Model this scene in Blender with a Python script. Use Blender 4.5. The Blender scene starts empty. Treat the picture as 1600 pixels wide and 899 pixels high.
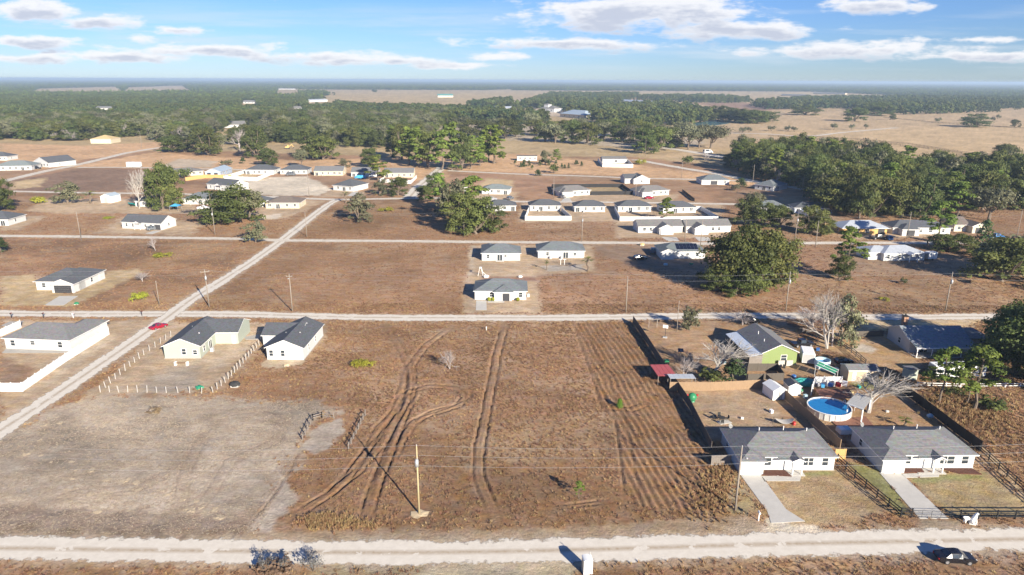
import bpy, math, random
import numpy as np
from mathutils import Vector, Matrix
random.seed(7); RS = np.random.RandomState(11)
SC = bpy.context.scene; COL = SC.collection
R = math.radians
# ---------------------------------------------------------------- camera
CAM_H, FPX, PITCH, ROLL = 58.0, 1080.0, math.atan(0.3), R(0.25)
cd = bpy.data.cameras.new('camera'); cam = bpy.data.objects.new('camera', cd); COL.objects.link(cam)
CM = Matrix.Rotation(math.pi/2-PITCH, 3, 'X') @ Matrix.Rotation(ROLL, 3, 'Z')
cam.matrix_world = Matrix.Translation((0, 0, CAM_H)) @ CM.to_4x4()
cd.sensor_width = 36; cd.lens = 36*FPX/1600; cd.clip_start = 1; cd.clip_end = 60000
SC.camera = cam
# ---------------------------------------------------------------- world, sun, exposure
SUN_EL, SUN_AZ = R(22.5), math.atan2(13.2, -21.3)      # azimuth from +Y towards +X, where the sun stands
world = bpy.data.worlds.new('World'); SC.world = world; world.use_nodes = True
def build_world():
    nt = world.node_tree; N, L = nt.nodes, nt.links; N.clear()
    out = N.new('ShaderNodeOutputWorld'); bg = N.new('ShaderNodeBackground'); bg.inputs[1].default_value = 0.058
    sky = N.new('ShaderNodeTexSky'); sky.sky_type = 'NISHITA'; sky.sun_disc = False
    sky.sun_elevation = SUN_EL; sky.sun_rotation = SUN_AZ; sky.altitude = 60; sky.air_density = 1.0; sky.dust_density = 0.0; sky.ozone_density = 4.0
    tc = N.new('ShaderNodeTexCoord'); sep = N.new('ShaderNodeSeparateXYZ'); L.new(tc.outputs['Generated'], sep.inputs[0])
    def m(op, a, b=None, clamp=False):
        n = N.new('ShaderNodeMath'); n.operation = op; n.use_clamp = clamp
        for i, s in enumerate((a, b)):
            if s is None: continue
            if isinstance(s, (int, float)): n.inputs[i].default_value = s
            else: L.new(s, n.inputs[i])
        return n.outputs[0]
    def sstep(v, a, b):
        n = N.new('ShaderNodeMapRange'); n.interpolation_type = 'SMOOTHSTEP'
        n.inputs[1].default_value = a; n.inputs[2].default_value = b; L.new(v, n.inputs[0]); return n.outputs[0]
    # flat cloud deck seen from below: direction projected on a plane overhead
    z = m('MAXIMUM', sep.outputs[2], 0.012); zz = m('ADD', z, 0.05)
    u = m('DIVIDE', sep.outputs[0], zz); v = m('DIVIDE', sep.outputs[1], zz)
    def noise(x, y, sc, det, ro, off=0.0):
        c = N.new('ShaderNodeCombineXYZ'); L.new(x, c.inputs[0]); L.new(y, c.inputs[1]); c.inputs[2].default_value = off
        n = N.new('ShaderNodeTexNoise'); n.inputs['Scale'].default_value = sc; n.inputs['Detail'].default_value = det; n.inputs['Roughness'].default_value = ro
        L.new(c.outputs[0], n.inputs['Vector']); return n.outputs[0]
    # cloud groups: azimuth angle and tangent of elevation, in world directions
    az = m('DIVIDE', sep.outputs[0], m('MAXIMUM', sep.outputs[1], 0.05)); el = m('DIVIDE', sep.outputs[2], m('MAXIMUM', sep.outputs[1], 0.05))
    wob = noise(m('MULTIPLY', az, 13.0), m('MULTIPLY', el, 46.0), 1.0, 8, 0.62)
    wob2 = noise(m('MULTIPLY', az, 26.0), m('MULTIPLY', el, 70.0), 1.0, 5, 0.6, 3.3)
    bumpy = m('ADD', m('MULTIPLY', m('SUBTRACT', wob, 0.5), 3.4), m('MULTIPLY', m('SUBTRACT', wob2, 0.5), 0.9))
    ae = N.new('ShaderNodeCombineXYZ'); L.new(az, ae.inputs[0]); L.new(el, ae.inputs[1]); total = None; under = None
    for (px, py, rx, ry, amt) in CLOUDS:
        d = CM @ Vector(((px-800)/FPX, -(py-449.5)/FPX, -1)); a0, e0 = d.x/d.y, d.z/d.y
        k = 1/FPX*1.08
        va = N.new('ShaderNodeVectorMath'); va.operation = 'MULTIPLY_ADD'; va.inputs[1].default_value = (1/(rx*k), 1/(ry*k), 0); va.inputs[2].default_value = (-a0/(rx*k), -e0/(ry*k), 0); L.new(ae.outputs[0], va.inputs[0])
        ln = N.new('ShaderNodeVectorMath'); ln.operation = 'LENGTH'; L.new(va.outputs[0], ln.inputs[0])
        q = N.new('ShaderNodeMath'); q.operation = 'MULTIPLY_ADD'; q.inputs[1].default_value = -amt; q.inputs[2].default_value = amt; L.new(ln.outputs['Value'], q.inputs[0]); q = q.outputs[0]
        total = q if total is None else m('MAXIMUM', total, q)
        if ry > 8:
            dt = N.new('ShaderNodeVectorMath'); dt.operation = 'DOT_PRODUCT'; dt.inputs[1].default_value = (0, -.75, 0); L.new(va.outputs[0], dt.inputs[0])
            un = m('ADD', q, dt.outputs['Value']);
            pick = m('MULTIPLY', m('GREATER_THAN', q, -.25), un); under = pick if under is None else m('MAXIMUM', under, pick)
    gen = m('SUBTRACT', noise(u, v, 0.55, 8, 0.6, 1.7), 0.60)      # the rest of the deck, everywhere
    gen = m('MULTIPLY', gen, 3.0)
    hi = sstep(sep.outputs[2], 0.10, 0.2)
    gen = m('SUBTRACT', gen, m('MULTIPLY', m('SUBTRACT', 1.0, hi), 0.5))
    dens = m('MAXIMUM', m('ADD', total, bumpy), gen)
    mask = sstep(dens, 0.0, 0.75)
    core = sstep(m('ADD', under, m('MULTIPLY', bumpy, .9)), 0.5, 1.35)
    wisp = noise(m('MULTIPLY', az, 3.0), m('MULTIPLY', el, 42.0), 1.0, 6, 0.6, 8.1)
    low = m('MULTIPLY', sstep(el, 0.0, 0.03), m('SUBTRACT', 1.0, sstep(el, 0.06, 0.12)))
    wm = m('MULTIPLY', m('MULTIPLY', sstep(wisp, 0.45, 0.70), low), 0.5)
    mixc = N.new('ShaderNodeMix'); mixc.data_type = 'RGBA'; mixc.inputs[6].default_value = CLOUD_LIT; mixc.inputs[7].default_value = CLOUD_CORE
    L.new(core, mixc.inputs[0])
    tint = N.new('ShaderNodeMix'); tint.data_type = 'RGBA'; tint.blend_type = 'MULTIPLY'; tint.inputs[0].default_value = 1; tint.inputs[7].default_value = SKY_TINT
    L.new(sky.outputs[0], tint.inputs[6])
    a = N.new('ShaderNodeMix'); a.data_type = 'RGBA'; L.new(wm, a.inputs[0]); L.new(tint.outputs[2], a.inputs[6]); a.inputs[7].default_value = CLOUD_WISP
    b = N.new('ShaderNodeMix'); b.data_type = 'RGBA'; L.new(m('MULTIPLY', mask, 0.93), b.inputs[0]); L.new(a.outputs[2], b.inputs[6]); L.new(mixc.outputs[2], b.inputs[7])
    L.new(b.outputs[2], bg.inputs[0]); L.new(bg.outputs[0], out.inputs[0])
CLOUD_LIT, CLOUD_CORE, CLOUD_WISP, SKY_TINT = (7.6, 7.6, 7.8, 1), (4.7, 5.0, 5.9, 1), (5.9, 6.5, 7.2, 1), (.53, .68, 1.04, 1)
CLOUDS = [(1000, 22, 190, 30, 1.5), (1150, 48, 150, 17, 1.4), (930, 70, 130, 10, 1.1), (60, 20, 90, 16, 1.2), (150, 34, 75, 13, 1.2), (285, 48, 55, 10, 1.05), (60, 66, 80, 12, 1.1),
          (220, 63, 30, 9, 1.1), (330, 80, 150, 12, 1.05), (450, 88, 140, 9, 1.0), (580, 95, 160, 9, 1.15), (700, 102, 90, 6, 1.0), (770, 88, 60, 8, 1.15), (860, 68, 150, 10, 1.2), (180, 90, 160, 10, 1.15), (1370, 10, 85, 15, 1.2), (1340, 80, 190, 15, 1.05), (1530, 62, 110, 6, 1.0),
          (1500, 88, 200, 10, .9), (470, -12, 300, 9, .9), (60, 92, 140, 9, .9), (1700, 30, 60, 14, 1.0)]
build_world()
sl = bpy.data.lights.new('sun', 'SUN'); sl.energy = 5.0; sl.angle = R(0.53); sl.color = (1.0, 0.91, 0.76)
sun = bpy.data.objects.new('sun', sl); COL.objects.link(sun)
sdir = Vector((math.sin(SUN_AZ)*math.cos(SUN_EL), math.cos(SUN_AZ)*math.cos(SUN_EL), math.sin(SUN_EL)))
sun.rotation_euler = sdir.to_track_quat('Z', 'Y').to_euler(); sun.location = sdir*200
SC.view_settings.view_transform = 'Standard'; SC.view_settings.look = 'None'; SC.view_settings.exposure = 1.17; SC.view_settings.gamma = 1
SC.cycles.max_bounces = 4; SC.cycles.diffuse_bounces = 2; SC.cycles.glossy_bounces = 2; SC.cycles.transmission_bounces = 2; SC.cycles.transparent_max_bounces = 8; SC.cycles.volume_bounces = 0; SC.cycles.use_adaptive_sampling = True; SC.cycles.adaptive_threshold = .02
SC.cycles.use_denoising = True
HAZE_D = .00013
# ---------------------------------------------------------------- where a thing seen in the photograph stands on the ground
def G(px, py, z=0.0):
    d = CM @ Vector(((px-800)/FPX, -(py-449.5)/FPX, -1)); t = (z-CAM_H)/d.z
    return Vector((d.x*t, d.y*t, z))
def GP(pts): return [tuple(G(*p)[:2]) for p in pts]
# ---------------------------------------------------------------- materials
MATS = {}
def nodes(name):
    mt = bpy.data.materials.new(name); mt.use_nodes = True; nt = mt.node_tree
    return mt, nt, nt.nodes, nt.links, nt.nodes['Principled BSDF']
def pm(name, c, rough=.75, var=.16, scale=1.2, bump=0., metal=0., spec=.35, bscale=None, emit=None, stretch=None):
    if name in MATS: return MATS[name]
    mt, nt, N, L, P = nodes(name)
    P.inputs['Roughness'].default_value = rough; P.inputs['Metallic'].default_value = metal; P.inputs['Specular IOR Level'].default_value = spec
    tc = N.new('ShaderNodeTexCoord'); src = tc.outputs['Object']
    if stretch:
        mp = N.new('ShaderNodeMapping'); mp.inputs['Scale'].default_value = stretch; L.new(src, mp.inputs[0]); src = mp.outputs[0]
    n = N.new('ShaderNodeTexNoise'); n.inputs['Scale'].default_value = scale; n.inputs['Detail'].default_value = 6; n.inputs['Roughness'].default_value = .65; L.new(src, n.inputs['Vector'])
    mx = N.new('ShaderNodeMix'); mx.data_type = 'RGBA'
    mx.inputs[6].default_value = (*[x*(1-var*1.3) for x in c], 1); mx.inputs[7].default_value = (*[min(.95, x*(1+var*1.3)) for x in c], 1)
    L.new(n.outputs[0], mx.inputs[0]); L.new(mx.outputs[2], P.inputs['Base Color'])
    if bump:
        b = N.new('ShaderNodeBump'); b.inputs['Strength'].default_value = bump; b.inputs['Distance'].default_value = .05
        n2 = N.new('ShaderNodeTexNoise'); n2.inputs['Scale'].default_value = bscale or scale*8; n2.inputs['Detail'].default_value = 4; L.new(src, n2.inputs['Vector'])
        L.new(n2.outputs[0], b.inputs['Height']); L.new(b.outputs[0], P.inputs['Normal'])
    MATS[name] = mt; return mt
def shingle(name, c):
    mt, nt, N, L, P = nodes(name); P.inputs['Roughness'].default_value = .9; P.inputs['Specular IOR Level'].default_value = .2
    tc = N.new('ShaderNodeTexCoord'); mp = N.new('ShaderNodeMapping'); mp.inputs['Scale'].default_value = (1, 1, 1); L.new(tc.outputs['Object'], mp.inputs[0])
    w = N.new('ShaderNodeTexNoise'); w.inputs['Scale'].default_value = 2.6; w.inputs['Detail'].default_value = 5; w.inputs['Roughness'].default_value = .75; L.new(mp.outputs[0], w.inputs['Vector'])
    m2 = N.new('ShaderNodeMapping'); m2.inputs['Scale'].default_value = (2.2, 2.2, 8); L.new(tc.outputs['Object'], m2.inputs[0])
    v = N.new('ShaderNodeTexVoronoi'); v.inputs['Scale'].default_value = 1.0; L.new(m2.outputs[0], v.inputs['Vector'])
    mx = N.new('ShaderNodeMix'); mx.data_type = 'RGBA'; mx.inputs[6].default_value = (*[x*.68 for x in c], 1); mx.inputs[7].default_value = (*[x*1.36 for x in c], 1); L.new(w.outputs[0], mx.inputs[0])
    m3 = N.new('ShaderNodeMix'); m3.data_type = 'RGBA'; m3.blend_type = 'MULTIPLY'; m3.inputs[0].default_value = .35; L.new(mx.outputs[2], m3.inputs[6]); L.new(v.outputs['Color'], m3.inputs[7])
    hs = N.new('ShaderNodeHueSaturation'); hs.inputs['Saturation'].default_value = .55; hs.inputs['Value'].default_value = 1.15; L.new(m3.outputs[2], hs.inputs['Color'])
    L.new(hs.outputs[0], P.inputs['Base Color'])
    wv = N.new('ShaderNodeTexWave'); wv.bands_direction = 'Z'; wv.inputs['Scale'].default_value = 2.2; wv.inputs['Distortion'].default_value = .3; L.new(tc.outputs['Object'], wv.inputs['Vector'])
    b = N.new('ShaderNodeBump'); b.inputs['Strength'].default_value = .35; b.inputs['Distance'].default_value = .03; L.new(wv.outputs[0], b.inputs['Height']); L.new(b.outputs[0], P.inputs['Normal'])
    MATS[name] = mt; return mt
def siding(name, c, n=7.0):
    mt, nt, N, L, P = nodes(name); P.inputs['Roughness'].default_value = .6
    tc = N.new('ShaderNodeTexCoord')
    nz = N.new('ShaderNodeTexNoise'); nz.inputs['Scale'].default_value = .9; nz.inputs['Detail'].default_value = 6; L.new(tc.outputs['Object'], nz.inputs['Vector'])
    mx = N.new('ShaderNodeMix'); mx.data_type = 'RGBA'; mx.inputs[6].default_value = (*[x*.9 for x in c], 1); mx.inputs[7].default_value = (*[min(.92, x*1.06) for x in c], 1)
    L.new(nz.outputs[0], mx.inputs[0]); L.new(mx.outputs[2], P.inputs['Base Color'])
    wv = N.new('ShaderNodeTexWave'); wv.bands_direction = 'Z'; wv.wave_profile = 'SAW'; wv.inputs['Scale'].default_value = n/6.28*2; L.new(tc.outputs['Object'], wv.inputs['Vector'])
    b = N.new('ShaderNodeBump'); b.inputs['Strength'].default_value = .25; b.inputs['Distance'].default_value = .02; L.new(wv.outputs[0], b.inputs['Height']); L.new(b.outputs[0], P.inputs['Normal'])
    MATS[name] = mt; return mt
def ribbed(name, c, axis='X', rough=.4, metal=.0, sc=2.6):
    mt, nt, N, L, P = nodes(name); P.inputs['Roughness'].default_value = rough; P.inputs['Metallic'].default_value = metal
    tc = N.new('ShaderNodeTexCoord'); nz = N.new('ShaderNodeTexNoise'); nz.inputs['Scale'].default_value = .8; nz.inputs['Detail'].default_value = 7; L.new(tc.outputs['Object'], nz.inputs['Vector'])
    mx = N.new('ShaderNodeMix'); mx.data_type = 'RGBA'; mx.inputs[6].default_value = (*[x*.8 for x in c], 1); mx.inputs[7].default_value = (*[min(.95, x*1.1) for x in c], 1)
    L.new(nz.outputs[0], mx.inputs[0]); L.new(mx.outputs[2], P.inputs['Base Color'])
    wv = N.new('ShaderNodeTexWave'); wv.bands_direction = axis; wv.inputs['Scale'].default_value = sc; L.new(tc.outputs['Object'], wv.inputs['Vector'])
    b = N.new('ShaderNodeBump'); b.inputs['Strength'].default_value = .5; b.inputs['Distance'].default_value = .03; L.new(wv.outputs[0], b.inputs['Height']); L.new(b.outputs[0], P.inputs['Normal'])
    MATS[name] = mt; return mt
def leafmat(name, dark, light, rnd=.35, transl=.25, patch=.02):
    """leaf colour from a per-leaf tint, a per-tree random and the place"""
    mt, nt, N, L, P = nodes(name); P.inputs['Roughness'].default_value = .65; P.inputs['Specular IOR Level'].default_value = .25
    at = N.new('ShaderNodeAttribute'); at.attribute_name = 'tint'
    oi = N.new('ShaderNodeObjectInfo')
    a = N.new('ShaderNodeMath'); a.operation = 'MULTIPLY_ADD'; a.inputs[1].default_value = rnd; L.new(oi.outputs['Random'], a.inputs[0])
    b = N.new('ShaderNodeMath'); b.operation = 'MULTIPLY'; b.inputs[1].default_value = 1-rnd; L.new(at.outputs['Fac'], b.inputs[0]); L.new(b.outputs[0], a.inputs[2])
    mx = N.new('ShaderNodeMix'); mx.data_type = 'RGBA'; mx.inputs[6].default_value = (*dark, 1); mx.inputs[7].default_value = (*light, 1); L.new(a.outputs[0], mx.inputs[0])
    geo = N.new('ShaderNodeNewGeometry'); nz = N.new('ShaderNodeTexNoise'); nz.inputs['Scale'].default_value = patch; nz.inputs['Detail'].default_value = 3; L.new(geo.outputs['Position'], nz.inputs['Vector'])
    hs = N.new('ShaderNodeHueSaturation'); mr = N.new('ShaderNodeMapRange'); mr.inputs[1].default_value = .3; mr.inputs[2].default_value = .7; mr.inputs[3].default_value = .72; mr.inputs[4].default_value = 1.3
    L.new(nz.outputs[0], mr.inputs[0]); L.new(mr.outputs[0], hs.inputs['Value']); L.new(mx.outputs[2], hs.inputs['Color'])
    mh = N.new('ShaderNodeMapRange'); mh.inputs[3].default_value = .475; mh.inputs[4].default_value = .52; L.new(oi.outputs['Random'], mh.inputs[0]); L.new(mh.outputs[0], hs.inputs['Hue'])
    L.new(hs.outputs[0], P.inputs['Base Color'])
    if transl:
        t = N.new('ShaderNodeBsdfTranslucent'); L.new(hs.outputs[0], t.inputs[0]); s = N.new('ShaderNodeMixShader'); s.inputs[0].default_value = transl
        L.new(P.outputs[0], s.inputs[1]); L.new(t.outputs[0], s.inputs[2]); L.new(s.outputs[0], N['Material Output'].inputs[0])
    MATS[name] = mt; return mt
# walls
siding('white_wall', (.56, .565, .555)); siding('sage_wall', (.37, .405, .34)); siding('lime_wall', (.205, .265, .095)); siding('grey_wall', (.48, .48, .47)); siding('cream_wall', (.60, .52, .38))
siding('blue_and_shade_wall', (.36, .42, .52)); siding('tan_wall', (.48, .38, .27)); siding('orange_wall', (.58, .36, .12)); siding('brick_wall', (.34, .19, .12), 20)
shingle('char_roof', (.082, .094, .115)); shingle('slate_roof', (.12, .152, .170)); shingle('grey_roof', (.165, .165, .170)); shingle('light_roof', (.17, .16, .15)); shingle('brown_roof', (.17, .115, .08)); shingle('teal_roof', (.16, .21, .21))
shingle('deep_roof', (.19, .23, .27))
ribbed('white_metal_roof', (.42, .45, .49)); ribbed('blue_metal_roof', (.38, .45, .50)); ribbed('silver_metal', (.5, .52, .54), rough=.45, metal=.3); ribbed('red_metal_roof', (.42, .09, .08), sc=1.5)
ribbed('pale_metal_roof', (.56, .62, .70), 'Y'); ribbed('teal_metal', (.10, .30, .28))
pm('trim', (.76, .75, .73), .55, .06); pm('glass', (.035, .045, .055), .12, .3, spec=.6); pm('garage', (.74, .73, .71), .5, .05); pm('dark_garage_and_shade', (.045, .045, .05), .5, .1); pm('door_white', (.6, .6, .58), .5, .1)
pm('concrete', (.47, .45, .41), .9, .14, .7, .15); pm('old_concrete', (.36, .34, .31), .9, .2, .6, .15); pm('vinyl', (.70, .70, .69), .45, .06); pm('black_paint', (.016, .016, .018), .6, .2); pm('bronze', (.03, .028, .026), .4, .2)
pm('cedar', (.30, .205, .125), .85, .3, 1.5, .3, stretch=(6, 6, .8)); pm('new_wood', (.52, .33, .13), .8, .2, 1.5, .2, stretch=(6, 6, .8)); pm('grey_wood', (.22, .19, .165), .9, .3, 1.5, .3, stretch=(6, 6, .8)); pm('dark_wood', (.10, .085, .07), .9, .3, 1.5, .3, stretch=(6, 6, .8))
pm('pole_wood', (.25, .215, .18), .9, .25, 2, .3, stretch=(4, 4, .4)); pm('pole_new', (.40, .335, .19), .85, .2, 2, .2, stretch=(4, 4, .4)); pm('steel', (.42, .43, .44), .45, .15, metal=.4); pm('wire', (.30, .30, .31), .5, .1, metal=.2)
pm('bark', (.16, .125, .095), .95, .35, 3, .6, stretch=(3, 3, .7)); pm('pale_bark', (.36, .33, .30), .95, .3, 3, .5, stretch=(3, 3, .7)); pm('twig', (.33, .29, .275), .95, .25, 2)
pm('post_wood', (.44, .41, .37), .85, .2, 2); pm('sand', (.50, .395, .255), .95, .2, 2, .4); pm('mound', (.43, .345, .24), .95, .3, 3, .5); pm('mulch', (.10, .042, .028), .95, .4, 4, .6); pm('deck_wood', (.22, .105, .07), .85, .25, 2, .2, stretch=(8, .6, 1))
pm('white_plastic', (.78, .78, .76), .4, .06); pm('grey_plastic', (.42, .42, .41), .5, .1); pm('green_plastic', (.03, .20, .09), .4, .15); pm('teal_tarp', (.04, .30, .27), .5, .25, 2, .5); pm('blue_plastic', (.05, .16, .42), .4, .2); pm('sky_tarp', (.07, .35, .62), .45, .2, 2, .5)
pm('red_plastic', (.45, .04, .04), .4, .2); pm('pool_wall', (.55, .54, .52), .5, .15, 1); pm('pale_blue', (.40, .56, .62), .45, .15); pm('tyre', (.02, .02, .02), .85, .2); pm('rim', (.5, .5, .52), .3, .1, metal=.7)
pm('paint_black', (.012, .012, .015), .18, .1, spec=.6); pm('paint_red', (.26, .012, .03), .2, .1, spec=.6); pm('paint_white', (.75, .75, .74), .25, .04, spec=.5); pm('paint_grey', (.12, .13, .14), .22, .1, spec=.6); pm('paint_blue', (.03, .12, .30), .22, .1, spec=.6); pm('paint_silver', (.42, .43, .45), .25, .1, metal=.4, spec=.6)
pm('lamp_glass', (.8, .8, .78), .15, .05, spec=.7); pm('tail_glass', (.35, .01, .01), .2, .1, spec=.7); pm('panel_solar', (.010, .013, .03), .15, .2, spec=.6); pm('straw', (.50, .38, .19), .95, .3, 3, .5); pm('brown_board', (.30, .20, .12), .85, .2)
pm('awning_green', (.02, .22, .12), .55, .2); pm('rubber_dark', (.035, .035, .035), .8, .2); pm('stone', (.62, .60, .57), .9, .15, 2, .3)
# leaves
leafmat('oak_leaf', (.026, .042, .012), (.140, .165, .045)); leafmat('olive_leaf', (.040, .056, .016), (.190, .205, .055)); leafmat('pine_leaf', (.034, .066, .013), (.215, .265, .050)); leafmat('cedar_leaf', (.020, .042, .016), (.085, .120, .040))
leafmat('grey_leaf', (.065, .074, .040), (.235, .23, .13)); leafmat('lime_leaf', (.17, .20, .02), (.42, .40, .05)); leafmat('palm_leaf', (.05, .08, .02), (.26, .26, .08)); leafmat('bright_leaf', (.06, .16, .015), (.20, .36, .05))
leafmat('dead_leaf', (.13, .085, .055), (.27, .19, .12)); leafmat('bluegrey_leaf', (.10, .10, .095), (.27, .265, .25))
leafmat('sedge', (.18, .105, .060), (.40, .25, .145), .45, .2, .06); leafmat('straw_grass', (.24, .15, .07), (.50, .34, .18), .45, .2, .06); leafmat('grey_grass', (.22, .175, .135), (.50, .42, .33), .4, .2, .06)
# ---------------------------------------------------------------- mesh helpers
class MB:
    def __init__(s): s.v = []; s.f = []; s.m = []
    def add(s, vs, fs, mi=0):
        o = len(s.v); s.v += [tuple(v) for v in vs]; s.f += [tuple(i+o for i in f) for f in fs]; s.m += [mi]*len(fs); return s
    def box(s, x0, y0, z0, x1, y1, z1, mi=0):
        return s.add([(x0, y0, z0), (x1, y0, z0), (x1, y1, z0), (x0, y1, z0), (x0, y0, z1), (x1, y0, z1), (x1, y1, z1), (x0, y1, z1)],
                     [(0, 3, 2, 1), (4, 5, 6, 7), (0, 1, 5, 4), (1, 2, 6, 5), (2, 3, 7, 6), (3, 0, 4, 7)], mi)
    def quad(s, a, b, c, d, mi=0): return s.add([a, b, c, d], [(0, 1, 2, 3)], mi)
    def prism(s, pts, off, mi=0):
        """closed solid: polygon pts (3D, CCW seen from +off) swept by -off"""
        n = len(pts); o = Vector(off); P = [Vector(p) for p in pts]
        return s.add(P+[p-o for p in P], [tuple(range(n)), tuple(range(2*n-1, n-1, -1))]+[((i+1) % n, i, i+n, (i+1) % n+n) for i in range(n)], mi)
    def tube(s, p0, p1, r0, r1=None, n=8, mi=0, cap=True):
        r1 = r0 if r1 is None else r1; p0, p1 = Vector(p0), Vector(p1); d = (p1-p0)
        if d.length < 1e-6: return s
        q = d.to_track_quat('Z', 'Y'); a = []; b = []
        for i in range(n):
            t = 2*math.pi*i/n; e = q @ Vector((math.cos(t), math.sin(t), 0)); a.append(p0+e*r0); b.append(p1+e*r1)
        fs = [(i, (i+1) % n, (i+1) % n+n, i+n) for i in range(n)]
        if cap: fs += [tuple(range(n-1, -1, -1)), tuple(range(n, 2*n))]
        return s.add(a+b, fs, mi)
    def bar(s, p0, p1, w, h, mi=0):
        p0, p1 = Vector(p0), Vector(p1); d = (p1-p0).normalized(); up = Vector((0, 0, 1)) if abs(d.z) < .95 else Vector((0, 1, 0))
        sx = d.cross(up).normalized()*w/2; sy = sx.cross(d).normalized()*h/2
        vs = [p0-sx-sy, p0+sx-sy, p0+sx+sy, p0-sx+sy, p1-sx-sy, p1+sx-sy, p1+sx+sy, p1-sx+sy]
        return s.add(vs, [(0, 1, 2, 3), (7, 6, 5, 4), (0, 4, 5, 1), (1, 5, 6, 2), (2, 6, 7, 3), (3, 7, 4, 0)], mi)
    def ball(s, c, r, n=10, m=6, mi=0, sq=(1, 1, 1), jit=0):
        vs = []; fs = []
        for j in range(m+1):
            ph = math.pi*j/m
            for i in range(n):
                t = 2*math.pi*i/n; k = r*(1+jit*random.uniform(-1, 1)*(0 < j < m)); vs.append((c[0]+k*sq[0]*math.sin(ph)*math.cos(t), c[1]+k*sq[1]*math.sin(ph)*math.sin(t), c[2]+k*sq[2]*math.cos(ph)))
        for j in range(m):
            for i in range(n): fs.append((j*n+i, (j+1)*n+i, (j+1)*n+(i+1) % n, j*n+(i+1) % n))
        return s.add(vs, fs, mi)
    def mesh(s, name, mats, smooth=False):
        me = bpy.data.meshes.new(name); me.from_pydata(s.v, [], s.f)
        for k in (mats if isinstance(mats, (list, tuple)) else [mats]): me.materials.append(MATS[k])
        if len(me.materials) > 1: me.polygons.foreach_set('material_index', s.m)
        if smooth: me.polygons.foreach_set('use_smooth', [True]*len(me.polygons))
        me.update(); return me
    def obj(s, name, mats, parent=None, smooth=False): return mo(name, s.mesh(name, mats, smooth), parent)
def mo(name, me, parent=None, loc=None, rz=0):
    o = bpy.data.objects.new(name, me); COL.objects.link(o)
    if parent: o.parent = parent
    if loc is not None: o.location = loc
    if rz: o.rotation_euler[2] = rz
    return o
def tag(o, label=None, cat=None, group=None, kind=None):
    for k, v in (('label', label), ('category', cat), ('group', group), ('kind', kind)):
        if v: o[k] = v
    return o
def thing(name, label, cat, loc, rz=0, group=None):
    o = bpy.data.objects.new(name, None); COL.objects.link(o); o.location = loc; o.rotation_euler[2] = rz; o.empty_display_size = .5
    return tag(o, label, cat, group)
# ================================================================ THE GROUND
def _hash(ix, iy, s):
    n = (ix.astype(np.int64)*374761393+iy.astype(np.int64)*668265263+s*1442695041) & 0x7fffffff
    n = ((n ^ (n >> 13))*1274126177) & 0x7fffffff
    return ((n ^ (n >> 16)) & 0xffff)/65535.0
def vnoise(x, y, s=0):
    ix, iy = np.floor(x), np.floor(y); fx, fy = x-ix, y-iy; fx = fx*fx*(3-2*fx); fy = fy*fy*(3-2*fy)
    a, b, c, d = _hash(ix, iy, s), _hash(ix+1, iy, s), _hash(ix, iy+1, s), _hash(ix+1, iy+1, s)
    return (a*(1-fx)+b*fx)*(1-fy)+(c*(1-fx)+d*fx)*fy
def fbm(x, y, s=0, o=4):
    r = 0; a = .5; t = 0
    for k in range(o): r = r+a*vnoise(x*2**k, y*2**k, s+k*17); t += a; a *= .55
    return r/t
def sm(a, b, x):
    t = np.clip((x-a)/(b-a), 0, 1); return t*t*(3-2*t)
def segdist(x, y, P, closed=False):
    d = np.full(x.shape, 1e9); side = np.zeros(x.shape)
    n = len(P)
    for i in range(n if closed else n-1):
        ax, ay = P[i]; bx, by = P[(i+1) % n]; ex, ey = bx-ax, by-ay; l2 = ex*ex+ey*ey+1e-9
        t = np.clip(((x-ax)*ex+(y-ay)*ey)/l2, 0, 1); qx, qy = x-ax-t*ex, y-ay-t*ey
        q = np.hypot(qx, qy); k = q < d; d = np.where(k, q, d); side = np.where(k, np.sign(ex*qy-ey*qx), side)
    return d, side
def polydist(x, y, P):
    """positive inside"""
    d, _ = segdist(x, y, P, True); ins = np.zeros(x.shape, bool); n = len(P)
    for i in range(n):
        ax, ay = P[i]; bx, by = P[(i+1) % n]
        if ay == by: continue
        c = ((ay > y) != (by > y)) & (x < (bx-ax)*(y-ay)/(by-ay)+ax); ins ^= c
    return np.where(ins, d, -d)
FIELD = (.318, .193, .110); LAWN = (.425, .315, .205); GOLD = (.47, .35, .20); GREY = (.41, .338, .258); VERGE = (.33, .245, .16); CLAY = (.52, .335, .185); PAST = (.44, .32, .185); DARKF = (.165, .105, .070)
SAND = (.55, .47, .37); PALE = (.46, .37, .265); FAR = (.40, .30, .165); BURN = (.25, .195, .15); SHADEG = (.20, .17, .09); MUD = (.24, .14, .08); GREENL = (.22, .21, .085)
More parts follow.
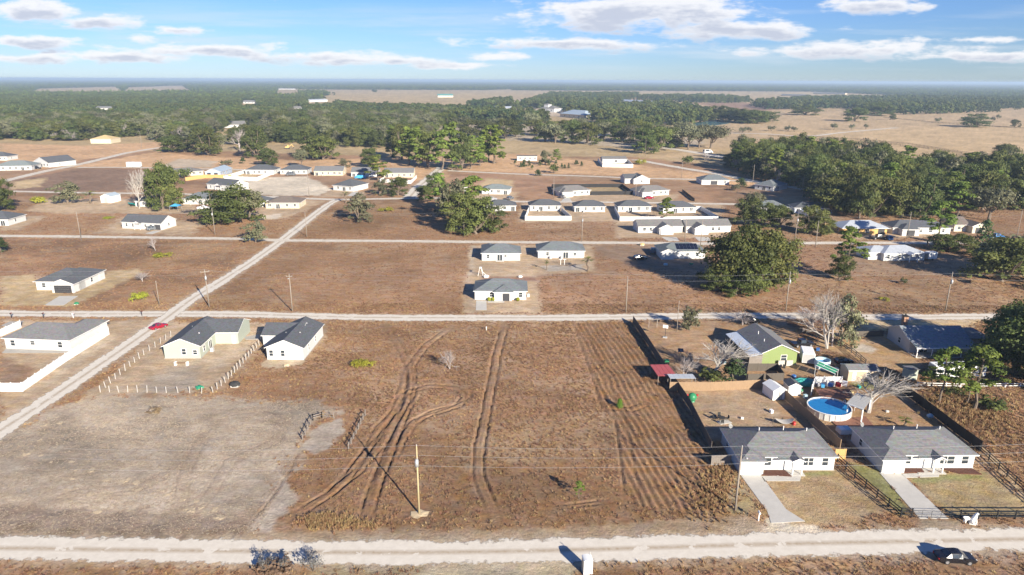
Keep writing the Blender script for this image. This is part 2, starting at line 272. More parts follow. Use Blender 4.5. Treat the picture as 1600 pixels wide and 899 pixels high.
# (outline as seen in the photograph, colour, amount of tall grass, soft edge m, wobble m)
REG = [
 ([(90, 262), (240, 240), (470, 252), (640, 245), (820, 240), (1000, 258), (1130, 275), (1240, 296), (1130, 290), (1000, 276), (700, 266), (690, 290), (600, 270), (400, 268), (270, 262)], CLAY, 0, 5, 4),
 ([(0, 250), (0, 224), (130, 228), (250, 222), (260, 232), (130, 250), (60, 266)], CLAY, 0, 4, 4),
 ([(130, 258), (250, 236), (330, 250), (300, 262)], CLAY, 0, 4, 4),
 ([(500, 148), (600, 143), (790, 148), (800, 168), (700, 172), (560, 166), (500, 160)], (.42, .315, .17), 0, 12, 10),
 ([(780, 162), (800, 155), (860, 160), (990, 180), (960, 190), (860, 182)], PALE, 0, 8, 8),
 ([(660, 196), (760, 188), (900, 195), (1040, 210), (1120, 225), (1000, 232), (860, 222), (700, 216)], (.40, .33, .24), 0, 6, 6),
 ([(1000, 245), (1110, 222), (1140, 190), (1000, 190), (900, 165), (960, 148), (1100, 160), (1250, 160), (1700, 165), (1700, 270), (1550, 262), (1400, 240), (1300, 226), (1160, 228), (1080, 250)], PAST, 0, 8, 6),
 ([(1080, 162), (1160, 160), (1240, 170), (1180, 174)], (.30, .19, .13), 0, 8, 8),
 ([(1160, 200), (1320, 205), (1480, 228), (1600, 240), (1600, 262), (1400, 242), (1250, 222)], (.46, .33, .18), 0, 6, 5),
 ([(940, 152), (1060, 156), (1060, 164), (930, 160)], CLAY, 0, 8, 8),
 ([(1250, 205), (1600, 195), (1700, 240), (1500, 232), (1300, 212)], (.47, .34, .19), 0, 6, 5),
 # mid ground lots
 ([(0, 300), (0, 286), (120, 264), (238, 266), (240, 296), (100, 300)], (.235, .155, .105), .5, 2, 2),
 ([(20, 296), (20, 284), (70, 278), (65, 292)], GOLD, .2, 2, 3),
 ([(40, 330), (70, 312), (220, 310), (300, 318), (320, 334), (100, 334)], LAWN, 0, 2, 2),
 ([(150, 365), (190, 340), (280, 345), (320, 350), (300, 368)], LAWN, 0, 2, 3), ([(0, 362), (0, 338), (75, 338), (30, 360)], LAWN, 0, 1.5, 2),
 ([(245, 262), (280, 248), (340, 252), (330, 262)], PALE, 0, 2, 2),
 ([(330, 305), (395, 278), (480, 276), (520, 296), (500, 306)], (.62, .535, .41), 0, 2, 2), ([(320, 268), (360, 262), (420, 280), (350, 286)], GOLD, 0, 2, 2),
 ([(400, 345), (400, 312), (510, 314), (450, 342)], LAWN, 0, 2, 2), ([(402, 338), (440, 334), (438, 342), (404, 343)], SAND, 0, 1, 2),
 ([(500, 308), (520, 296), (570, 300), (570, 308)], LAWN, 0, 1, 1), ([(590, 300), (600, 280), (650, 284), (640, 306)], (.30, .20, .13), 0, 2, 2),
 ([(745, 292), (760, 278), (800, 282), (802, 292)], GOLD, 0, 2, 2), ([(720, 318), (740, 298), (808, 300), (806, 316)], LAWN, 0, 1, 2),
 ([(808, 348), (815, 318), (1130, 320), (1130, 372), (960, 372), (960, 346)], LAWN, 0, 1.5, 1.5), ([(860, 316), (880, 302), (1060, 304), (1050, 318)], LAWN, 0, 1.5, 1.5), ([(920, 304), (920, 293), (975, 293), (985, 304)], (.36, .27, .15), 0, 1, 1),
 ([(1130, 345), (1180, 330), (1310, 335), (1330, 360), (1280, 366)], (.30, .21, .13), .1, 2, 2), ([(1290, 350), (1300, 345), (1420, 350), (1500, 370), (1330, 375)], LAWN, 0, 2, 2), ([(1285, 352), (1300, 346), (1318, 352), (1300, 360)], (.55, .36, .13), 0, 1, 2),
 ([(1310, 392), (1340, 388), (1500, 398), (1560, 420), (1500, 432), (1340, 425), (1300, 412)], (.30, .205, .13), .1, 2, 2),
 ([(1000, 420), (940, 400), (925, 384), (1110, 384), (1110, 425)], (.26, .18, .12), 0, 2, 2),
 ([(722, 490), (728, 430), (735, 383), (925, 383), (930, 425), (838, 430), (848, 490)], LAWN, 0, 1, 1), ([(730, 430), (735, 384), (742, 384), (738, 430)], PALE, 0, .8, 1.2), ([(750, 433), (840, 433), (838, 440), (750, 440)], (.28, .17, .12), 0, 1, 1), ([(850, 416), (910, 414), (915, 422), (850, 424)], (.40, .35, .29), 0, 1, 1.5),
 ([(0, 478), (0, 432), (56, 428), (60, 446), (110, 462), (170, 424), (215, 420), (228, 424), (130, 472), (120, 479)], GOLD, 0, 1.2, 1.2),
 ([(0, 610), (0, 500), (180, 502), (255, 498), (60, 640), (0, 676)], LAWN, 0, 1.5, 1), ([(0, 606), (0, 560), (60, 575), (34, 604)], (.29, .19, .12), 0, 1.2, 1.2), ([(110, 560), (172, 522), (178, 532), (60, 610)], PALE, 0, 1, 1),
 ([(0, 690), (150, 606), (262, 503), (425, 504), (410, 540), (345, 606), (150, 622), (0, 720)], LAWN, 0, 1.2, 1.2), ([(260, 575), (340, 540), (400, 525), (392, 548), (330, 580)], (.47, .365, .25), 0, 1.5, 2), ([(210, 612), (240, 590), (300, 570), (320, 600), (300, 612)], GREY, 0, 2, 2),
 ([(405, 575), (412, 562), (478, 562), (470, 572), (445, 576)], (.44, .35, .24), 0, .7, 1), ([(412, 510), (510, 504), (515, 520), (480, 560), (470, 565), (498, 530)], (.33, .24, .15), 0, 1, 1),
 # front lots
 ([(-300, 842), (-300, 800), (0, 685), (140, 615), (330, 619), (420, 624), (505, 627), (530, 642), (500, 652), (480, 672), (470, 700), (450, 740), (420, 790), (380, 842)], GREY, 0, 2.2, 2.4),
 ([(-50, 840), (0, 790), (200, 800), (380, 815), (380, 842), (0, 842)], BURN, 0, 1.6, 2), ([(470, 700), (492, 668), (530, 655), (540, 672), (520, 695), (490, 712)], (.40, .335, .265), 0, .5, .9), ([(385, 832), (410, 790), (440, 730), (455, 735), (452, 760), (465, 780), (440, 810), (430, 838)], (.40, .335, .265), 0, .6, 1.0),
 ([(-300, 850), (-300, 838), (400, 832), (900, 822), (1150, 806), (1185, 810), (1210, 830), (1200, 846), (800, 850), (300, 850)], VERGE, 0, .8, 1), ([(0, 845), (0, 828), (380, 832), (380, 845)], (.20, .15, .105), 0, 1, 1.5),
 ([(640, 900), (700, 872), (880, 868), (915, 882), (890, 905), (600, 930)], (.43, .36, .245), 0, .8, 1.0), ([(480, 900), (520, 872), (700, 870), (640, 900)], (.34, .27, .17), .3, .8, 1),
 ([(1040, 865), (1200, 866), (1460, 862), (1700, 860), (1700, 880), (1500, 882), (1250, 872)], (.30, .215, .15), .4, 1, 1.4),
 ([(1010, 640), (985, 505), (1225, 500), (1260, 540), (1300, 580), (1230, 600), (1060, 605)], (.36, .235, .135), 0, .8, 1), ([(1060, 608), (1195, 604), (1260, 660), (1100, 690)], (.34, .245, .155), 0, .7, .7), ([(1240, 700), (1200, 600), (1330, 580), (1400, 600), (1530, 700), (1330, 680)], (.33, .21, .115), 0, .7, .8),
 ([(1330, 600), (1370, 590), (1400, 600), (1420, 622), (1400, 612), (1340, 606)], GREENL, 0, .7, .8), ([(1270, 540), (1300, 510), (1380, 515), (1430, 560), (1440, 575), (1400, 580), (1340, 560)], (.42, .28, .15), 0, .8, .8), ([(1330, 545), (1345, 538), (1372, 545), (1360, 552), (1340, 550)], SAND, 0, .6, .8),
 ([(1196, 812), (1262, 812), (1300, 832), (1310, 842), (1180, 845), (1192, 830)], (.55, .48, .37), 0, .6, .8), ([(1440, 812), (1496, 812), (1500, 838), (1436, 838)], (.33, .26, .18), 0, .6, .8),
 ([(1120, 740), (1160, 745), (1190, 800), (1150, 805), (1080, 735)], (.30, .235, .13), .25, .9, 1), ([(1190, 740), (1310, 730), (1400, 800), (1330, 820), (1230, 818)], (.335, .240, .135), 0, .6, .8), ([(1240, 738), (1300, 735), (1300, 742), (1250, 744)], GREENL, 0, .8, .8),
 ([(1320, 720), (1375, 735), (1425, 800), (1410, 806)], GREENL, 0, .7, .6), ([(1420, 745), (1540, 735), (1640, 810), (1480, 806)], (.325, .245, .130), 0, .6, .8), ([(1425, 747), (1540, 738), (1530, 748), (1430, 756)], GREENL, 0, .7, .8),
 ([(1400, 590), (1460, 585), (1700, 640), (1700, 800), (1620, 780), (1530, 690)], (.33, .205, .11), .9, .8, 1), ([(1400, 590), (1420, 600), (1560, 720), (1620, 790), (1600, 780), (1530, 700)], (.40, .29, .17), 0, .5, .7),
 ([(1340, 515), (1520, 512), (1540, 500), (1340, 500)], GOLD, 0, 1, 1.5),
]
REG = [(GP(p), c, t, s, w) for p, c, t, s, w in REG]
REG.insert(0, (GP([(-700, 285), (-200, 272), (100, 240), (300, 235), (620, 245), (990, 245), (1150, 262), (1300, 290), (1700, 330), (2400, 350)])+[(60000, 31000), (-60000, 31000)], FAR, 0, 6, 5))
FURROW = GP([(893, 503), (988, 503), (1010, 530), (1058, 610), (1105, 690), (1150, 790), (1090, 806), (985, 790), (972, 740), (962, 655), (940, 640), (925, 590)])
ROADS = {   # centre line as seen in the photograph, width m
 'front': ([(-260, 856), (0, 857), (200, 860), (400, 862), (600, 864), (800, 862), (1000, 857), (1200, 851), (1400, 847), (1600, 843), (1800, 840)], 4.5),
 'second': ([(-300, 487), (0, 490), (150, 491), (265, 491), (400, 492), (550, 496), (700, 497), (850, 497), (950, 496), (1100, 494), (1250, 494), (1400, 496), (1520, 495), (1700, 495)], 4.3),
 'side': ([(-120, 755), (0, 674), (60, 635), (130, 588), (200, 540), (262, 496), (300, 468), (350, 437), (400, 405), (440, 376), (480, 345), (510, 322), (528, 312)], 4.0),
 'third': ([(-300, 366), (0, 369), (200, 371), (390, 374), (440, 376), (600, 377), (800, 379), (1000, 380), (1100, 381), (1300, 380), (1400, 380), (1500, 380), (1700, 383)], 3.5),
 'fourth': ([(-200, 296), (0, 299), (100, 301), (300, 304), (400, 307), (520, 312), (600, 311), (690, 310), (790, 315), (1000, 317), (1180, 320)], 3.8),
 'diagonal': ([(-100, 310), (0, 285), (70, 268), (125, 257), (200, 239), (250, 231)], 5.5),
 'left_lane': ([(122, 262), (200, 262), (300, 264), (400, 266)], 3.5),
 'fifth': ([(700, 267), (800, 272), (900, 275), (1000, 279), (1100, 281), (1190, 285)], 4.0),
 'north': ([(640, 309), (655, 292), (675, 276), (690, 262)], 6.5),
 'curve': ([(990, 250), (1010, 253), (1060, 262), (1120, 272), (1180, 284), (1240, 293), (1290, 302)], 6.0),
 'pasture': ([(1050, 208), (1180, 209), (1260, 213), (1320, 207), (1400, 200)], 6.0),
 'avenue': ([(1000, 226), (1070, 236), (1130, 246), (1170, 252)], 9.0),
}
ROADS = {k: (GP(p), w) for k, (p, w) in ROADS.items()}
TRACKS = [  # wheel ruts through the grass: centre line, half distance of the two ruts, depth, strength
 ([(789, 507), (776, 555), (768, 600), (758, 650), (749, 700), (746, 740), (758, 772), (772, 800), (776, 812)], .85, .26, 1),
 ([(601, 508), (622, 540), (637, 568), (640, 600), (628, 640), (598, 690), (560, 735), (510, 775), (470, 800), (440, 815)], .8, .16, .8),
 ([(706, 510), (665, 540), (642, 570), (644, 605), (628, 655), (604, 715), (582, 775), (566, 828)], .9, .20, .9),
 ([(612, 640), (635, 612), (672, 603), (712, 606), (728, 618), (716, 634), (676, 644), (646, 660), (626, 692), (606, 730)], .75, .16, .8),
 ([(636, 572), (618, 640), (590, 670), (572, 705), (540, 750), (500, 785)], .7, .16, .7), ([(660, 606), (630, 650), (612, 700), (592, 750), (578, 800)], .6, .14, .7),
 ([(650, 703), (700, 730), (748, 770)], .7, .10, .7), ([(638, 572), (632, 615), (604, 665), (560, 712), (520, 760), (490, 790)], .0, .14, .9), ([(650, 605), (622, 662), (596, 712), (572, 770), (556, 820)], .0, .14, .9), ([(700, 602), (733, 612), (730, 626), (700, 640), (660, 652), (640, 678)], .5, .12, .8), ([(855, 803), (866, 794), (930, 786), (975, 781)], .4, .15, .7),
 ([(895, 506), (910, 548), (926, 592), (940, 638), (960, 655), (968, 700), (973, 745), (976, 782)], 0, .16, .9), ([(912, 506), (945, 590), (975, 650), (990, 720), (1000, 785)], .0, .12, .7),
 ([(930, 600), (945, 635), (985, 640), (1025, 625)], .8, .12, .6), ([(850, 600), (880, 650), (920, 740)], .8, .03, .25), ([(290, 805), (284, 770), (292, 730), (312, 690), (340, 660)], .9, .05, .5), ([(300, 806), (330, 770), (360, 720), (430, 690), (440, 660), (400, 640), (330, 650)], .9, .04, .45), ([(474, 692), (450, 740), (415, 790), (375, 838)], 0, .10, .9), ([(330, 832), (380, 815), (400, 790)], .8, .06, .6), ([(20, 800), (120, 770), (220, 760), (300, 720)], .9, .03, .35), ([(410, 425), (470, 440), (520, 470), (560, 488)], .9, .05, .35), ([(410, 440), (440, 470), (455, 488)], .9, .05, .3),
]
TRACKS = [(GP(p), h, d, s) for p, h, d, s in TRACKS]
def ground_eval(x, y):
    n1 = fbm(x*.05, y*.05, 1, 4); n2 = fbm(x*.35, y*.35, 5, 4); n3 = fbm(x*.012, y*.012, 9, 3)
    col = np.empty(x.shape+(3,)); col[:] = FIELD; col *= (1+.75*(n1-.5)+.6*(n3-.5))[..., None]
    col[..., 2] *= 1+.3*(n3-.5); tuft = np.clip(.55+1.6*(n2-.5)+.8*(n1-.45), .15, 1.2)
    hgt = np.zeros(x.shape)
    pa = sm(.54, .68, fbm(x*.035+7, y*.05, 71, 4))*.35; pb = sm(.56, .70, fbm(x*.03+31, y*.045+11, 83, 4))*.6; pc = sm(.60, .72, fbm(x*.08+3, y*.11+5, 88, 3))*.25
    for pw, pcol, pt in ((pa, (.37, .26, .145), 1.25), (pb, (.185, .115, .070), .8), (pc, (.40, .31, .21), .35)):
        col = col*(1-pw[..., None])+np.array(pcol)*pw[..., None]; tuft = tuft*(1-pw)+tuft*pt*pw
    wx = x+(fbm(x*.22, y*.22, 21, 3)-.5)*2; wy = y+(fbm(x*.22, y*.22, 37, 3)-.5)*2
    jag = fbm(x*.9, y*.9, 51, 3)-.5
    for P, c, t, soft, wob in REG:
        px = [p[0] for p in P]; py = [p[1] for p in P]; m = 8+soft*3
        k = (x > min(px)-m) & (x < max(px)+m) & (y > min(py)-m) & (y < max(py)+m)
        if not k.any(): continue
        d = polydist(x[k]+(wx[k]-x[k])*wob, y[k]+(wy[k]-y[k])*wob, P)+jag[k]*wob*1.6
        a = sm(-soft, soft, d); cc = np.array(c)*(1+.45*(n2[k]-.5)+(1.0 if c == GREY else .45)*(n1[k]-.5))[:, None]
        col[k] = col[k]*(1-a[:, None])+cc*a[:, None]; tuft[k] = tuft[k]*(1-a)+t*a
    near = (y < 185) & (np.abs(x) < 130)
    if near.any():
        xx, yy = x[near], y[near]; cc = col[near]; tt = tuft[near]; hh = hgt[near]; f = polydist(xx, yy, FURROW); a = sm(-.3, 1.2, f+2*(n2[near]-.5))
        xu = xx+.115*yy+(n1[near]-.5)*2.2
        wv = np.sin(xu*2*math.pi/1.15+(n2[near]-.5)*2.6); amp = .13*a*sm(.30, .55, fbm(xx*.16, yy*.07, 19, 3))
        hh = hh+amp*wv; cc = cc*(1-a[:, None])+np.array((.255, .150, .078))*(1+.35*(n2[near]-.5)+.28*wv)[:, None]*a[:, None]; tt = tt*(1-a)+.12*a*(wv > .2)
        for P, h, dp, s in TRACKS:
            dp = dp*1.5; px = [p[0] for p in P]; py = [p[1] for p in P]
            k = (xx > min(px)-4) & (xx < max(px)+4) & (yy > min(py)-4) & (yy < max(py)+4)
            if not k.any(): continue
            d, _ = segdist(xx[k]+(n2[near][k]-.5)*.45, yy[k]+(n1[near][k]-.5)*.4, P); e = np.abs(d-h)
            rut = 1-sm(.06, .27, e); berm = np.exp(-((e-.45)/.17)**2); ends = np.minimum(np.hypot(xx[k]-P[0][0], yy[k]-P[0][1]), np.hypot(xx[k]-P[-1][0], yy[k]-P[-1][1])); brk = np.clip(.2+1.3*fbm(xx[k]*.7, yy[k]*.7, 77, 3), .3, 1.15)*sm(h+.6, h+6, ends)
            hh[k] += (-dp*rut+dp*.22*berm)*brk; w = np.clip(rut*.8+berm*.6, 0, 1)*s*brk; mid = (1-sm(h-.3, h+.5, d))*s*.35; w = np.clip(w, 0, .9)
            w = np.maximum(w, mid); cc[k] = cc[k]*(1-w[:, None])+np.array((.215, .130, .075))*(1+.2*berm-.42*rut)[:, None]*w[:, None]; tt[k] *= sm(h+.1, h+1.0, d)*s+(1-s)
        k2 = fbm(xx*1.1, yy*1.1, 91, 3)-.5; hh = hh+k2*.16*np.clip(tt, .15, 1)
        col[near] = cc; tuft[near] = tt; hgt[near] = hh*sm(185, 176, yy)*sm(130, 118, np.abs(xx))*sm(58.5, 62, yy)
    dust = np.zeros(x.shape)
    for P, w in ROADS.values():
        px = [p[0] for p in P]; py = [p[1] for p in P]; m = 14
        k = (x > min(px)-m) & (x < max(px)+m) & (y > min(py)-m) & (y < max(py)+m)
        if not k.any(): continue
        d, _ = segdist(x[k], y[k], P); hgt[k] *= sm(w/2+.3, w/2+1.6, d); tuft[k] *= sm(w/2+.2, w/2+1.5, d+jag[k]*1.5)
        a = (1-sm(w/2-.5, w/2+2.2, d+jag[k]*3))*.55; dust[k] = np.maximum(dust[k], a)
    col = col*(1-dust[..., None])+np.array(PALE)*dust[..., None]
    return col, tuft, hgt
def build_ground():
    ys = [58.]
    while ys[-1] < 30000:
        Y = ys[-1]; ys.append(Y+Y*(.0027 if Y < 178 else .0045 if Y < 330 else .008 if Y < 700 else .035 if Y < 3000 else .12))
    ys = np.array(ys); nc = 1000; ts = np.linspace(-.95, .95, nc)
    T, YY = np.meshgrid(ts, ys); X = T*(YY+42)
    col, tuft, h = ground_eval(X.ravel(), YY.ravel()); nr = len(ys)
    co = np.stack([X.ravel(), YY.ravel(), h], 1)
    i = np.arange(nr-1)[:, None]*nc+np.arange(nc-1)[None]; q = np.stack([i, i+1, i+nc+1, i+nc], -1).reshape(-1, 4)
    x0, x1, ymax = X[0, 0], X[-1, 0], ys[-1]; b = len(co)
    ex = np.array([(-45000, 58, 0), (x0, 58, 0), (x1, ymax, 0), (-45000, ymax, 0), (45000, 58, 0), (-x0, 58, 0), (-x1, ymax, 0), (45000, ymax, 0), (-45000, -6000, 0), (45000, -6000, 0)], float)
    co = np.vstack([co, ex]); q = np.vstack([q, [[b, b+1, b+2, b+3], [b+5, b+4, b+7, b+6], [b+8, b+9, b+4, b]]])
    me = bpy.data.meshes.new('ground'); me.vertices.add(len(co)); me.vertices.foreach_set('co', co.ravel())
    me.loops.add(q.size); me.loops.foreach_set('vertex_index', q.ravel().astype(np.int32)); me.polygons.add(len(q)); me.polygons.foreach_set('loop_start', np.arange(0, q.size, 4, dtype=np.int32))
    me.polygons.foreach_set('use_smooth', np.ones(len(q), bool)); me.update(calc_edges=True)
    a = me.color_attributes.new('Col', 'FLOAT_COLOR', 'POINT'); cc = np.ones((len(co), 4)); cc[:, :3] = FAR; cc[:b, :3] = col; a.data.foreach_set('color', cc.ravel())
    t = me.attributes.new('tuft', 'FLOAT', 'POINT'); tv = np.zeros(len(co)); tv[:b] = tuft; t.data.foreach_set('value', tv)
    mt, nt, N, L, P = nodes('ground'); MATS['ground'] = mt; P.inputs['Roughness'].default_value = .95; P.inputs['Specular IOR Level'].default_value = .1
    at = N.new('ShaderNodeAttribute'); at.attribute_name = 'Col'; tt = N.new('ShaderNodeAttribute'); tt.attribute_name = 'tuft'; g = N.new('ShaderNodeNewGeometry')
    def nz(sc, det, ro=.6, st=None):
        n = N.new('ShaderNodeTexNoise'); n.inputs['Scale'].default_value = sc; n.inputs['Detail'].default_value = det; n.inputs['Roughness'].default_value = ro
        s = g.outputs['Position']
        if st: mp = N.new('ShaderNodeMapping'); mp.inputs['Scale'].default_value = st; mp.inputs['Rotation'].default_value = (0, 0, .5); L.new(s, mp.inputs[0]); s = mp.outputs[0]
        L.new(s, n.inputs['Vector']); return n.outputs[0]
    def rng(v, a, b, c, d):
        m = N.new('ShaderNodeMapRange'); m.inputs[1].default_value = a; m.inputs[2].default_value = b; m.inputs[3].default_value = c; m.inputs[4].default_value = d; L.new(v, m.inputs[0]); return m.outputs[0]
    def mul(a, b):
        m = N.new('ShaderNodeMath'); m.operation = 'MULTIPLY'; L.new(a, m.inputs[0]); L.new(b, m.inputs[1]); return m.outputs[0]
    v = mul(mul(rng(nz(1.7, 7, .7), .3, .7, .74, 1.26), rng(nz(.28, 4, .6, (1, 2.6, 1)), .3, .7, .80, 1.20)), rng(nz(.045, 3), .3, .7, .88, 1.12))
    hs = N.new('ShaderNodeHueSaturation'); L.new(at.outputs['Color'], hs.inputs['Color']); L.new(v, hs.inputs['Value']); L.new(rng(nz(.6, 3), .3, .7, .485, .512), hs.inputs['Hue']); L.new(rng(nz(.33, 4), .3, .7, .82, 1.15), hs.inputs['Saturation'])
    L.new(hs.outputs[0], P.inputs['Base Color'])
    bm = N.new('ShaderNodeBump'); bm.inputs['Strength'].default_value = .55; bm.inputs['Distance'].default_value = .30; L.new(nz(2.2, 6, .7), bm.inputs['Height']); L.new(bm.outputs[0], P.inputs['Normal'])
    me.materials.append(mt); return tag(mo('ground', me), 'flat dry brown grassland with mown lots and pasture', None, None, 'structure')
build_ground()
# ---------------------------------------------------------------- dirt roads
def road_mat():
    mt, nt, N, L, P = nodes('road_sand'); MATS['road_sand'] = mt; P.inputs['Roughness'].default_value = .95; P.inputs['Specular IOR Level'].default_value = .1
    g = N.new('ShaderNodeNewGeometry'); at = N.new('ShaderNodeAttribute'); at.attribute_name = 's'
    def nz(sc, det, st=None):
        n = N.new('ShaderNodeTexNoise'); n.inputs['Scale'].default_value = sc; n.inputs['Detail'].default_value = det; n.inputs['Roughness'].default_value = .65; L.new(g.outputs['Position'], n.inputs['Vector']); return n.outputs[0]
    def ma(op, a, b):
        m = N.new('ShaderNodeMath'); m.operation = op
        for i, s in enumerate((a, b)):
            if isinstance(s, (int, float)): m.inputs[i].default_value = s
            else: L.new(s, m.inputs[i])
        return m.outputs[0]
    s = at.outputs['Fac']; ab = ma('ABSOLUTE', s, 0)
    cen = N.new('ShaderNodeMapRange'); cen.inputs[1].default_value = .04; cen.inputs[2].default_value = .24; cen.inputs[3].default_value = 1; cen.inputs[4].default_value = 0; L.new(ab, cen.inputs[0])
    n = nz(.35, 5); wear = ma('MULTIPLY', cen.outputs[0], ma('GREATER_THAN', n, .42)); wear = ma('MULTIPLY', wear, nz(1.8, 5))
    mx = N.new('ShaderNodeMix'); mx.data_type = 'RGBA'; mx.inputs[6].default_value = (.50, .45, .375, 1); mx.inputs[7].default_value = (.73, .68, .595, 1); L.new(nz(.9, 7), mx.inputs[0])
    m2 = N.new('ShaderNodeMix'); m2.data_type = 'RGBA'; L.new(ma('MULTIPLY', wear, 1.3), m2.inputs[0]); L.new(mx.outputs[2], m2.inputs[6]); m2.inputs[7].default_value = (.33, .25, .165, 1); L.new(m2.outputs[2], P.inputs['Base Color'])
    b = N.new('ShaderNodeBump'); b.inputs['Strength'].default_value = .35; b.inputs['Distance'].default_value = .06; L.new(nz(2.5, 6), b.inputs['Height']); L.new(b.outputs[0], P.inputs['Normal'])
    al = ma('ADD', ma('ADD', ab, ma('MULTIPLY', ma('SUBTRACT', nz(.8, 6), .5), 1.1)), ma('MULTIPLY', ma('SUBTRACT', nz(.09, 3), .5), .9))
    mr = N.new('ShaderNodeMapRange'); mr.inputs[1].default_value = .74; mr.inputs[2].default_value = .9; mr.inputs[3].default_value = 1; mr.inputs[4].default_value = 0; L.new(al, mr.inputs[0]); L.new(mr.outputs[0], P.inputs['Alpha'])
    return mt
road_mat()
def resample(P, step):
    P = [Vector(p) for p in P]; out = []
    for i in range(len(P)-1):
        p0 = P[max(i-1, 0)]; p1 = P[i]; p2 = P[i+1]; p3 = P[min(i+2, len(P)-1)]; n = max(2, int((p2-p1).length/step))
        for k in range(n):
            t = k/n; out.append(.5*((2*p1)+(p2-p0)*t+(2*p0-5*p1+4*p2-p3)*t*t+(3*p1-p0-3*p2+p3)*t**3))
    return out+[P[-1]]
def ribbon(name, P, w, z, mat, cols=9, step=1.5, attr=True):
    pts = resample(P, step); v = []; s = []; f = []
    for i, p in enumerate(pts):
        d = (pts[min(i+1, len(pts)-1)]-pts[max(i-1, 0)]).normalized(); nn = Vector((-d.y, d.x))
        for c in range(cols):
            e = -1+2*c/(cols-1); q = p+nn*e*w*.62; v.append((q.x, q.y, z)); s.append(e)
    for i in range(len(pts)-1):
        for c in range(cols-1): a = i*cols+c; f.append((a, a+cols, a+cols+1, a+1))
    me = bpy.data.meshes.new(name); me.from_pydata(v, [], f); a = me.attributes.new('s', 'FLOAT', 'POINT'); a.data.foreach_set('value', s); me.materials.append(MATS[mat])
    if me.polygons[0].normal.z < 0: me.flip_normals()
    return mo(name, me)
RL = {'front': 'pale sandy lane crossing the very front of the scene', 'second': 'pale sandy road behind the ploughed field', 'side': 'worn dirt road running diagonally away at the left'}
for k, (nm, (P, w)) in enumerate(ROADS.items()):
    tag(ribbon('dirt_road', P, w, .045+.008*k, 'road_sand', step=1.5 if k < 3 else 4), RL.get(nm), None, None, 'structure')
NOGRASS = [GP([(630, 800), (640, 785), (670, 785), (680, 800), (655, 812)])]
def slab(name, pts, mat, h=.06, label=None, kind='structure', z=0.0):
    P = [G(*p) for p in pts]; P = [Vector((p.x, p.y, z+h)) for p in P]
    ar = sum(P[i].x*P[(i+1) % len(P)].y-P[(i+1) % len(P)].x*P[i].y for i in range(len(P)))
    if ar < 0: P.reverse()
    NOGRASS.append([tuple(p[:2]) for p in P])
    return tag(MB().prism(P, (0, 0, h+.1)).obj(name, mat), label, None, None, kind)
for pts, mt, lb in [
 ([(1157, 742.5), (1189, 742.5), (1228, 796), (1258, 815), (1205, 818), (1199, 800)], 'concrete', 'concrete driveway of the left near white house'), ([(1190, 744.5), (1252, 743), (1250, 752), (1194, 752)], 'concrete', None),
 ([(1374, 739), (1407, 739), (1482, 811), (1437, 811)], 'concrete', 'concrete driveway of the right near white house'), ([(1408, 741), (1468, 739), (1467, 745.5), (1415, 747)], 'concrete', None),
 ([(744, 470), (760, 470), (760.5, 485), (743.5, 485)], 'concrete', 'short concrete driveway of the slate roofed house'), ([(762, 470.5), (788, 470.5), (788, 473), (762, 473)], 'concrete', None),
 ([(93, 463), (122, 463), (99, 477.5), (69, 477.5)], 'concrete', 'concrete driveway before the black garage door'), ([(3, 552), (10, 545), (111, 549.5), (103, 551.8)], 'old_concrete', None), ([(0, 510), (15, 503), (38, 502), (25, 511)], 'old_concrete', None),
 ([(1034, 371), (1057, 371), (1062, 377), (1043, 377)], 'concrete', None), ([(1085, 371), (1107, 371), (1112, 377), (1092, 377)], 'concrete', None), ([(227, 365), (240, 361), (252, 361), (238, 366)], 'concrete', None),
 ([(543, 306), (550, 301), (560, 299), (556, 307)], 'concrete', None), ([(876, 316), (882, 309), (890, 309), (894, 316)], 'concrete', None), ([(381, 527), (404, 523), (405, 531), (384, 531)], 'old_concrete', None)]:
    slab('driveway', pts, mt, .05, lb)
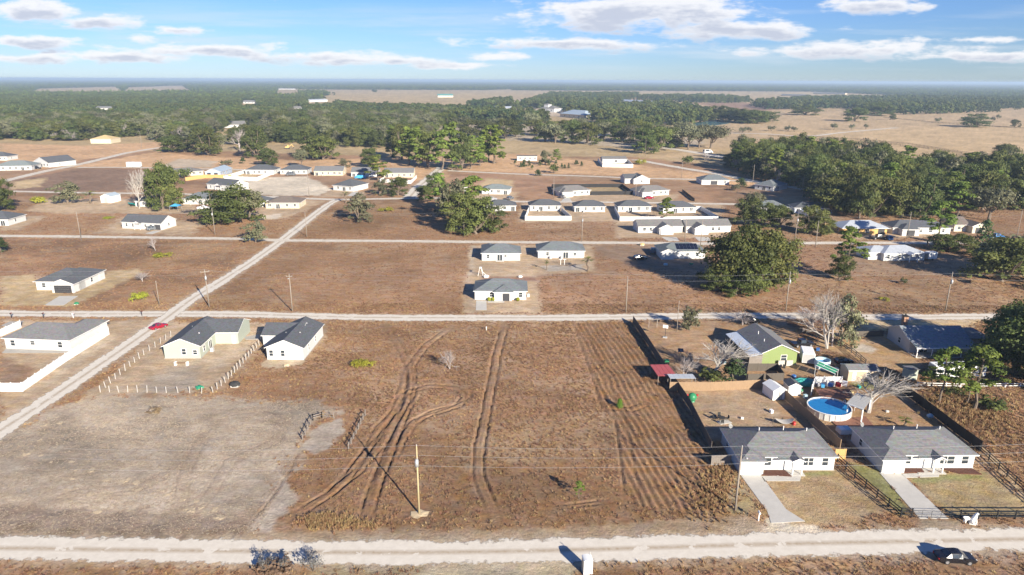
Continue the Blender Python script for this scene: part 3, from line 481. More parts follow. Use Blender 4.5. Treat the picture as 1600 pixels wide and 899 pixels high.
# ---------------------------------------------------------------- scattering many small plants as one mass
def scatter(name, pts, protos, scales, label, seed=0, tilt=0.0):
    n = len(pts); rs = np.random.RandomState(seed); me = bpy.data.meshes.new(name); me.vertices.add(n); me.vertices.foreach_set('co', np.asarray(pts, float).ravel())
    a = me.attributes.new('idx', 'INT', 'POINT'); a.data.foreach_set('value', rs.randint(0, len(protos), n).astype(np.int32))
    a = me.attributes.new('rot', 'FLOAT_VECTOR', 'POINT'); r = np.zeros((n, 3)); r[:, 2] = rs.rand(n)*6.283; r[:, :2] = (rs.rand(n, 2)-.5)*tilt; a.data.foreach_set('vector', r.ravel())
    a = me.attributes.new('scl', 'FLOAT_VECTOR', 'POINT'); sc = np.asarray(scales, float); sc = np.repeat(sc[:, None], 3, 1) if sc.ndim == 1 else sc; a.data.foreach_set('vector', sc.ravel())
    o = mo(name, me); ng = bpy.data.node_groups.new(name, 'GeometryNodeTree')
    ng.interface.new_socket('Geometry', in_out='INPUT', socket_type='NodeSocketGeometry'); ng.interface.new_socket('Geometry', in_out='OUTPUT', socket_type='NodeSocketGeometry')
    N, L = ng.nodes, ng.links; gi = N.new('NodeGroupInput'); go = N.new('NodeGroupOutput'); ip = N.new('GeometryNodeInstanceOnPoints'); j = N.new('GeometryNodeJoinGeometry')
    for p in protos:
        oi = N.new('GeometryNodeObjectInfo'); oi.inputs['Object'].default_value = p; oi.inputs['As Instance'].default_value = True; L.new(oi.outputs['Geometry'], j.inputs[0])
    L.new(gi.outputs[0], ip.inputs['Points']); L.new(j.outputs[0], ip.inputs['Instance']); ip.inputs['Pick Instance'].default_value = True
    for at, ty, so in (('idx', 'INT', 'Instance Index'), ('rot', 'FLOAT_VECTOR', 'Rotation'), ('scl', 'FLOAT_VECTOR', 'Scale')):
        na = N.new('GeometryNodeInputNamedAttribute'); na.data_type = ty; na.inputs['Name'].default_value = at; L.new(na.outputs['Attribute'], ip.inputs[so])
    L.new(ip.outputs[0], go.inputs[0]); m = o.modifiers.new('scatter', 'NODES'); m.node_group = ng
    return tag(o, label, None, None, 'stuff')
def leafmesh(name, C, Nrm, size, tint, mat, aspect=1.0, rs=RS):
    """one quad leaf or leaf clump per row"""
    n = len(C); r = rs.randn(n, 3); t = np.cross(Nrm, r); t /= np.linalg.norm(t, axis=1, keepdims=True)+1e-9; b = np.cross(Nrm, t); b /= np.linalg.norm(b, axis=1, keepdims=True)+1e-9
    s = np.asarray(size)[:, None]*.5; t = t*s*aspect; b = b*s
    V = np.stack([C-t*1.0, C-b*.9+t*.1, C+t*1.05, C+b*.9-t*.1], 1).reshape(-1, 3); F = np.arange(4*n).reshape(-1, 4)
    me = bpy.data.meshes.new(name); me.vertices.add(4*n); me.vertices.foreach_set('co', V.ravel()); me.loops.add(4*n); me.loops.foreach_set('vertex_index', F.ravel().astype(np.int32))
    me.polygons.add(n); me.polygons.foreach_set('loop_start', np.arange(0, 4*n, 4, dtype=np.int32)); me.update(calc_edges=True)
    a = me.attributes.new('tint', 'FLOAT', 'POINT'); a.data.foreach_set('value', np.repeat(np.clip(tint, 0, 1), 4)); me.materials.append(MATS[mat]); return me
def tuft_proto(seed, mat, blades=9, h=.55, spread=.28, w=.032):
    rs = np.random.RandomState(seed); V = []; F = []; T = []
    for k in range(blades):
        a = rs.rand()*6.283; r = rs.rand()*spread*.4; bx, by = r*math.cos(a), r*math.sin(a); hh = h*(.55+.6*rs.rand()); ox, oy = spread*rs.rand()*math.cos(a), spread*rs.rand()*math.sin(a); t = rs.rand()*6.283; dx, dy = math.cos(t)*w, math.sin(t)*w; o = len(V)
        V += [(bx-dx, by-dy, -.03), (bx+dx, by+dy, -.03), (bx+ox*.5+dx, by+oy*.5+dy, hh*.6), (bx+ox*.5-dx, by+oy*.5-dy, hh*.6), (bx+ox*1.25, by+oy*1.25, hh)]; F += [(o, o+1, o+2, o+3), (o+3, o+2, o+4)]; c = rs.rand(); T += [c*.35, c*.35, c*.8, c*.8, .3+.7*c]
    me = bpy.data.meshes.new('tuft'); me.from_pydata(V, [], F); a = me.attributes.new('tint', 'FLOAT', 'POINT'); a.data.foreach_set('value', T); me.materials.append(MATS[mat]); return bpy.data.objects.new('tuft_shape', me)
def grass():
    sed = [tuft_proto(s, 'sedge', 13, .27, .40) for s in range(4)]+[tuft_proto(9, 'straw_grass', 12, .30, .35)]; rs = np.random.RandomState(5)
    def field(n, y0, y1, hw, thr):
        y = np.sqrt(rs.rand(n)*(y1*y1-y0*y0)+y0*y0); x = (rs.rand(n)*2-1)*hw*(y+30); c, t, h = ground_eval(x, y); k = rs.rand(n)*thr < t
        for P in NOGRASS:
            px = [p[0] for p in P]; py = [p[1] for p in P]; kk = k & (x > min(px)) & (x < max(px)) & (y > min(py)) & (y < max(py))
            if kk.any(): i = np.where(kk)[0]; k[i[polydist(x[i], y[i], P) > 0]] = False
        return np.stack([x, y, h], 1)[k]
    p = field(210000, 66, 178, .82, 1.15); q = .45+.7*rs.rand(len(p))
    scatter('dry_grass', p, sed, q, 'dry rust brown grass standing in the near field', 3, .5)
    p = field(110000, 172, 330, .80, 1.15); scatter('dry_grass', p, sed[:4], 0.6+.6*rs.rand(len(p)), 'dry brown grass on the lots between the roads', 4, .5)
    # mown grey lot: short sparse stubble
    P = REG_GREY; n = 20000; x0, x1 = min(p[0] for p in P), max(p[0] for p in P); y0, y1 = min(p[1] for p in P), max(p[1] for p in P); x = x0+rs.rand(n)*(x1-x0); y = y0+rs.rand(n)*(y1-y0)
    k = (polydist(x, y, P) > 0) & (fbm(x*.12, y*.3, 61, 4) > .5-.25*rs.rand(n)); c, t, h = ground_eval(x[k], y[k]); gp = [tuft_proto(40+s, 'grey_grass', 10, .13, .36) for s in range(3)]
    scatter('mown_stubble', np.stack([x[k], y[k], h], 1), gp, .4+.5*rs.rand(k.sum()), 'short grey mown stubble on the front left lot', 6, .4)
    # straw along verge and below the pines
    pts = []
    for px, py, sx, sy, n, s in [(505, 815, 18, 6, 380, .9), (560, 820, 20, 4, 160, .7), (1520, 640, 26, 14, 520, 1.0), (1475, 625, 16, 10, 260, .95), (1560, 670, 30, 14, 260, .8), (1110, 770, 20, 22, 420, .75), (1000, 870, 40, 6, 120, .6), (1130, 740, 12, 20, 200, .8)]:
        for _ in range(n):
            g = G(px+random.gauss(0, sx), py+random.gauss(0, sy)); pts.append((g.x, g.y, 0, s*random.uniform(.7, 1.3)))
    pts = np.array(pts); k = np.ones(len(pts), bool)
    for P, w in ROADS.values(): k &= segdist(pts[:, 0], pts[:, 1], P)[0] > w/2+.5
    for P in NOGRASS: k &= polydist(pts[:, 0], pts[:, 1], P) < -.2
    pts = pts[k]; st = [tuft_proto(70+s, 'straw_grass', 14, .6, .28) for s in range(3)]
    scatter('straw_grass', pts[:, :3], st, pts[:, 3], 'tall pale straw grass in clumps along verges and under pines', 8, .4)
    gl = [tuft_proto(90+s, 'palm_leaf', 7, .12, .2) for s in range(2)]
REG_GREY = GP([(-100, 835), (-100, 740), (0, 690), (140, 617), (330, 620), (500, 629), (525, 642), (480, 672), (450, 740), (400, 835)])
# ================================================================ BUILDERS
MC = {}
def cached(key, fn):
    if key not in MC: MC[key] = fn()
    return MC[key]
def hip(x0, y0, x1, y1, z, pitch, ov):
    m = MB(); X0, X1, Y0, Y1 = x0-ov, x1+ov, y0-ov, y1+ov; e = z-ov*pitch+.12; w, d = X1-X0, Y1-Y0; h = min(w, d)/2; r = e+h*pitch
    if w >= d: a, b = (X0+h, (Y0+Y1)/2, r), (X1-h, (Y0+Y1)/2, r)
    else: a, b = ((X0+X1)/2, Y0+h, r), ((X0+X1)/2, Y1-h, r)
    v = [(X0, Y0, e), (X1, Y0, e), (X1, Y1, e), (X0, Y1, e), (X0, Y0, e-.15), (X1, Y0, e-.15), (X1, Y1, e-.15), (X0, Y1, e-.15), a, b]
    if w >= d: t = [(0, 1, 9, 8), (1, 2, 9), (2, 3, 8, 9), (3, 0, 8)]
    else: t = [(0, 1, 8), (1, 2, 9, 8), (2, 3, 9), (3, 0, 8, 9)]
    m.add(v, t, 0); m.add(v, [(4, 5, 1, 0), (5, 6, 2, 1), (6, 7, 3, 2), (7, 4, 0, 3), (7, 6, 5, 4)], 1); return m, r
def gable(x0, y0, x1, y1, z, pitch, ov, ax, og=.3):
    m = MB(); th = .14
    if ax == 'x':
        c = (y0+y1)/2; r = z+(y1-y0)/2*pitch+.13
        for s, ye in ((1, y0-ov), (-1, y1+ov)):
            e = r-abs(c-ye)*pitch; p = [(x0-og, ye, e), (x1+og, ye, e), (x1+og, c, r), (x0-og, c, r)]
            if s < 0: p = p[::-1]
            m.prism(p, (0, 0, th)); k = len(m.m); m.m[k-6+1:] = [1]*5
    else:
        c = (x0+x1)/2; r = z+(x1-x0)/2*pitch+.13
        for s, xe in ((1, x0-ov), (-1, x1+ov)):
            e = r-abs(c-xe)*pitch; p = [(xe, y1+og, e), (xe, y0-og, e), (c, y0-og, r), (c, y1+og, r)]
            if s < 0: p = p[::-1]
            m.prism(p, (0, 0, th)); k = len(m.m); m.m[k-6+1:] = [1]*5
    return m, r
def wallbox(m, x0, y0, x1, y1, wh, rt, pitch):
    if rt == 'gx':
        a = wh+(y1-y0)/2*pitch; m.prism([(x1, y0, 0), (x1, y1, 0), (x1, y1, wh), (x1, (y0+y1)/2, a), (x1, y0, wh)], (x1-x0, 0, 0))
    elif rt == 'gy':
        a = wh+(x1-x0)/2*pitch; m.prism([(x1, y0, 0), (x1, y0, wh), ((x0+x1)/2, y0, a), (x0, y0, wh), (x0, y0, 0)][::-1], (0, -(y1-y0), 0))
    else: m.box(x0, y0, -.1, x1, y1, wh)
ROT = {'S': 0, 'E': math.pi/2, 'N': math.pi, 'W': -math.pi/2}
def feature(th, kind, x, y, side, w=1.0, h=1.2, z=.9):
    loc = (x, y, z); rz = ROT[side]
    if kind == 'w':
        def fr():
            m = MB(); t = .09; m.box(-w/2-t, -.05, -t, -w/2, .02, h+t); m.box(w/2, -.05, -t, w/2+t, .02, h+t); m.box(-w/2, -.05, -t, w/2, .02, 0); m.box(-w/2, -.05, h, w/2, .02, h+t); m.box(-w/2, -.035, h/2-.035, w/2, .02, h/2+.035)
            if w > 1.4: m.box(-.04, -.04, 0, .04, .02, h)
            return m.mesh('window_frame', 'trim')
        f = mo('window', cached(('wf', w, h), fr), th, loc, rz)
        mo('pane', cached(('wp', w, h), lambda: MB().box(-w/2, -.018, 0, w/2, .01, h).mesh('pane', 'glass')), f)
        return f
    if kind == 'd': return mo('door', cached(('d', w, h), lambda: MB().box(-w/2, -.04, 0, w/2, .02, h).box(-w/2+.12, -.055, .3, w/2-.12, -.04, h*.45).box(-w/2+.12, -.055, h*.55, w/2-.12, -.04, h-.15).mesh('door', 'door_white')), th, (x, y, .05), rz)
    if kind == 's':  # sliding glass door
        f = mo('sliding_door', cached(('sf', w, h), lambda: MB().box(-w/2, -.05, 0, -w/2+.08, .02, h).box(w/2-.08, -.05, 0, w/2, .02, h).box(-w/2, -.048, h-.08, w/2, .02, h+.01).box(-.05, -.045, 0, .05, .02, h-.08).mesh('sliding_door', 'trim')), th, (x, y, .08), rz)
        mo('pane', cached(('sp', w, h), lambda: MB().box(-w/2+.08, -.018, 0, w/2-.08, .01, h-.08).mesh('pane', 'glass')), f); return f
    if kind in 'gk':
        mt = 'garage' if kind == 'g' else 'dark_garage_and_shade'
        def gd():
            m = MB()
            for k in range(4): m.box(-w/2, -.05, .02+k*h/4, w/2, .02, (k+1)*h/4-.02)
            for k in range(4):
                for q in range(4): m.box(-w/2+w/4*q+.1, -.065, .1+k*h/4, -w/2+w/4*(q+1)-.1, -.05, (k+1)*h/4-.1)
            return m.mesh('garage_door', mt)
        return mo('garage_door', cached((kind, w, h), gd), th, (x, y, .02), rz)
    if kind == 'o':  # flat dark panel painted as the shade inside an open carport or porch
        return mo('recess_shade_panel', cached(('o', w, h), lambda: MB().box(-w/2, -.03, 0, w/2, .02, h).mesh('recess_shade_panel', 'dark_garage_and_shade')), th, (x, y, .02), rz)
    if kind == 'p': return mo('post', cached(('p', h), lambda: MB().box(-.08, -.08, 0, .08, .08, h).mesh('post', 'trim')), th, (x, y, 0), 0)
    if kind == 'a':  # air conditioner
        return mo('air_conditioner', cached('ac', lambda: MB().box(-.4, -.4, 0, .4, .4, .1).box(-.36, -.36, .1, .36, .36, .85).tube((0, 0, .85), (0, 0, .92), .3, .3, 10).mesh('air_conditioner', 'grey_plastic')), th, (x, y, 0), 0)
    if kind == 'v':
        return mo('roof_vent', cached('rv', lambda: MB().tube((0, 0, -.3), (0, 0, .45), .07, .07, 7).tube((0, 0, .45), (0, 0, .5), .11, .11, 7).mesh('roof_vent', 'trim')), th, loc, 0)
def frame(FL, FR, z=0):
    a, b = G(*FL), G(*FR); d = b-a; return a, d.length, math.atan2(d.y, d.x)
def house(label, FL, FR, d, wall='white_wall', roof='char_roof', rt='hip', wh=2.7, pitch=.42, ov=.45, wings=(), feats=None, group=None, name='house', cat='house', fascia='trim', w=None, seed=None):
    a, W, rz = frame(FL, FR); W = w or W; th = thing(name, label, cat, a, rz, group)
    m = MB(); wallbox(m, 0, 0, W, d, wh, rt, pitch)
    for q in wings:
        x0, y0, x1, y1, r2 = q[:5]; h2 = q[5] if len(q) > 5 else wh; wallbox(m, x0, y0, x1, y1, h2-.004, r2, q[6] if len(q) > 6 else pitch)
    m.obj('wall', wall, th); MB().box(-.12, -.12, -.2, W+.12, d+.12, .09).obj('foundation', 'old_concrete', th)
    def rf(x0, y0, x1, y1, z, r, p):
        o = ov
        mm, rr = hip(x0, y0, x1, y1, z, p, o) if r == 'hip' else gable(x0, y0, x1, y1, z, p, o, r[1])
        mm.obj('roof', [roof, fascia], th); return rr
    top = rf(0, 0, W, d, wh, rt, pitch)
    for q in wings: rf(q[0], q[1], q[2], q[3], (q[5] if len(q) > 5 else wh)-.012, q[4], q[6] if len(q) > 6 else pitch)
    if feats is None:
        rs = random.Random(seed if seed is not None else int(FL[0]*7+FL[1])); feats = []; n = max(2, int(W/3.2)); sl = rs.randrange(n)
        for k in range(n):
            x = W*(k+.5)/n+rs.uniform(-.35, .35)
            feats.append(('s', x, 0, 'S', 1.8, 2.05, 0) if k == sl else ('w', x, 0, 'S', rs.choice((.9, 1.0, 1.5)), 1.2, .95))
        if n > 3: feats.append(('a', W*.3, -.8, 'S'))
        feats.append(('w', W, d*.4, 'E', .9, 1.2, .95))
    for f in feats: feature(th, *[W*v[0]+(v[1] if len(v) > 1 else 0) if isinstance(v, tuple) else v for v in f])
    NOGRASS.append([tuple((Matrix.Translation(a) @ Matrix.Rotation(rz, 4, 'Z') @ Vector((x, y, 0)))[:2]) for x, y in ((-.7, -.7), (W+.7, -.7), (W+.7, d+.7), (-.7, d+.7))])
    return th, W
# ---------------------------------------------------------------- fences
def fence(label, px, kind, h=1.8, sec=2.4, closed=False, name='fence', mat=None, group=None, cap=True):
    P = [G(*p) for p in px]; th = thing(name, label, 'fence', P[0], 0, group); o = P[0]
    first = True
    for i in range(len(P)-1):
        a, b = P[i], P[i+1]; L = (b-a).length; n = max(1, round(L/sec)); s = L/n; rz = math.atan2(b.y-a.y, b.x-a.x); u = (b-a)/L
        if kind == 'vinyl': pmesh = MB().box(.06, -.025, .06, s-.06, .025, h-.1).box(.06, -.04, h-.1, s-.06, .04, h).box(.06, -.04, .02, s-.06, .04, .14).mesh('panel', mat or 'vinyl')
        elif kind == 'wood':
            m = MB(); k = 13
            for q in range(k): z = h-.03+.05*random.random(); j = .006*random.random(); m.box(s*q/k+.008, -.02-j, .03, s*(q+1)/k-.008, .01-j, z)
            m.box(0, .012, .35, s, .06, .45); m.box(0, .012, h-.5, s, .06, h-.4); pmesh = m.mesh('panel', mat or 'cedar')
        elif kind == 'rail': rmesh = MB().box(0, -.025, -.07, s, .025, .07).mesh('rail', mat or 'black_paint')
        elif kind == 'mesh': pmesh = MB().box(.03, -.012, .04, s-.03, .012, h).mesh('panel', mat or 'black_paint')
        elif kind == 'posts': wm = MB().tube((0, 0, 0), (s, 0, 0), .012, .012, 4).mesh('wire', 'wire')
        ph = {'vinyl': h+.12, 'wood': h, 'rail': h+.05, 'mesh': h+.1, 'posts': h}[kind]; pw = {'vinyl': .065, 'wood': .05, 'rail': .07, 'mesh': .035, 'posts': .06}[kind]
        def pst():
            m = MB().box(-pw, -pw, -.1, pw, pw, ph)
            if kind == 'vinyl': m.add([(-pw-.02, -pw-.02, ph), (pw+.02, -pw-.02, ph), (pw+.02, pw+.02, ph), (-pw-.02, pw+.02, ph), (0, 0, ph+.09)], [(0, 1, 4), (1, 2, 4), (2, 3, 4), (3, 0, 4), (3, 2, 1, 0)])
            return m.mesh('post', mat or {'vinyl': 'vinyl', 'wood': 'dark_wood', 'rail': 'black_paint', 'mesh': 'black_paint', 'posts': 'post_wood'}[kind])
        pme = cached(('post', kind, h, mat), pst)
        for k in range(n+1):
            if k == 0 and not first: continue
            q = a+u*s*k-o; po = mo('post', pme, th, q, rz+(random.uniform(-.3, .3) if kind == 'posts' else 0))
            if kind == 'posts': po.rotation_euler[0] = random.gauss(0, .05); po.rotation_euler[1] = random.gauss(0, .05); po.scale[2] = random.uniform(.88, 1.08)
        first = False
        for k in range(n):
            q = a+u*s*k-o
            if kind == 'rail':
                for z in (.4, .85, 1.3) if h > 1.1 else (.35, .8): mo('rail', rmesh, th, q+Vector((0, 0, z)), rz)
            elif kind == 'posts':
                for z in (.5, 1.1): mo('wire', wm, th, q+Vector((0, 0, z)), rz)
            else: mo('panel', pmesh, th, q+Vector((0, 0, random.uniform(-.02, .02) if kind == 'wood' else 0)), rz)
    return th
# ---------------------------------------------------------------- utility poles and wires
def pole(label, px, h=10.4, mat='pole_wood', arm=0, can=False, light=False, r=.16, yaw=0, lean=(0, 0), name='utility_pole', group=None):
    p = G(*px); th = thing(name, label, 'utility pole', p, yaw, group); th.rotation_euler[0], th.rotation_euler[1] = lean
    MB().tube((0, 0, -.3), (0, 0, h), r, r*.62, 9).obj('shaft', mat, th, True)
    if arm:
        MB().box(-arm/2, -.18, h-.75, arm/2, -.06, h-.6).obj('crossarm', 'pole_wood', th)
        for k in (-1, 0, 1): MB().tube((k*arm*.45, -.12, h-.6), (k*arm*.45, -.12, h-.38), .05, .03, 6).obj('insulator', 'grey_plastic', th)
    else: MB().tube((0, 0, h), (0, 0, h+.25), .06, .04, 6).obj('insulator', 'grey_plastic', th)
    if can:
        c = MB().tube((0, -.42, h-2.9), (0, -.42, h-1.9), .27, .27, 12).tube((0, -.42, h-1.9), (0, -.42, h-1.75), .29, .1, 12).obj('transformer', 'steel', th, True)
        MB().tube((0.1, -.42, h-1.78), (0.1, -.42, h-1.5), .04, .03, 6).obj('bushing', 'grey_plastic', c); MB().box(-.05, -.25, h-2.7, .05, -.1, h-2.0).obj('bracket', 'steel', th)
    if light:
        MB().tube((0, 0, h-1.2), (.2, -1.4, h-.8), .03, .03, 6).obj('lamp_arm', 'steel', th); MB().ball((.22, -1.55, h-.85), .18, 8, 5, sq=(1, 1.5, .6)).obj('lamp_head', 'grey_plastic', th)
    return th
def wires(label, tops, sag=1.2, r=.022, n=14, group=None):
    m = MB()
    for i in range(len(tops)-1):
        a, b = Vector(tops[i]), Vector(tops[i+1]); pr = a
        for k in range(1, n+1): t = k/n; q = a.lerp(b, t); q.z -= sag*4*t*(1-t); m.tube(pr, q, r, r, 4, cap=False); pr = q
    tag(m.obj('power_line', 'wire'), label, 'wire', group)
# ---------------------------------------------------------------- vehicles
def loft_car(prof, L, hw):
    """prof: rows (x, z_low, z_belt, z_roof, halfwidth factor, roof halfwidth factor)"""
    body = MB(); gl = {'windscreen': MB(), 'rear_window': MB(), 'side_window': MB()}; n = len(prof); rings = []
    for x, zl, zb, zr, f, fr in prof:
        w = hw*f; wr = hw*fr
        rings.append([(x, -w*.94, zl), (x, -w, zl+(zb-zl)*.45), (x, -w*.95, zb), (x, -wr, zr), (x, wr, zr), (x, w*.95, zb), (x, w, zl+(zb-zl)*.45), (x, w*.94, zl)])
    for i in range(n-1):
        A, B = rings[i], rings[i+1]; cab = prof[i][3]-prof[i][2] > .3 and prof[i+1][3]-prof[i+1][2] > .3
        edge = (prof[i][3]-prof[i][2] > .3) != (prof[i+1][3]-prof[i+1][2] > .3)
        for k in range(7): body.add([A[k], A[k+1], B[k+1], B[k]], [(0, 3, 2, 1)])
        body.add([A[7], A[0], B[0], B[7]], [(0, 3, 2, 1)])
        def inset(q, off, k):
            P = [Vector(p) for p in q]; c = sum(P, Vector())/4; nn = (P[1]-P[0]).cross(P[3]-P[0]).normalized(); return [c+(p-c)*k+nn*off for p in P]
        if cab:
            for sgn, (k0, k1) in ((1, (2, 3)), (-1, (5, 4))):
                q = [A[k0], B[k0], B[k1], A[k1]]
                if sgn < 0: q = q[::-1]
                gl['side_window'].add(inset(q, .012, .8), [(0, 1, 2, 3)])
        if edge:
            q = [A[3], B[3], B[4], A[4]]; P = inset(q, 0, .86); nn = (P[1]-P[0]).cross(P[3]-P[0]).normalized(); s = 1 if nn.z > 0 else -1; P = [p+nn*s*.012 for p in P]
            if s < 0: P = P[::-1]
            gl['windscreen' if prof[i+1][3]-prof[i+1][2] < .3 else 'rear_window'].add(P, [(0, 1, 2, 3)])
    body.add(rings[0], [tuple(range(8))]); body.add(rings[-1], [tuple(range(7, -1, -1))]); return body, gl
PROF = {
 'sedan': ([(-2.35, .45, .78, .80, .80, .70), (-2.2, .3, .92, .96, .93, .8), (-1.55, .24, .95, .99, 1, .82), (-.85, .22, .93, 1.40, 1, .66), (0, .22, .92, 1.46, 1, .68), (.45, .22, .91, 1.40, 1, .66), (1.2, .22, .90, .94, 1, .80), (2.05, .26, .76, .79, .95, .78), (2.35, .42, .62, .64, .80, .68)], 1.35, .33),
 'suv': ([(-2.3, .5, .95, 1.0, .86, .74), (-2.22, .34, 1.02, 1.08, .95, .8), (-1.95, .3, 1.03, 1.60, 1, .68), (-.6, .28, 1.02, 1.70, 1, .72), (.35, .28, 1.01, 1.64, 1, .70), (1.1, .28, 1.0, 1.06, 1, .84), (2.1, .32, .88, .92, .95, .8), (2.3, .45, .74, .77, .84, .7)], 1.38, .37),
 'pickup': ([(-2.85, .5, 1.0, 1.02, .95, .9), (-2.75, .42, 1.03, 1.05, 1, .93), (-.95, .4, 1.03, 1.05, 1, .93), (-.8, .4, 1.05, 1.78, 1, .74), (.55, .4, 1.05, 1.82, 1, .76), (1.25, .4, 1.06, 1.12, 1, .86), (2.5, .45, 1.0, 1.03, .97, .84), (2.75, .55, .85, .87, .88, .75)], 1.75, .40),
 'van': ([(-2.6, .5, 1.1, 1.16, .93, .9), (-2.55, .35, 1.15, 2.05, .97, .84), (.6, .35, 1.1, 2.1, 1, .86), (1.2, .35, 1.08, 1.95, 1, .8), (1.95, .35, 1.0, 1.06, 1, .84), (2.45, .4, .85, .9, .92, .8), (2.6, .5, .7, .74, .85, .7)], 1.6, .36)}
def car(label, px, head, kind='sedan', paint='paint_white', k=1.0, name=None, cat='car', z=0):
    p = G(*px); th = thing(name or {'sedan': 'parked_car', 'suv': 'parked_car', 'pickup': 'pickup_truck', 'van': 'van'}[kind], label, cat, p+Vector((0, 0, z)), head); th.scale = (k, k, k)
    prof, wb, wr = PROF[kind]; hw = .92 if kind in ('sedan', 'suv') else 1.0
    def make():
        b, g = loft_car(prof, 0, hw); d = {'body': b.mesh('body', paint, False)}
        for n, mm in g.items():
            if mm.v: d[n] = mm.mesh(n, 'glass')
        return d
    d = cached(('car', kind, paint), make)
    for n, me in d.items(): mo(n, me, th)
    wm = cached(('tyre', wr), lambda: MB().tube((0, -.11, 0), (0, .11, 0), wr, wr, 18).mesh('tyre', 'tyre')); rm = cached(('rim', wr), lambda: MB().tube((0, -.125, 0), (0, .125, 0), wr*.62, wr*.62, 12).mesh('rim', 'rim'))
    for sx in (-1, 1):
        for sy in (-1, 1): w = mo('wheel', wm, th, (sx*wb, sy*hw*.90, wr)); mo('rim', rm, w)
    f, r = prof[-1], prof[0]
    for sy in (-1, 1):
        MB().ball((f[0]-.12, sy*hw*.62, f[2]+.02), .12, 8, 5, sq=(.9, 1.3, .7)).obj('headlight', 'lamp_glass', th); MB().box(r[0]-.02, sy*hw*.7-.13, r[2]-.18, r[0]+.06, sy*hw*.7+.13, r[2]).obj('tail_light', 'tail_glass', th)
        MB().box(prof[-3][0]-.55, sy*hw*1.04-.1, prof[-3][2]+.02, prof[-3][0]-.4, sy*hw*1.04+.1, prof[-3][2]+.16).obj('mirror', paint, th)
    NOGRASS.append([(p.x-2.6, p.y-1.6), (p.x+2.6, p.y-1.6), (p.x+2.6, p.y+1.6), (p.x-2.6, p.y+1.6)])
    return th
def trailer(label, px, head, L=4, w=2.2, h=2.3, mat='white_plastic', win=False, name='trailer', cat='trailer'):
    p = G(*px); th = thing(name, label, cat, p, head); b = .12
    m = MB(); sec = [(-w/2, .5), (w/2, .5), (w/2, h+.3-b), (w/2-b, h+.3), (-w/2+b, h+.3), (-w/2, h+.3-b)]
    m.prism([(L/2, y, z) for y, z in sec], (L, 0, 0)); m.obj('box', mat, th)
    MB().bar((L/2, 0, .5), (L/2+1.2, 0, .5), .1, .1).tube((L/2+1.1, 0, 0), (L/2+1.1, 0, .5), .05, .05, 6).obj('tongue', 'rubber_dark', th)
    for sy in (-1, 1):
        for dx in ((-.4, .4) if L > 4.5 else (0,)): w_ = MB().tube((dx*1.1, sy*(w/2-.02), .33), (dx*1.1, sy*(w/2+.16), .33), .33, .33, 14).obj('wheel', 'tyre', th)
    MB().box(-L/2-.03, -w/2+.15, .6, -L/2+.01, w/2-.15, h+.1).obj('door', 'grey_plastic', th)
    if win:
        for x in (-L*.3, 0, L*.3): MB().box(x-.45, -w/2-.02, 1.5, x+.45, -w/2+.01, 2.1).obj('window', 'glass', th)
        MB().box(-.5, -.4, h+.3, .3, .4, h+.55).obj('roof_unit', 'grey_plastic', th)
    return th
def shed(label, px0, px1, d, wall='white_plastic', roof='white_plastic', rt='gy', h=1.9, pitch=.45, door=True, name='shed', feats=()):
    a, W, rz = frame(px0, px1); th = thing(name, label, 'shed', a, rz); m = MB(); wallbox(m, 0, 0, W, d, h, rt, pitch); m.obj('wall', wall, th)
    if rt == 'mono': MB().prism([(-.15, -.2, h+.25), (W+.15, -.2, h+.25), (W+.15, d+.2, h+.02), (-.15, d+.2, h+.02)], (0, 0, .1)).obj('roof', roof, th)
    else: gable(0, 0, W, d, h, pitch, .12, rt[1], .12)[0].obj('roof', [roof, 'trim'], th)
    if door:
        dr = MB().box(W*.28, -.03, .05, W*.72, .01, h*.9).obj('door', 'grey_plastic' if wall == 'white_plastic' else 'trim', th); MB().box(W*.5-.03, -.05, .05, W*.5+.03, -.03, h*.9).obj('door_seam', 'rubber_dark', dr)
    for f in feats: feature(th, *f)
    return th
def lump(name, label, cat, px, mat, size, jit=.15, z=0, parts=()):
    p = G(*px); th = thing(name, label, cat, p+Vector((0, 0, z))); MB().ball((0, 0, size[2]*.45), 1, 12, 7, sq=(size[0]/2, size[1]/2, size[2]*.55), jit=jit).obj('body', mat, th)
    for n, mt, mb in parts: mb.obj(n, mt, th)
    return th
# ================================================================ HOUSES
def porch_gable(th, x0, x1, y0, y1, z, roof, pitch=.5, posts=True):
    gable(x0, y0, x1, y1, z, pitch, .2, 'y', .2)[0].obj('porch_roof', [roof, 'trim'], th)
    MB().prism([(x1, y0+.05, z), ((x0+x1)/2, y0+.05, z+(x1-x0)/2*pitch), (x0, y0+.05, z)][::-1], (0, -.1, 0)).obj('porch_gable', 'trim', th)
    if posts:
        for x in (x0+.1, x1-.1): MB().box(x-.08, y0+.05, 0, x+.08, y0+.21, z).obj('post', 'trim', th)
def dish(th, x, y, z):
    d = MB(); n = 12
    rim = [(.42*math.cos(2*math.pi*i/n), -.15, .42*math.sin(2*math.pi*i/n)) for i in range(n)]
    d.add(rim+[(0, 0, 0)], [(i, (i+1) % n, n) for i in range(n)]+[((i+1) % n, i, n) for i in range(n)])
    d.tube((0, 0, 0), (0, .1, -.6), .03, .03, 6).tube((0, -.05, -.1), (0, -.5, 0), .02, .02, 5); o = d.obj('satellite_dish', 'grey_plastic', th); o.location = (x, y, z+.6); o.rotation_euler = (-.5, 0, .5)
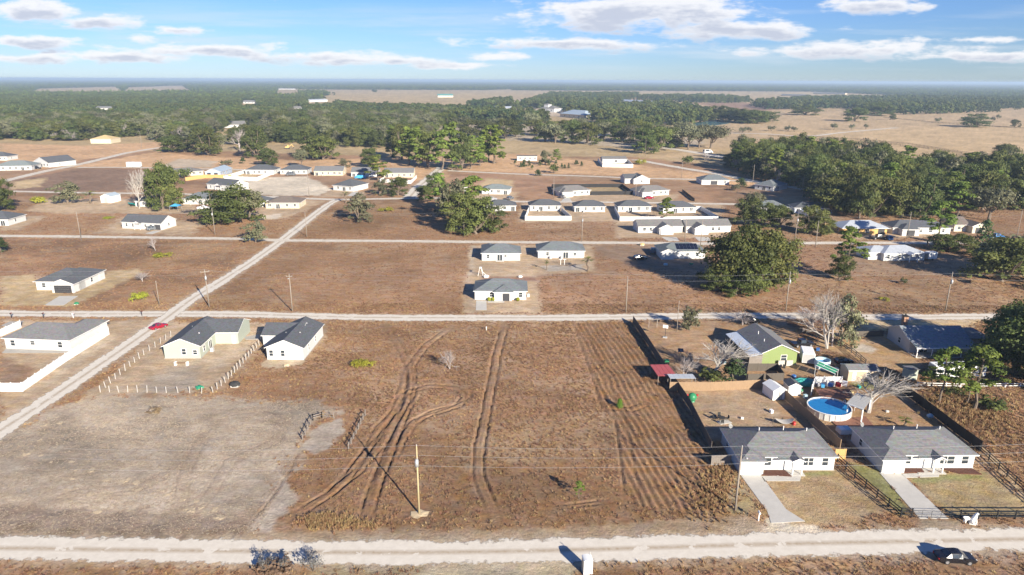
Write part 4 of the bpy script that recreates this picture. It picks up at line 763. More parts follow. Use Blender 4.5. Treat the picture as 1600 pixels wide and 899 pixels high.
# two near houses
def near_house(label, FL, FR, roof, winfront, d=8.6):
    fe = [('g', 1.65, -1.42, 'S', 2.6, 2.1), ('w', 4.6, 0, 'S', 1.0, 1.3, .85), ('d', 6.7, 0, 'S', .95, 2.05)]+winfront+[('v', (.32,), d*.62, 'S', 1, 1, 4.0), ('v', (.6,), d*.7, 'S', 1, 1, 3.9), ('v', (.86,), d*.72, 'S', 1, 1, 3.5), ('w', 0, 5.5, 'W', .9, 1.2, .9), ('a', (1, .9), 5, 'E')]
    th, W = house(label, FL, FR, d, 'white_wall', roof, 'hip', 2.55, .40, .4, [(-.02, -1.4, 3.5, 5.0, 'hip')], fe)
    porch_gable(th, 7.9, 9.5, -1.5, 3.2, 2.45, roof); gable(6.0, -1.0, 7.9, 3, 2.3, .12, .1, 'x', .1)[0].obj('porch_roof', [roof, 'trim'], th)
    MB().box(5.6, -1.75, 0, 9.9, -.15, .1).obj('porch_slab', 'concrete', th)
    dish(th, .9, d-.8, 2.9); return th, W
TA, WA = near_house('white front house with light grey hip roof and red mulch bed, between two fenced yards', (1152, 734.6), (1302, 735), 'grey_roof', [('w', 10.9, 0, 'S', 1.5, 1.3, .85), ('w', 13.5, 0, 'S', .9, 1.3, .85)])
TB, WB = near_house('white front house with grey hip roof beside the black board fences at right', (1370, 732), (1519.5, 732), 'grey_roof', [('w', 10.8, 0, 'S', 2.2, 1.3, .85), ('w', 13.6, 0, 'S', 1.0, 1.3, .85)])
# green house with lean-to
th, W = house('lime green gable house with dark roof and pale metal lean-to', (1190, 571), (1243.5, 569.5), 13.2, 'lime_wall', 'grey_roof', 'gy', 2.9, .45, .35, feats=[('w', (.62,), 0, 'S', 1.2, 1.2, 1.0)])
MB().prism([(-3.0, -.4, 2.25), (-.38, -.4, 2.75), (-.38, 13.3, 2.75), (-3.0, 13.3, 2.25)], (0, 0, .08)).obj('lean_to_roof', 'pale_metal_roof', th)
MB().box(-2.9, -.1, 0, -.05, .02, 2.3).obj('lean_to_wall', 'grey_wood', th)
for y in (3, 6.5, 10, 13): MB().box(-2.95, y-.06, 0, -2.83, y+.06, 2.25).obj('post', 'grey_wood', th)
for x in (.8, 2.6): MB().box(W*.42+x-.7, -.75, 0, W*.42+x+.7, -.5, 1.25).obj('pallet', 'post_wood', th)
feature(th, 'v', W*.25, 4, 'S', 1, 1, 3.9); feature(th, 'v', W*.3, 8, 'S', 1, 1, 4.2)
# big slate roofed house at right
th, W = house('large grey gable house with dark blue roof, front porch and chimney, shaded by oak', (1419, 551), (1512, 551), 9.0, 'grey_wall', 'deep_roof', 'gx', 2.8, .42, .4, feats=[('s', (.25,), 0, 'S', 1.8, 2.05), ('w', (.5,), 0, 'S', 1.2, 1.2, .9), ('d', (.7,), 0, 'S', .95, 2.05), ('w', 0, 4, 'W', 1, 1.2, .9)])
gable(-.3, 0, W+.3, 5, 2.72, .2, 3.0, 'x', 0)[0]
MB().prism([(-.3, -3.2, 2.35), (W+.3, -3.2, 2.35), (W+.3, 0.2, 3.05), (-.3, .2, 3.05)], (0, 0, .12)).obj('porch_roof', 'deep_roof', th)
for k in range(5): feature(th, 'p', W*k/4*.97+.1, -3.0, 'S', 1, 2.3)
MB().box(-.2, -3.3, 0, W+.2, 0, .1).obj('porch_slab', 'concrete', th); MB().box(-.3, -3.28, 2.1, W+.3, -3.16, 2.36).obj('porch_beam', 'trim', th)
c = MB().box(2.1, 7.0, 3, 3.1, 8.0, 6.0).obj('chimney', 'brick_wall', th); MB().box(2.0, 6.9, 6.0, 3.2, 8.1, 6.15).tube((2.6, 7.5, 6.15), (2.6, 7.5, 6.6), .16, .16, 8).obj('chimney_cap', 'rubber_dark', c)
MB().box(W+.5, 2, -.1, W+6, 8.8, 2.5).obj('annex_wall', 'grey_wall', th); MB().box(W+.4, 1.7, 2.5, W+6.3, 9.1, 2.68).obj('annex_roof', 'grey_roof', th)
# two gable houses left of the field
th, W = house('pale sage gable house with charcoal roof, bare posts fence round its yard', (258, 560.4), (314, 560), 14.5, 'sage_wall', 'char_roof', 'gy', 2.9, .42, .4, [(4.0, 8.6, 12.8, 16.6, 'gx')], [('w', (.55,), 0, 'S', .85, 1.3, .9), ('w', (.86,), 0, 'S', .85, 1.0, .9), ('w', (1,), 2.2, 'E', .9, 1.2, .9), ('s', (1,), 5.6, 'E', 1.8, 2.05), ('d', 11.8, 8.6, 'S', .9, 2.05), ('a', (1, .9), 4, 'E'), ('v', (.75,), 5, 'S', 1, 1, 3.6), ('v', (.35,), 9, 'S', 1, 1, 3.7)])
th, W = house('white gable house with black roof at the edge of the brown field', (418, 562.3), (474.5, 563), 15.0, 'white_wall', 'char_roof', 'gy', 2.9, .42, .4, [(-3.6, 7.5, 5, 14.9, 'gx', 2.88)], [('w', (.12,), 0, 'S', .8, 1.3, .9), ('w', (.44,), 0, 'S', .8, 1.3, .9), ('w', (1,), 4, 'E', .7, 1.3, .9), ('w', (1,), 9, 'E', .7, 1.3, .9), ('v', (.7,), 6, 'S', 1, 1, 3.7), ('v', (.3,), 6, 'S', 1, 1, 3.6)])
# left: white with patio and vinyl fence, dark roof with black garage
th, W = house('white house with grey roof and patio, inside a white vinyl fence at left', (10, 545), (111, 549), 9.5, 'white_wall', 'grey_roof', 'hip', 2.75, .42, .45, [(9.5, 3, 15.2, 13, 'hip')], [('w', (.43,), 0, 'S', 1, .9, 1.2), ('d', (.58,), 0, 'S', .95, 2.05), ('w', (.85,), 0, 'S', 1, 1.3, .8), ('w', (.12,), 0, 'S', 1, 1.3, .8), ('a', (1, 1.0), 1.5, 'E')])
th, W = house('white house with charcoal hip roof and wide black garage door', (58, 453.5), (122, 454), 11.5, 'white_wall', 'char_roof', 'hip', 2.75, .40, .5, [(6.2, -2.6, 12.3, 4, 'gy'), (3.5, 3, 12.32, 12.6, 'hip')], [('k', 9.3, -2.62, 'S', 4.9, 2.2), ('w', 2.2, 0, 'S', 1, 1.2, .9), ('w', 4.7, 0, 'S', .8, 1.2, .9), ('d', 5.6, 0, 'S', .9, 2.05), ('w', 12.34, 6, 'E', 1, 1.2, .9), ('d', 12.34, 10, 'E', .9, 2.0)], w=12.3)
# centre trio
th, W = house('white house with slate roof and white garage facing the middle sandy road', (742, 468.6), (822, 469), 9.5, 'white_wall', 'slate_roof', 'hip', 2.7, .42, .45, [(5.4, -1.0, 10.2, 5, 'hip')], [('g', 1.9, 0, 'S', 2.7, 2.15), ('w', 4.6, 0, 'S', 1.0, 1.2, .9), ('o', 8.6, -1.0, 'S', 1.9, 2.1), ('w', 12.6, 0, 'S', 1.0, 1.3, .85), ('a', (1, .7), 3, 'E')])
for x in (4.0, 5.0, 11.8): MB().ball((x, -.9, .5), .55, 9, 6, jit=.2).obj('shrub', 'lime_leaf', th)
th, W = house('white house with slate hip roof and small back step, left of the behind pair', (753, 407.5), (812.5, 407.5), 9.5, 'white_wall', 'slate_roof', 'hip', 2.7, .42, .45, [(-.02, 3, 5, 12, 'hip')], [('w', 2.1, 0, 'S', .9, 1.2, .9), ('s', 6.0, 0, 'S', 1.8, 2.05), ('w', 7.9, 0, 'S', .8, .8, 1.3)])
MB().box(4.6, -1.5, 0, 7.4, 0, .12).obj('step', 'concrete', th)
house('white house with slate hip roof beside a young palm, right of the behind pair', (840.7, 403.6), (912.8, 403.6), 9.5, 'white_wall', 'slate_roof', 'hip', 2.7, .42, .45, [(4, 2, 10, 11.5, 'hip')], [('w', 3.2, 0, 'S', .9, 1.2, .9), ('s', 9.4, 0, 'S', 1.8, 2.05), ('a', 4.2, -.8, 'S'), ('a', 8.0, -.8, 'S'), ('w', 12.5, 0, 'S', .9, 1.0, .9)])
# solar house under the big oak
th, W = house('white house with solar panels on its roof left of the biggest oak', (1032, 404.5), (1101, 404.5), 9.0, 'white_wall', 'slate_roof', 'hip', 2.7, .42, .45, [(-.02, -1.2, 4.2, 6, 'gy')], [('d', 6.9, 0, 'S', .95, 2.05), ('w', 9.2, 0, 'S', 1, .7, 1.3), ('w', 12.5, 0, 'S', 1, 1.2, .9)])
for k in range(6):
    x = 5.5+k*1.25
    for j in range(2):
        y0 = .7+j*1.6; z0 = 2.7+y0*.42+.2; MB().prism([(x, y0, z0), (x+1.15, y0, z0), (x+1.15, y0+1.5, z0+.63), (x, y0+1.5, z0+.63)], (0, 0, .05)).obj('solar_panel', 'panel_solar', th)
# pair with garage gables by the third road
for lab, FL, FR, fl in (('left of two grey roofed houses with front garage gable by the third road', (997, 364.3), (1066, 363.5), 0), ('right of two grey roofed houses with front garage gable by the third road', (1072, 364.3), (1141, 363), 1)):
    gx = 7.6 if not fl else 2.2
    th, W = house(lab, FL, FR, 8.5, 'white_wall', 'light_roof', 'gx', 2.7, .45, .4, [(gx, -3.6, gx+5.6, 5, 'gy')], [('g', gx+2.8, -3.62, 'S', 4.6, 2.1), ('w', 2.5 if not fl else 11, 0, 'S', 1.2, 1.2, .9), ('w', 5 if not fl else 13.5, 0, 'S', 1, 1.2, .9), ('d', gx-1.2, 0, 'S', .95, 2.05)])
# row behind the white vinyl fences
ROW = [('white house with dark hip roof, first of the row, half behind the tree clump', (761, 330.3), (806, 330), 9), ('white house with dark hip roof behind its own white fenced yard', (827.7, 330), (875.5, 330), 9.5), ('white dark roofed house standing without fence between two white fenced yards', (897.7, 331.4), (945, 331.4), 9.5),
       ('white dark roofed house in the long white fence, left of its two', (966, 331.4), (1017, 331.2), 9.5), ('white dark roofed house in the long white fence, right of its two', (1036, 333.4), (1087, 332.6), 9.5), ('white house with slate roof behind the two round shrubs right of centre', (1183.5, 332.4), (1230, 332.4), 10)]
for k, (lab, a, b, d) in enumerate(ROW): house(lab, a, b, d, 'white_wall', 'slate_roof' if k == 5 else 'char_roof', 'hip', 2.7, .42, .5, seed=k)
house('white house with pale teal roof, sand patch behind it', (753, 303.3), (795, 304.4), 10, 'white_wall', 'teal_roof', 'hip', 2.8, .38, .5)
for lab, a, b, nm in (('white house with tan roof at the left end of the black fenced yard', (874, 307.4), (922, 304.8), 0), ('white house with tan roof beyond the right end of the black fenced yard', (998, 307.4), (1045, 304.8), 1)):
    house(lab, a, b, 9.5, 'white_wall', 'light_roof', 'hip', 2.8, .42, .5, [(.5, -3, 6.5, 5, 'hip')], [('g', 3.5, -3.02, 'S', 4.4, 2.1), ('w', 9, 0, 'S', 1.5, 1.2, .9), ('w', 13, 0, 'S', 1.5, 1.2, .9), ('w', 16, 0, 'S', 1, 1.2, .9)])
house('small white house with two dark stepped gables near the far bend', (990, 288), (1015, 287.6), 10, 'white_wall', 'char_roof', 'gy', 3, .45, .4, [(-4.5, 3, 5, 12, 'gx', 2.98)], [('w', (.5,), 0, 'S', 1, 1.2, 1)])
house('long white house behind a low white walled yard, far centre', (941.5, 255.3), (979, 255.3), 10, 'white_wall', 'light_roof', 'gx', 3, .3, .4, feats=[('w', (.55,), 0, 'S', 2.0, 1.6, .7)])
house('long white mobile home with four dark windows on the clay', (808, 251.3), (839, 251.3), 7, 'white_wall', 'brown_roof', 'gx', 3.2, .2, .3, feats=[('w', (k,), 0, 'S', 1.1, 1.4, 1.1) for k in (.15, .4, .65, .9)], cat='mobile home', name='mobile_home')
house('pale house with slate roof and dark porch below the curving road', (1096, 289), (1139, 289), 11, 'white_wall', 'slate_roof', 'hip', 2.9, .42, .5, feats=[('o', (.45,), 0, 'S', 4, 2.2), ('w', (.85,), 0, 'S', 1, 1.2, 1)])
house('white house with slate roof turned at an angle by the curving road', (1179, 295.8), (1208, 299.5), 15, 'white_wall', 'slate_roof', 'hip', 2.9, .42, .5, feats=[('w', (.2,), 0, 'S', 1, 1.3, .9), ('s', (.5,), 0, 'S', 2, 2.1), ('w', (.8,), 0, 'S', 1, 1.3, .9), ('w', (1,), 5, 'E', 1, 1.3, .9)])
house('white house mostly in the shade of the right hand wood', (1241, 333.5), (1300, 334.6), 9, 'blue_and_shade_wall', 'char_roof', 'hip', 2.7, .42, .5)  # white walls take a bluish colour, painting in the shade of the wood
# houses below the wood
th, W = house('orange and cream house with pale metal roof and carport', (1316, 367), (1386, 367), 10, 'orange_wall', 'white_metal_roof', 'hip', 2.9, .38, .8, feats=[('o', (.3,), 0, 'S', 2.4, 2.2), ('o', (.86,), 0, 'S', 2.6, 2.2), ('w', (.55,), 0, 'S', 1.4, 1.2, .9), ('w', (.14,), 0, 'S', .9, 1.2, .9), ('w', 0, 4, 'W', 1, 1.2, .9)])
th, W = house('white house with dark roof behind the tall roadside pine', (1394, 366), (1484, 366.5), 9.5, 'white_wall', 'char_roof', 'hip', 2.8, .42, .5, [(2, -3.4, 8.6, 4, 'hip')], [('k', 5.3, -3.42, 'S', 3.2, 2.2), ('w', 11, 0, 'S', 1.4, 1.2, .9), ('w', 15, 0, 'S', 1.4, 1.2, .9), ('w', 20, 0, 'S', 1.0, 1.2, .9)])
th, W = house('tan house with brown roof and dark garage at the shady road end', (1490, 362), (1512, 362), 10, 'cream_wall', 'brown_roof', 'gx', 2.9, .45, .5, [(5.2, -3.4, 10.5, 7, 'gy')], [('k', 7.9, -3.42, 'S', 2.9, 2.2), ('o', 5.0, -.02, 'S', .01, .01), ('d', 4.2, 0, 'S', .95, 2.0), ('w', 2.0, 0, 'S', 1.2, 1.2, .9)])
th, W = house('white house with pale metal roof and little entry porch below the third road', (1380, 408), (1443.6, 407), 9, 'white_wall', 'white_metal_roof', 'hip', 2.7, .36, .5, [(-4.2, 2.0, 5, 9.3, 'hip', 2.69)], [('w', 1.6, 0, 'S', .9, 1.2, .9), ('d', 9.0, 0, 'S', .95, 2.0), ('w', 12, 0, 'S', .9, 1.2, .9), ('w', 5.5, 0, 'S', 1, 1.2, .9)])
porch_gable(th, 7.6, 10.6, -2.4, 2, 2.5, 'white_metal_roof', .35)
# left side
th, W = house('long white house with charcoal gable roof and small entry gable, left of centre', (191.5, 357), (253, 360), 9, 'white_wall', 'char_roof', 'gx', 2.8, .5, .4, feats=[('w', (.12,), 0, 'S', .9, 1.3, .9), ('w', (.28,), 0, 'S', .8, 1.3, .9), ('d', (.44,), 0, 'S', .95, 2.0), ('w', (.6,), 0, 'S', 1, 1, 1.1), ('w', (.74,), 0, 'S', 1, 1, 1.1), ('k', (.9,), 0, 'S', 2.6, 2.1), ('w', (1,), 4.5, 'E', .9, 1.2, 1)])
porch_gable(th, W*.36, W*.52, -1.4, 3, 2.6, 'char_roof')
house('white house with grey roof cut by the left edge, by the third road', (-45, 353), (14, 353), 11, 'white_wall', 'char_roof', 'hip', 2.8, .42, .5)
th, W = house('white house with dark gable roof and arched entry behind the broad oak', (324, 295.5), (364, 299.4), 11, 'white_wall', 'char_roof', 'gx', 3, .45, .4, feats=[('w', (.15,), 0, 'S', .9, 1.3, .9), ('d', (.5,), 0, 'S', 1.2, 2.1), ('w', (.8,), 0, 'S', 1, 1.3, .9), ('w', (1,), 5, 'E', .9, 1.2, 1)]); porch_gable(th, W*.4, W*.62, -1.5, 3, 2.7, 'char_roof')
house('grey walled house with slate roof between the tall dark oak and broad oak', (286, 319.5), (330, 320), 11, 'grey_wall', 'slate_roof', 'hip', 2.8, .42, .4)
th, W = house('blue grey house with silvery metal gable roof and front porch', (321, 276.3), (345, 276.3), 20, 'blue_and_shade_wall', 'blue_metal_roof', 'gy', 3, .4, .5, feats=[('o', (.25,), 0, 'S', 2.2, 2.3), ('o', (.7,), 0, 'S', 2.2, 2.3), ('w', (1,), 5, 'E', 1, 1.2, 1), ('w', (1,), 10, 'E', 1, 1.2, 1)])
house('wide low house with pale tan roof behind the dark oak, far left of centre', (262, 277.5), (318, 273.5), 12, 'cream_wall', 'light_roof', 'hip', 2.7, .3, .6)
house('white house with broad grey green roof by the diagonal road', (-8, 267), (50, 266), 14, 'white_wall', 'teal_roof', 'hip', 3, .38, .6)
house('white house with charcoal gable roof and white truck beside it, far left', (53, 260), (77, 262), 19, 'white_wall', 'char_roof', 'gy', 3, .42, .4)
house('white house with dark roof at the left edge, highest of the three', (-25, 251), (12, 251), 12, 'white_wall', 'char_roof', 'hip', 3, .42, .5)
house('unfinished pale house with yellow wood roof frame before the left forest', (142, 224.5), (174, 224.5), 18, 'cream_wall', 'straw', 'hip', 4.0, .35, .3, feats=[])
house('white house inside a white fence, left end of the clay bank row', (384, 272.6), (428, 273), 12, 'white_wall', 'char_roof', 'hip', 3, .42, .5)
house('pale house with dark roof and covered cars, second in the row by the clay bank', (438, 272.6), (480, 272.6), 12, 'grey_wall', 'char_roof', 'hip', 2.9, .42, .5)
house('pale house with grey gable roof, third in the row by the clay bank', (491, 274.6), (536, 274.6), 11, 'cream_wall', 'grey_roof', 'gx', 2.9, .42, .5)
house('grey roofed house behind the leaning pine and blue tarp, row by the clay bank', (549, 276.4), (590, 276.4), 11, 'white_wall', 'grey_roof', 'gx', 2.9, .42, .5)
house('cream house with grey gable roof in a white fenced yard beside the north lane', (600, 277.6), (646, 277.6), 11, 'cream_wall', 'grey_roof', 'gx', 2.9, .42, .5)
house('white house with charcoal hip roof on the corner of the fourth road', (521, 297.4), (552, 299.8), 14, 'white_wall', 'char_roof', 'hip', 2.9, .42, .5, feats=[('w', (.25,), 0, 'S', 1, 1.2, 1), ('s', (.55,), 0, 'S', 2, 2.1), ('w', (.85,), 0, 'S', 1, 1.2, 1), ('g', (1,), 8, 'E', 4.6, 2.2)])
house('cream house with brown hip roof at the top of the diagonal road', (415.5, 326), (468, 326), 12, 'cream_wall', 'brown_roof', 'hip', 2.8, .34, .5)
house('white house with dark roof half hidden behind the broad oak', (385, 322), (406, 324.5), 10, 'white_wall', 'char_roof', 'hip', 2.8, .4, .4)
house('grey gabled barn half hidden behind the central tree clump', (714, 299), (730, 299), 11, 'grey_wall', 'silver_metal', 'gy', 3, .5, .3, feats=[])
house('long grey farm building with pale roof in the far pasture', (940, 159), (1020, 164), 30, 'grey_wall', 'white_metal_roof', 'gx', 5, .25, .5, feats=[], name='barn', cat='barn')
house('long low farm building with teal metal roof in the far field', (684, 152.5), (708, 152.5), 30, 'cream_wall', 'teal_metal', 'gx', 6, .35, .5, feats=[], name='barn', cat='barn')
house('long white barn with pale roof on the open far field', (484, 160), (512, 159), 18, 'white_wall', 'white_metal_roof', 'gx', 5, .25, .5, feats=[], name='barn', cat='barn')
house('open sided long barn with pale roof behind the oak avenue', (773, 174.5), (800, 174.5), 22, 'tan_wall', 'white_metal_roof', 'gx', 6, .3, .5, feats=[('o', (k,), 0, 'S', 6, 4) for k in (.12, .37, .62, .87)], name='barn', cat='barn')
house('big estate building with blue grey metal roof beyond the avenue', (875, 183), (912, 186), 30, 'cream_wall', 'blue_metal_roof', 'hip', 6, .4, .8, feats=[('w', (k,), 0, 'S', 2, 2.5, 1.5) for k in (.2, .4, .6, .8)], name='estate_house', cat='house')
house('white towered estate house left of the blue grey roofed building', (843, 175), (866, 176), 24, 'white_wall', 'light_roof', 'hip', 7, .4, .6, [(8, 4, 18, 14, 'hip', 14)], [('w', (k,), 0, 'S', 2.5, 3, 2) for k in (.2, .5, .8)], name='estate_house', cat='house')
for k, (x0, y0, x1, y1, d, l) in enumerate([(208, 126, 222, 126, 60, 'white tower block far off on the left horizon'), (150, 172, 175, 172, 14, 'pale roofed house lost in the left forest'), (348, 200, 385, 199, 18, 'grey walled house at the forest edge by bare trees'), (380, 162, 398, 162, 18, 'pale grey house among trees, far left of centre'), (435, 140, 462, 140, 40, 'long pale grey shed far across the trees'), (1220, 150, 1262, 151, 50, 'row of pale sheds far off right of centre'), (1345, 162.5, 1366, 162.5, 26, 'pale farmhouse between far oak groves at right'), (1270, 147, 1320, 148, 60, 'long pale roofed barn before the right horizon wood'), (457, 172, 470, 172, 16, 'small pale grey house in far trees left of the field')]):
    if k == 0: continue
    house(l, (x0, y0), (x1, y1), min(d, 18), 'cream_wall' if k in (5, 7) else 'grey_wall', 'grey_roof' if k % 2 else 'light_roof', 'gx', 3.4, .45, .5, feats=[('w', (q,), 0, 'S', 2, 2, 1.5) for q in (.2, .5, .8)], name='far_house')
# ================================================================ FENCES
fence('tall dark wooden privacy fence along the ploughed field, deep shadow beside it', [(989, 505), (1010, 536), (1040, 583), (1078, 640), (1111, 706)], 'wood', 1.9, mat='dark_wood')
fence('grey wooden gate panels beside the left near garage', [(1111, 727.5), (1141, 727.5)], 'wood', 1.8, 1.5, mat='grey_wood')
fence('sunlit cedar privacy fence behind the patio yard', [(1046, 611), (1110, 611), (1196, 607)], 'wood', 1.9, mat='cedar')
fence('cedar privacy fence between the patio yard and the pool yard', [(1196, 598), (1230, 628), (1270, 664), (1312, 703)], 'wood', 1.9, mat='cedar')
fence('short new yellow wood fence between the two near houses', [(1304, 718), (1320, 718)], 'wood', 1.9, 1.4, mat='new_wood')
fence('black privacy fence on the far side of the pool yard', [(1392, 600), (1440, 636), (1490, 675), (1532, 706)], 'mesh', 1.9, 2.4)
fence('black board fence slanting beside the left near driveway lawn', [(1308, 722), (1335, 748), (1370, 778), (1407, 808)], 'rail', 1.4, 2.5)
fence('black board fence with gate along the lane before the right near house', [(1407, 808), (1424, 808.5)], 'rail', 1.4, 1.5)
fence('black board fence along the lane right of the gate', [(1500, 811), (1700, 812)], 'rail', 1.4, 2.5)
fence('black board fence slanting along the right side lawn', [(1530, 706), (1560, 734), (1600, 770), (1640, 803)], 'rail', 1.4, 2.5)
fence('low grey wire gate across the right near driveway', [(1425, 808.5), (1499, 811)], 'mesh', 1.0, 3.7, mat=None) if False else None
gt = thing('driveway_gate', 'thin dark metal gate across the right near driveway', 'gate', G(1425, 809)); a, b = G(1425, 809), G(1499, 811); u = b-a
for z in (.15, .5, .85, 1.15): MB().tube((0, 0, z), tuple(u*1.0+Vector((0, 0, z))), .025, .025, 6).obj('bar', 'rubber_dark', gt)
for k in range(6): q = u*k/5; MB().tube((q.x, q.y, .1), (q.x, q.y, 1.2), .025, .025, 6).obj('upright', 'rubber_dark', gt)
fence('brown board fence between the green house yard and the porch house yard', [(1300, 531), (1330, 552), (1352, 571)], 'rail', 1.3, 2.2, mat='dark_wood')
fence('dark board fence beyond the bare tree by the porch house', [(1314, 528), (1380, 526)], 'mesh', 1.5, 2.2, mat='dark_wood')
fence('white rail fence in front of the parked campers at right', [(1433, 604), (1500, 606), (1640, 605)], 'rail', 1.0, 3.0, mat='vinyl')
fence('white vinyl privacy fence round the left house yard, bending beside the dirt road', [(-30, 612), (36, 612), (104, 565), (170.5, 523), (152, 521)], 'vinyl', 1.8, 2.2)
fence('white vinyl fence at the left edge behind the patio house', [(-20, 527), (0, 527), (33, 512)], 'vinyl', 1.8, 2.2)
fence('row of bare fence posts climbing beside the dirt road to the sage house', [(157, 613), (188, 586), (225, 555), (267, 526)], 'posts', 1.45, 2.1)
fence('front row of bare fence posts below the sage house yard', [(157, 613), (200, 613), (260, 614), (315, 615)], 'posts', 1.45, 2.0)
fence('row of bare fence posts between the sage house and the white gable house', [(333, 614), (352, 598), (380, 568), (405, 540)], 'posts', 1.45, 1.6)
for nm, pts in (('broken grey wooden fence bent round the bare patch in the field', [(473, 688), (489, 657), (503, 653), (522, 655)]), ('leaning grey wooden fence rails right of the bare patch', [(545, 702), (571, 650)])):
    P = [G(*p) for p in pts]; th = thing('field_fence', nm, 'fence', P[0])
    for i in range(len(P)-1):
        a, b = P[i]-P[0], P[i+1]-P[0]; n = max(1, round((b-a).length/1.7))
        for k in range(n+1):
            q = a.lerp(b, k/n); MB().box(q.x-.07, q.y-.07, -.1, q.x+.07, q.y+.07, 1.15+.2*random.random()).obj('post', 'grey_wood', th)
        for k in range(n):
            q, r = a.lerp(b, k/n), a.lerp(b, (k+1)/n)
            for z in (.45, .95): MB().bar(q+Vector((0, 0, z+random.uniform(-.12, .12))), r+Vector((0, 0, z+random.uniform(-.12, .12))), .05, .12).obj('rail', 'grey_wood', th)
def vf(lab, pts, h=1.9, sec=2.4, kind='vinyl', mat=None): fence(lab, pts, kind, h, sec, mat=mat)
vf('white vinyl fence round the yard of the second house in the white row', [(826, 331), (820.5, 344.6), (892.5, 344.6), (877, 330.5)])
vf('long white vinyl fence round the yards of two houses in the white row', [(960, 329), (968.5, 345.6), (1040, 345.6), (1122, 345), (1094.6, 328.8), (1088, 328.8)])
fence('black privacy fence round the yard between two tan roofed houses', [(866, 305), (862, 293.5), (920, 293), (972, 293), (988, 304.5), (923, 305.2)], 'mesh', 2.0, 3)
vf('white wall fence round the far centre long house', [(934, 252), (941.5, 261.2), (989, 262.2), (979, 253)], 2.4, 3)
vf('white vinyl fence round the yard left of the clay bank row', [(383, 271), (350, 281), (402, 283), (431, 270.5)], 2.2, 3)
vf('white vinyl fence round the yard beside the north lane', [(600, 282), (594, 285.2), (642, 287.5), (651, 279)], 2.0, 3)
fence('new yellow wood fence by the blue grey metal roofed house', [(290, 283), (322, 278.6), (362, 279)], 'wood', 2.2, 3, mat='new_wood')
vf('white vinyl fence in the wood shade beyond the round shrubs', [(1222, 327), (1262, 338)], 1.9, 2.6)
fence('long dark pasture board fence curving through the far meadow', [(1200, 213), (1260, 217), (1320, 221), (1400, 227), (1500, 240), (1512, 247)], 'rail', 1.6, 6, mat='dark_wood')
fence('second dark pasture board fence beyond the curved one', [(1260, 214), (1340, 219), (1420, 226), (1510, 240), (1600, 247)], 'rail', 1.6, 6, mat='dark_wood')
fence('dark hedge like fence line across the upper right meadow', [(1380, 184), (1440, 190), (1520, 197), (1640, 203)], 'rail', 1.8, 8, mat='black_paint')
fence('black fence running away through brown grass right of the tan roofed houses', [(1066, 300), (1076, 308), (1085, 315)], 'mesh', 1.5, 3)
# ================================================================ POLES AND WIRES
pole('new yellow wood pole with transformer in a sand patch, front field', (655, 803), 10.6, 'pole_new', 0, True, r=.15)
lump('sand_heap', 'pale sand mound round the foot of the yellow pole', 'sand', (655, 804), 'sand', (2.3, 1.7, .14), .45)
pole('grey wooden pole beside the left near driveway', (1148.5, 797), 10.0, 'pole_wood', 0, False, True)
pole('wooden pole with crossarm beside the road crossing', (327, 480), 10.4, 'pole_wood', 2.2, True, yaw=.5)
pole('short bare pole left of the road crossing', (249, 477), 6.5, 'pole_wood', r=.11)
pole('pole at the middle sandy road left of centre', (457, 487), 10.2, 'pole_wood', 1.6, False, True)
pole('slim pole at the middle sandy road right of the slate house', (978, 488), 9.5, 'pole_wood', 0)
pole('leaning pole with transformer before the biggest oak', (1227.5, 486), 10.5, 'pole_wood', 0, True)
pole('pole with transformer on the brown lot at far right', (1477, 486), 10.5, 'pole_wood', 0, True)
pole('short pole in the yard before the lime green house', (1057.5, 518), 7.5, 'pole_wood', r=.1)
for lb, px, h, can in [('pole on the third road before the central tree clump', (725, 368), 9.5, False), ('tall pole by the third road above the slate pair', (909, 378), 10.5, True), ('pole with transformer on the third road right of the big oak', (1242, 376), 10.2, True), ('slim pole by the third road, right of the transformer pole', (1274, 386), 9.5, False),
    ('pole on the third road below the broad oak', (336, 367), 10.4, True), ('slim leaning pole at the third road, far left', (127, 376), 10.4, False), ('slim pole beside the diagonal dirt road upper part', (479.5, 370), 9.5, False), ('pole between the two garage gable houses', (1094.5, 384), 10, False), ('slim pole before the left garage gable house', (1070, 377), 9, False),
    ('pole by the tall roadside pine', (1417, 373), 10, False), ('pole in the wood shade at the right edge', (1588, 374), 11, False), ('pole at the bend by the far left houses', (222, 232), 14, False), ('pole by the fourth road before the house on its corner', (483, 308), 12, False), ('pole behind the tan roof at the black fenced yard', (865, 311), 11, False), ('pole by the right tan roofed house', (993, 308), 11, False),
    ('pole by the curving far road', (1065, 278), 11, False), ('pole on the clay left of the right wood', (1225, 280), 12, False), ('pole below the right wood by the shaded house', (1253, 303), 10, False), ('pole by the far avenue', (1034, 236), 16, False), ('pole on the clay verge of the far avenue', (1008, 245), 14, False), ('pole by the slate roofed far house', (1176, 287), 11, False)]:
    pole(lb, px, h, 'pole_wood', 0, can, r=.15)
p1, p2 = G(655, 803), G(1148.5, 797)
def up(v, z, dx=0, dy=0): return (v.x+dx, v.y+dy, z)
d = p2-p1
for z, z2, dz, lb in ((10.7, 10.1, 0, 'top power line crossing above the front field'), (9.2, 8.8, 0, 'middle power line crossing above the front field'), (7.6, 7.4, 0, 'lowest cable crossing above the front field')):
    wires(lb, [up(p1-d*1.05, z), up(p1, z), up(p2, z2), up(p2+d*.95, z2)], .5, .013)
q = [G(-150, 480), G(327, 480), G(457, 487), G(978, 488), G(1227.5, 486), G(1477, 486), G(1750, 486)]
for z, lb in ((10.3, 'upper power line along the middle sandy road'), (8.9, 'lower cable along the middle sandy road')): wires(lb, [up(v, z) for v in q], .6, .014)
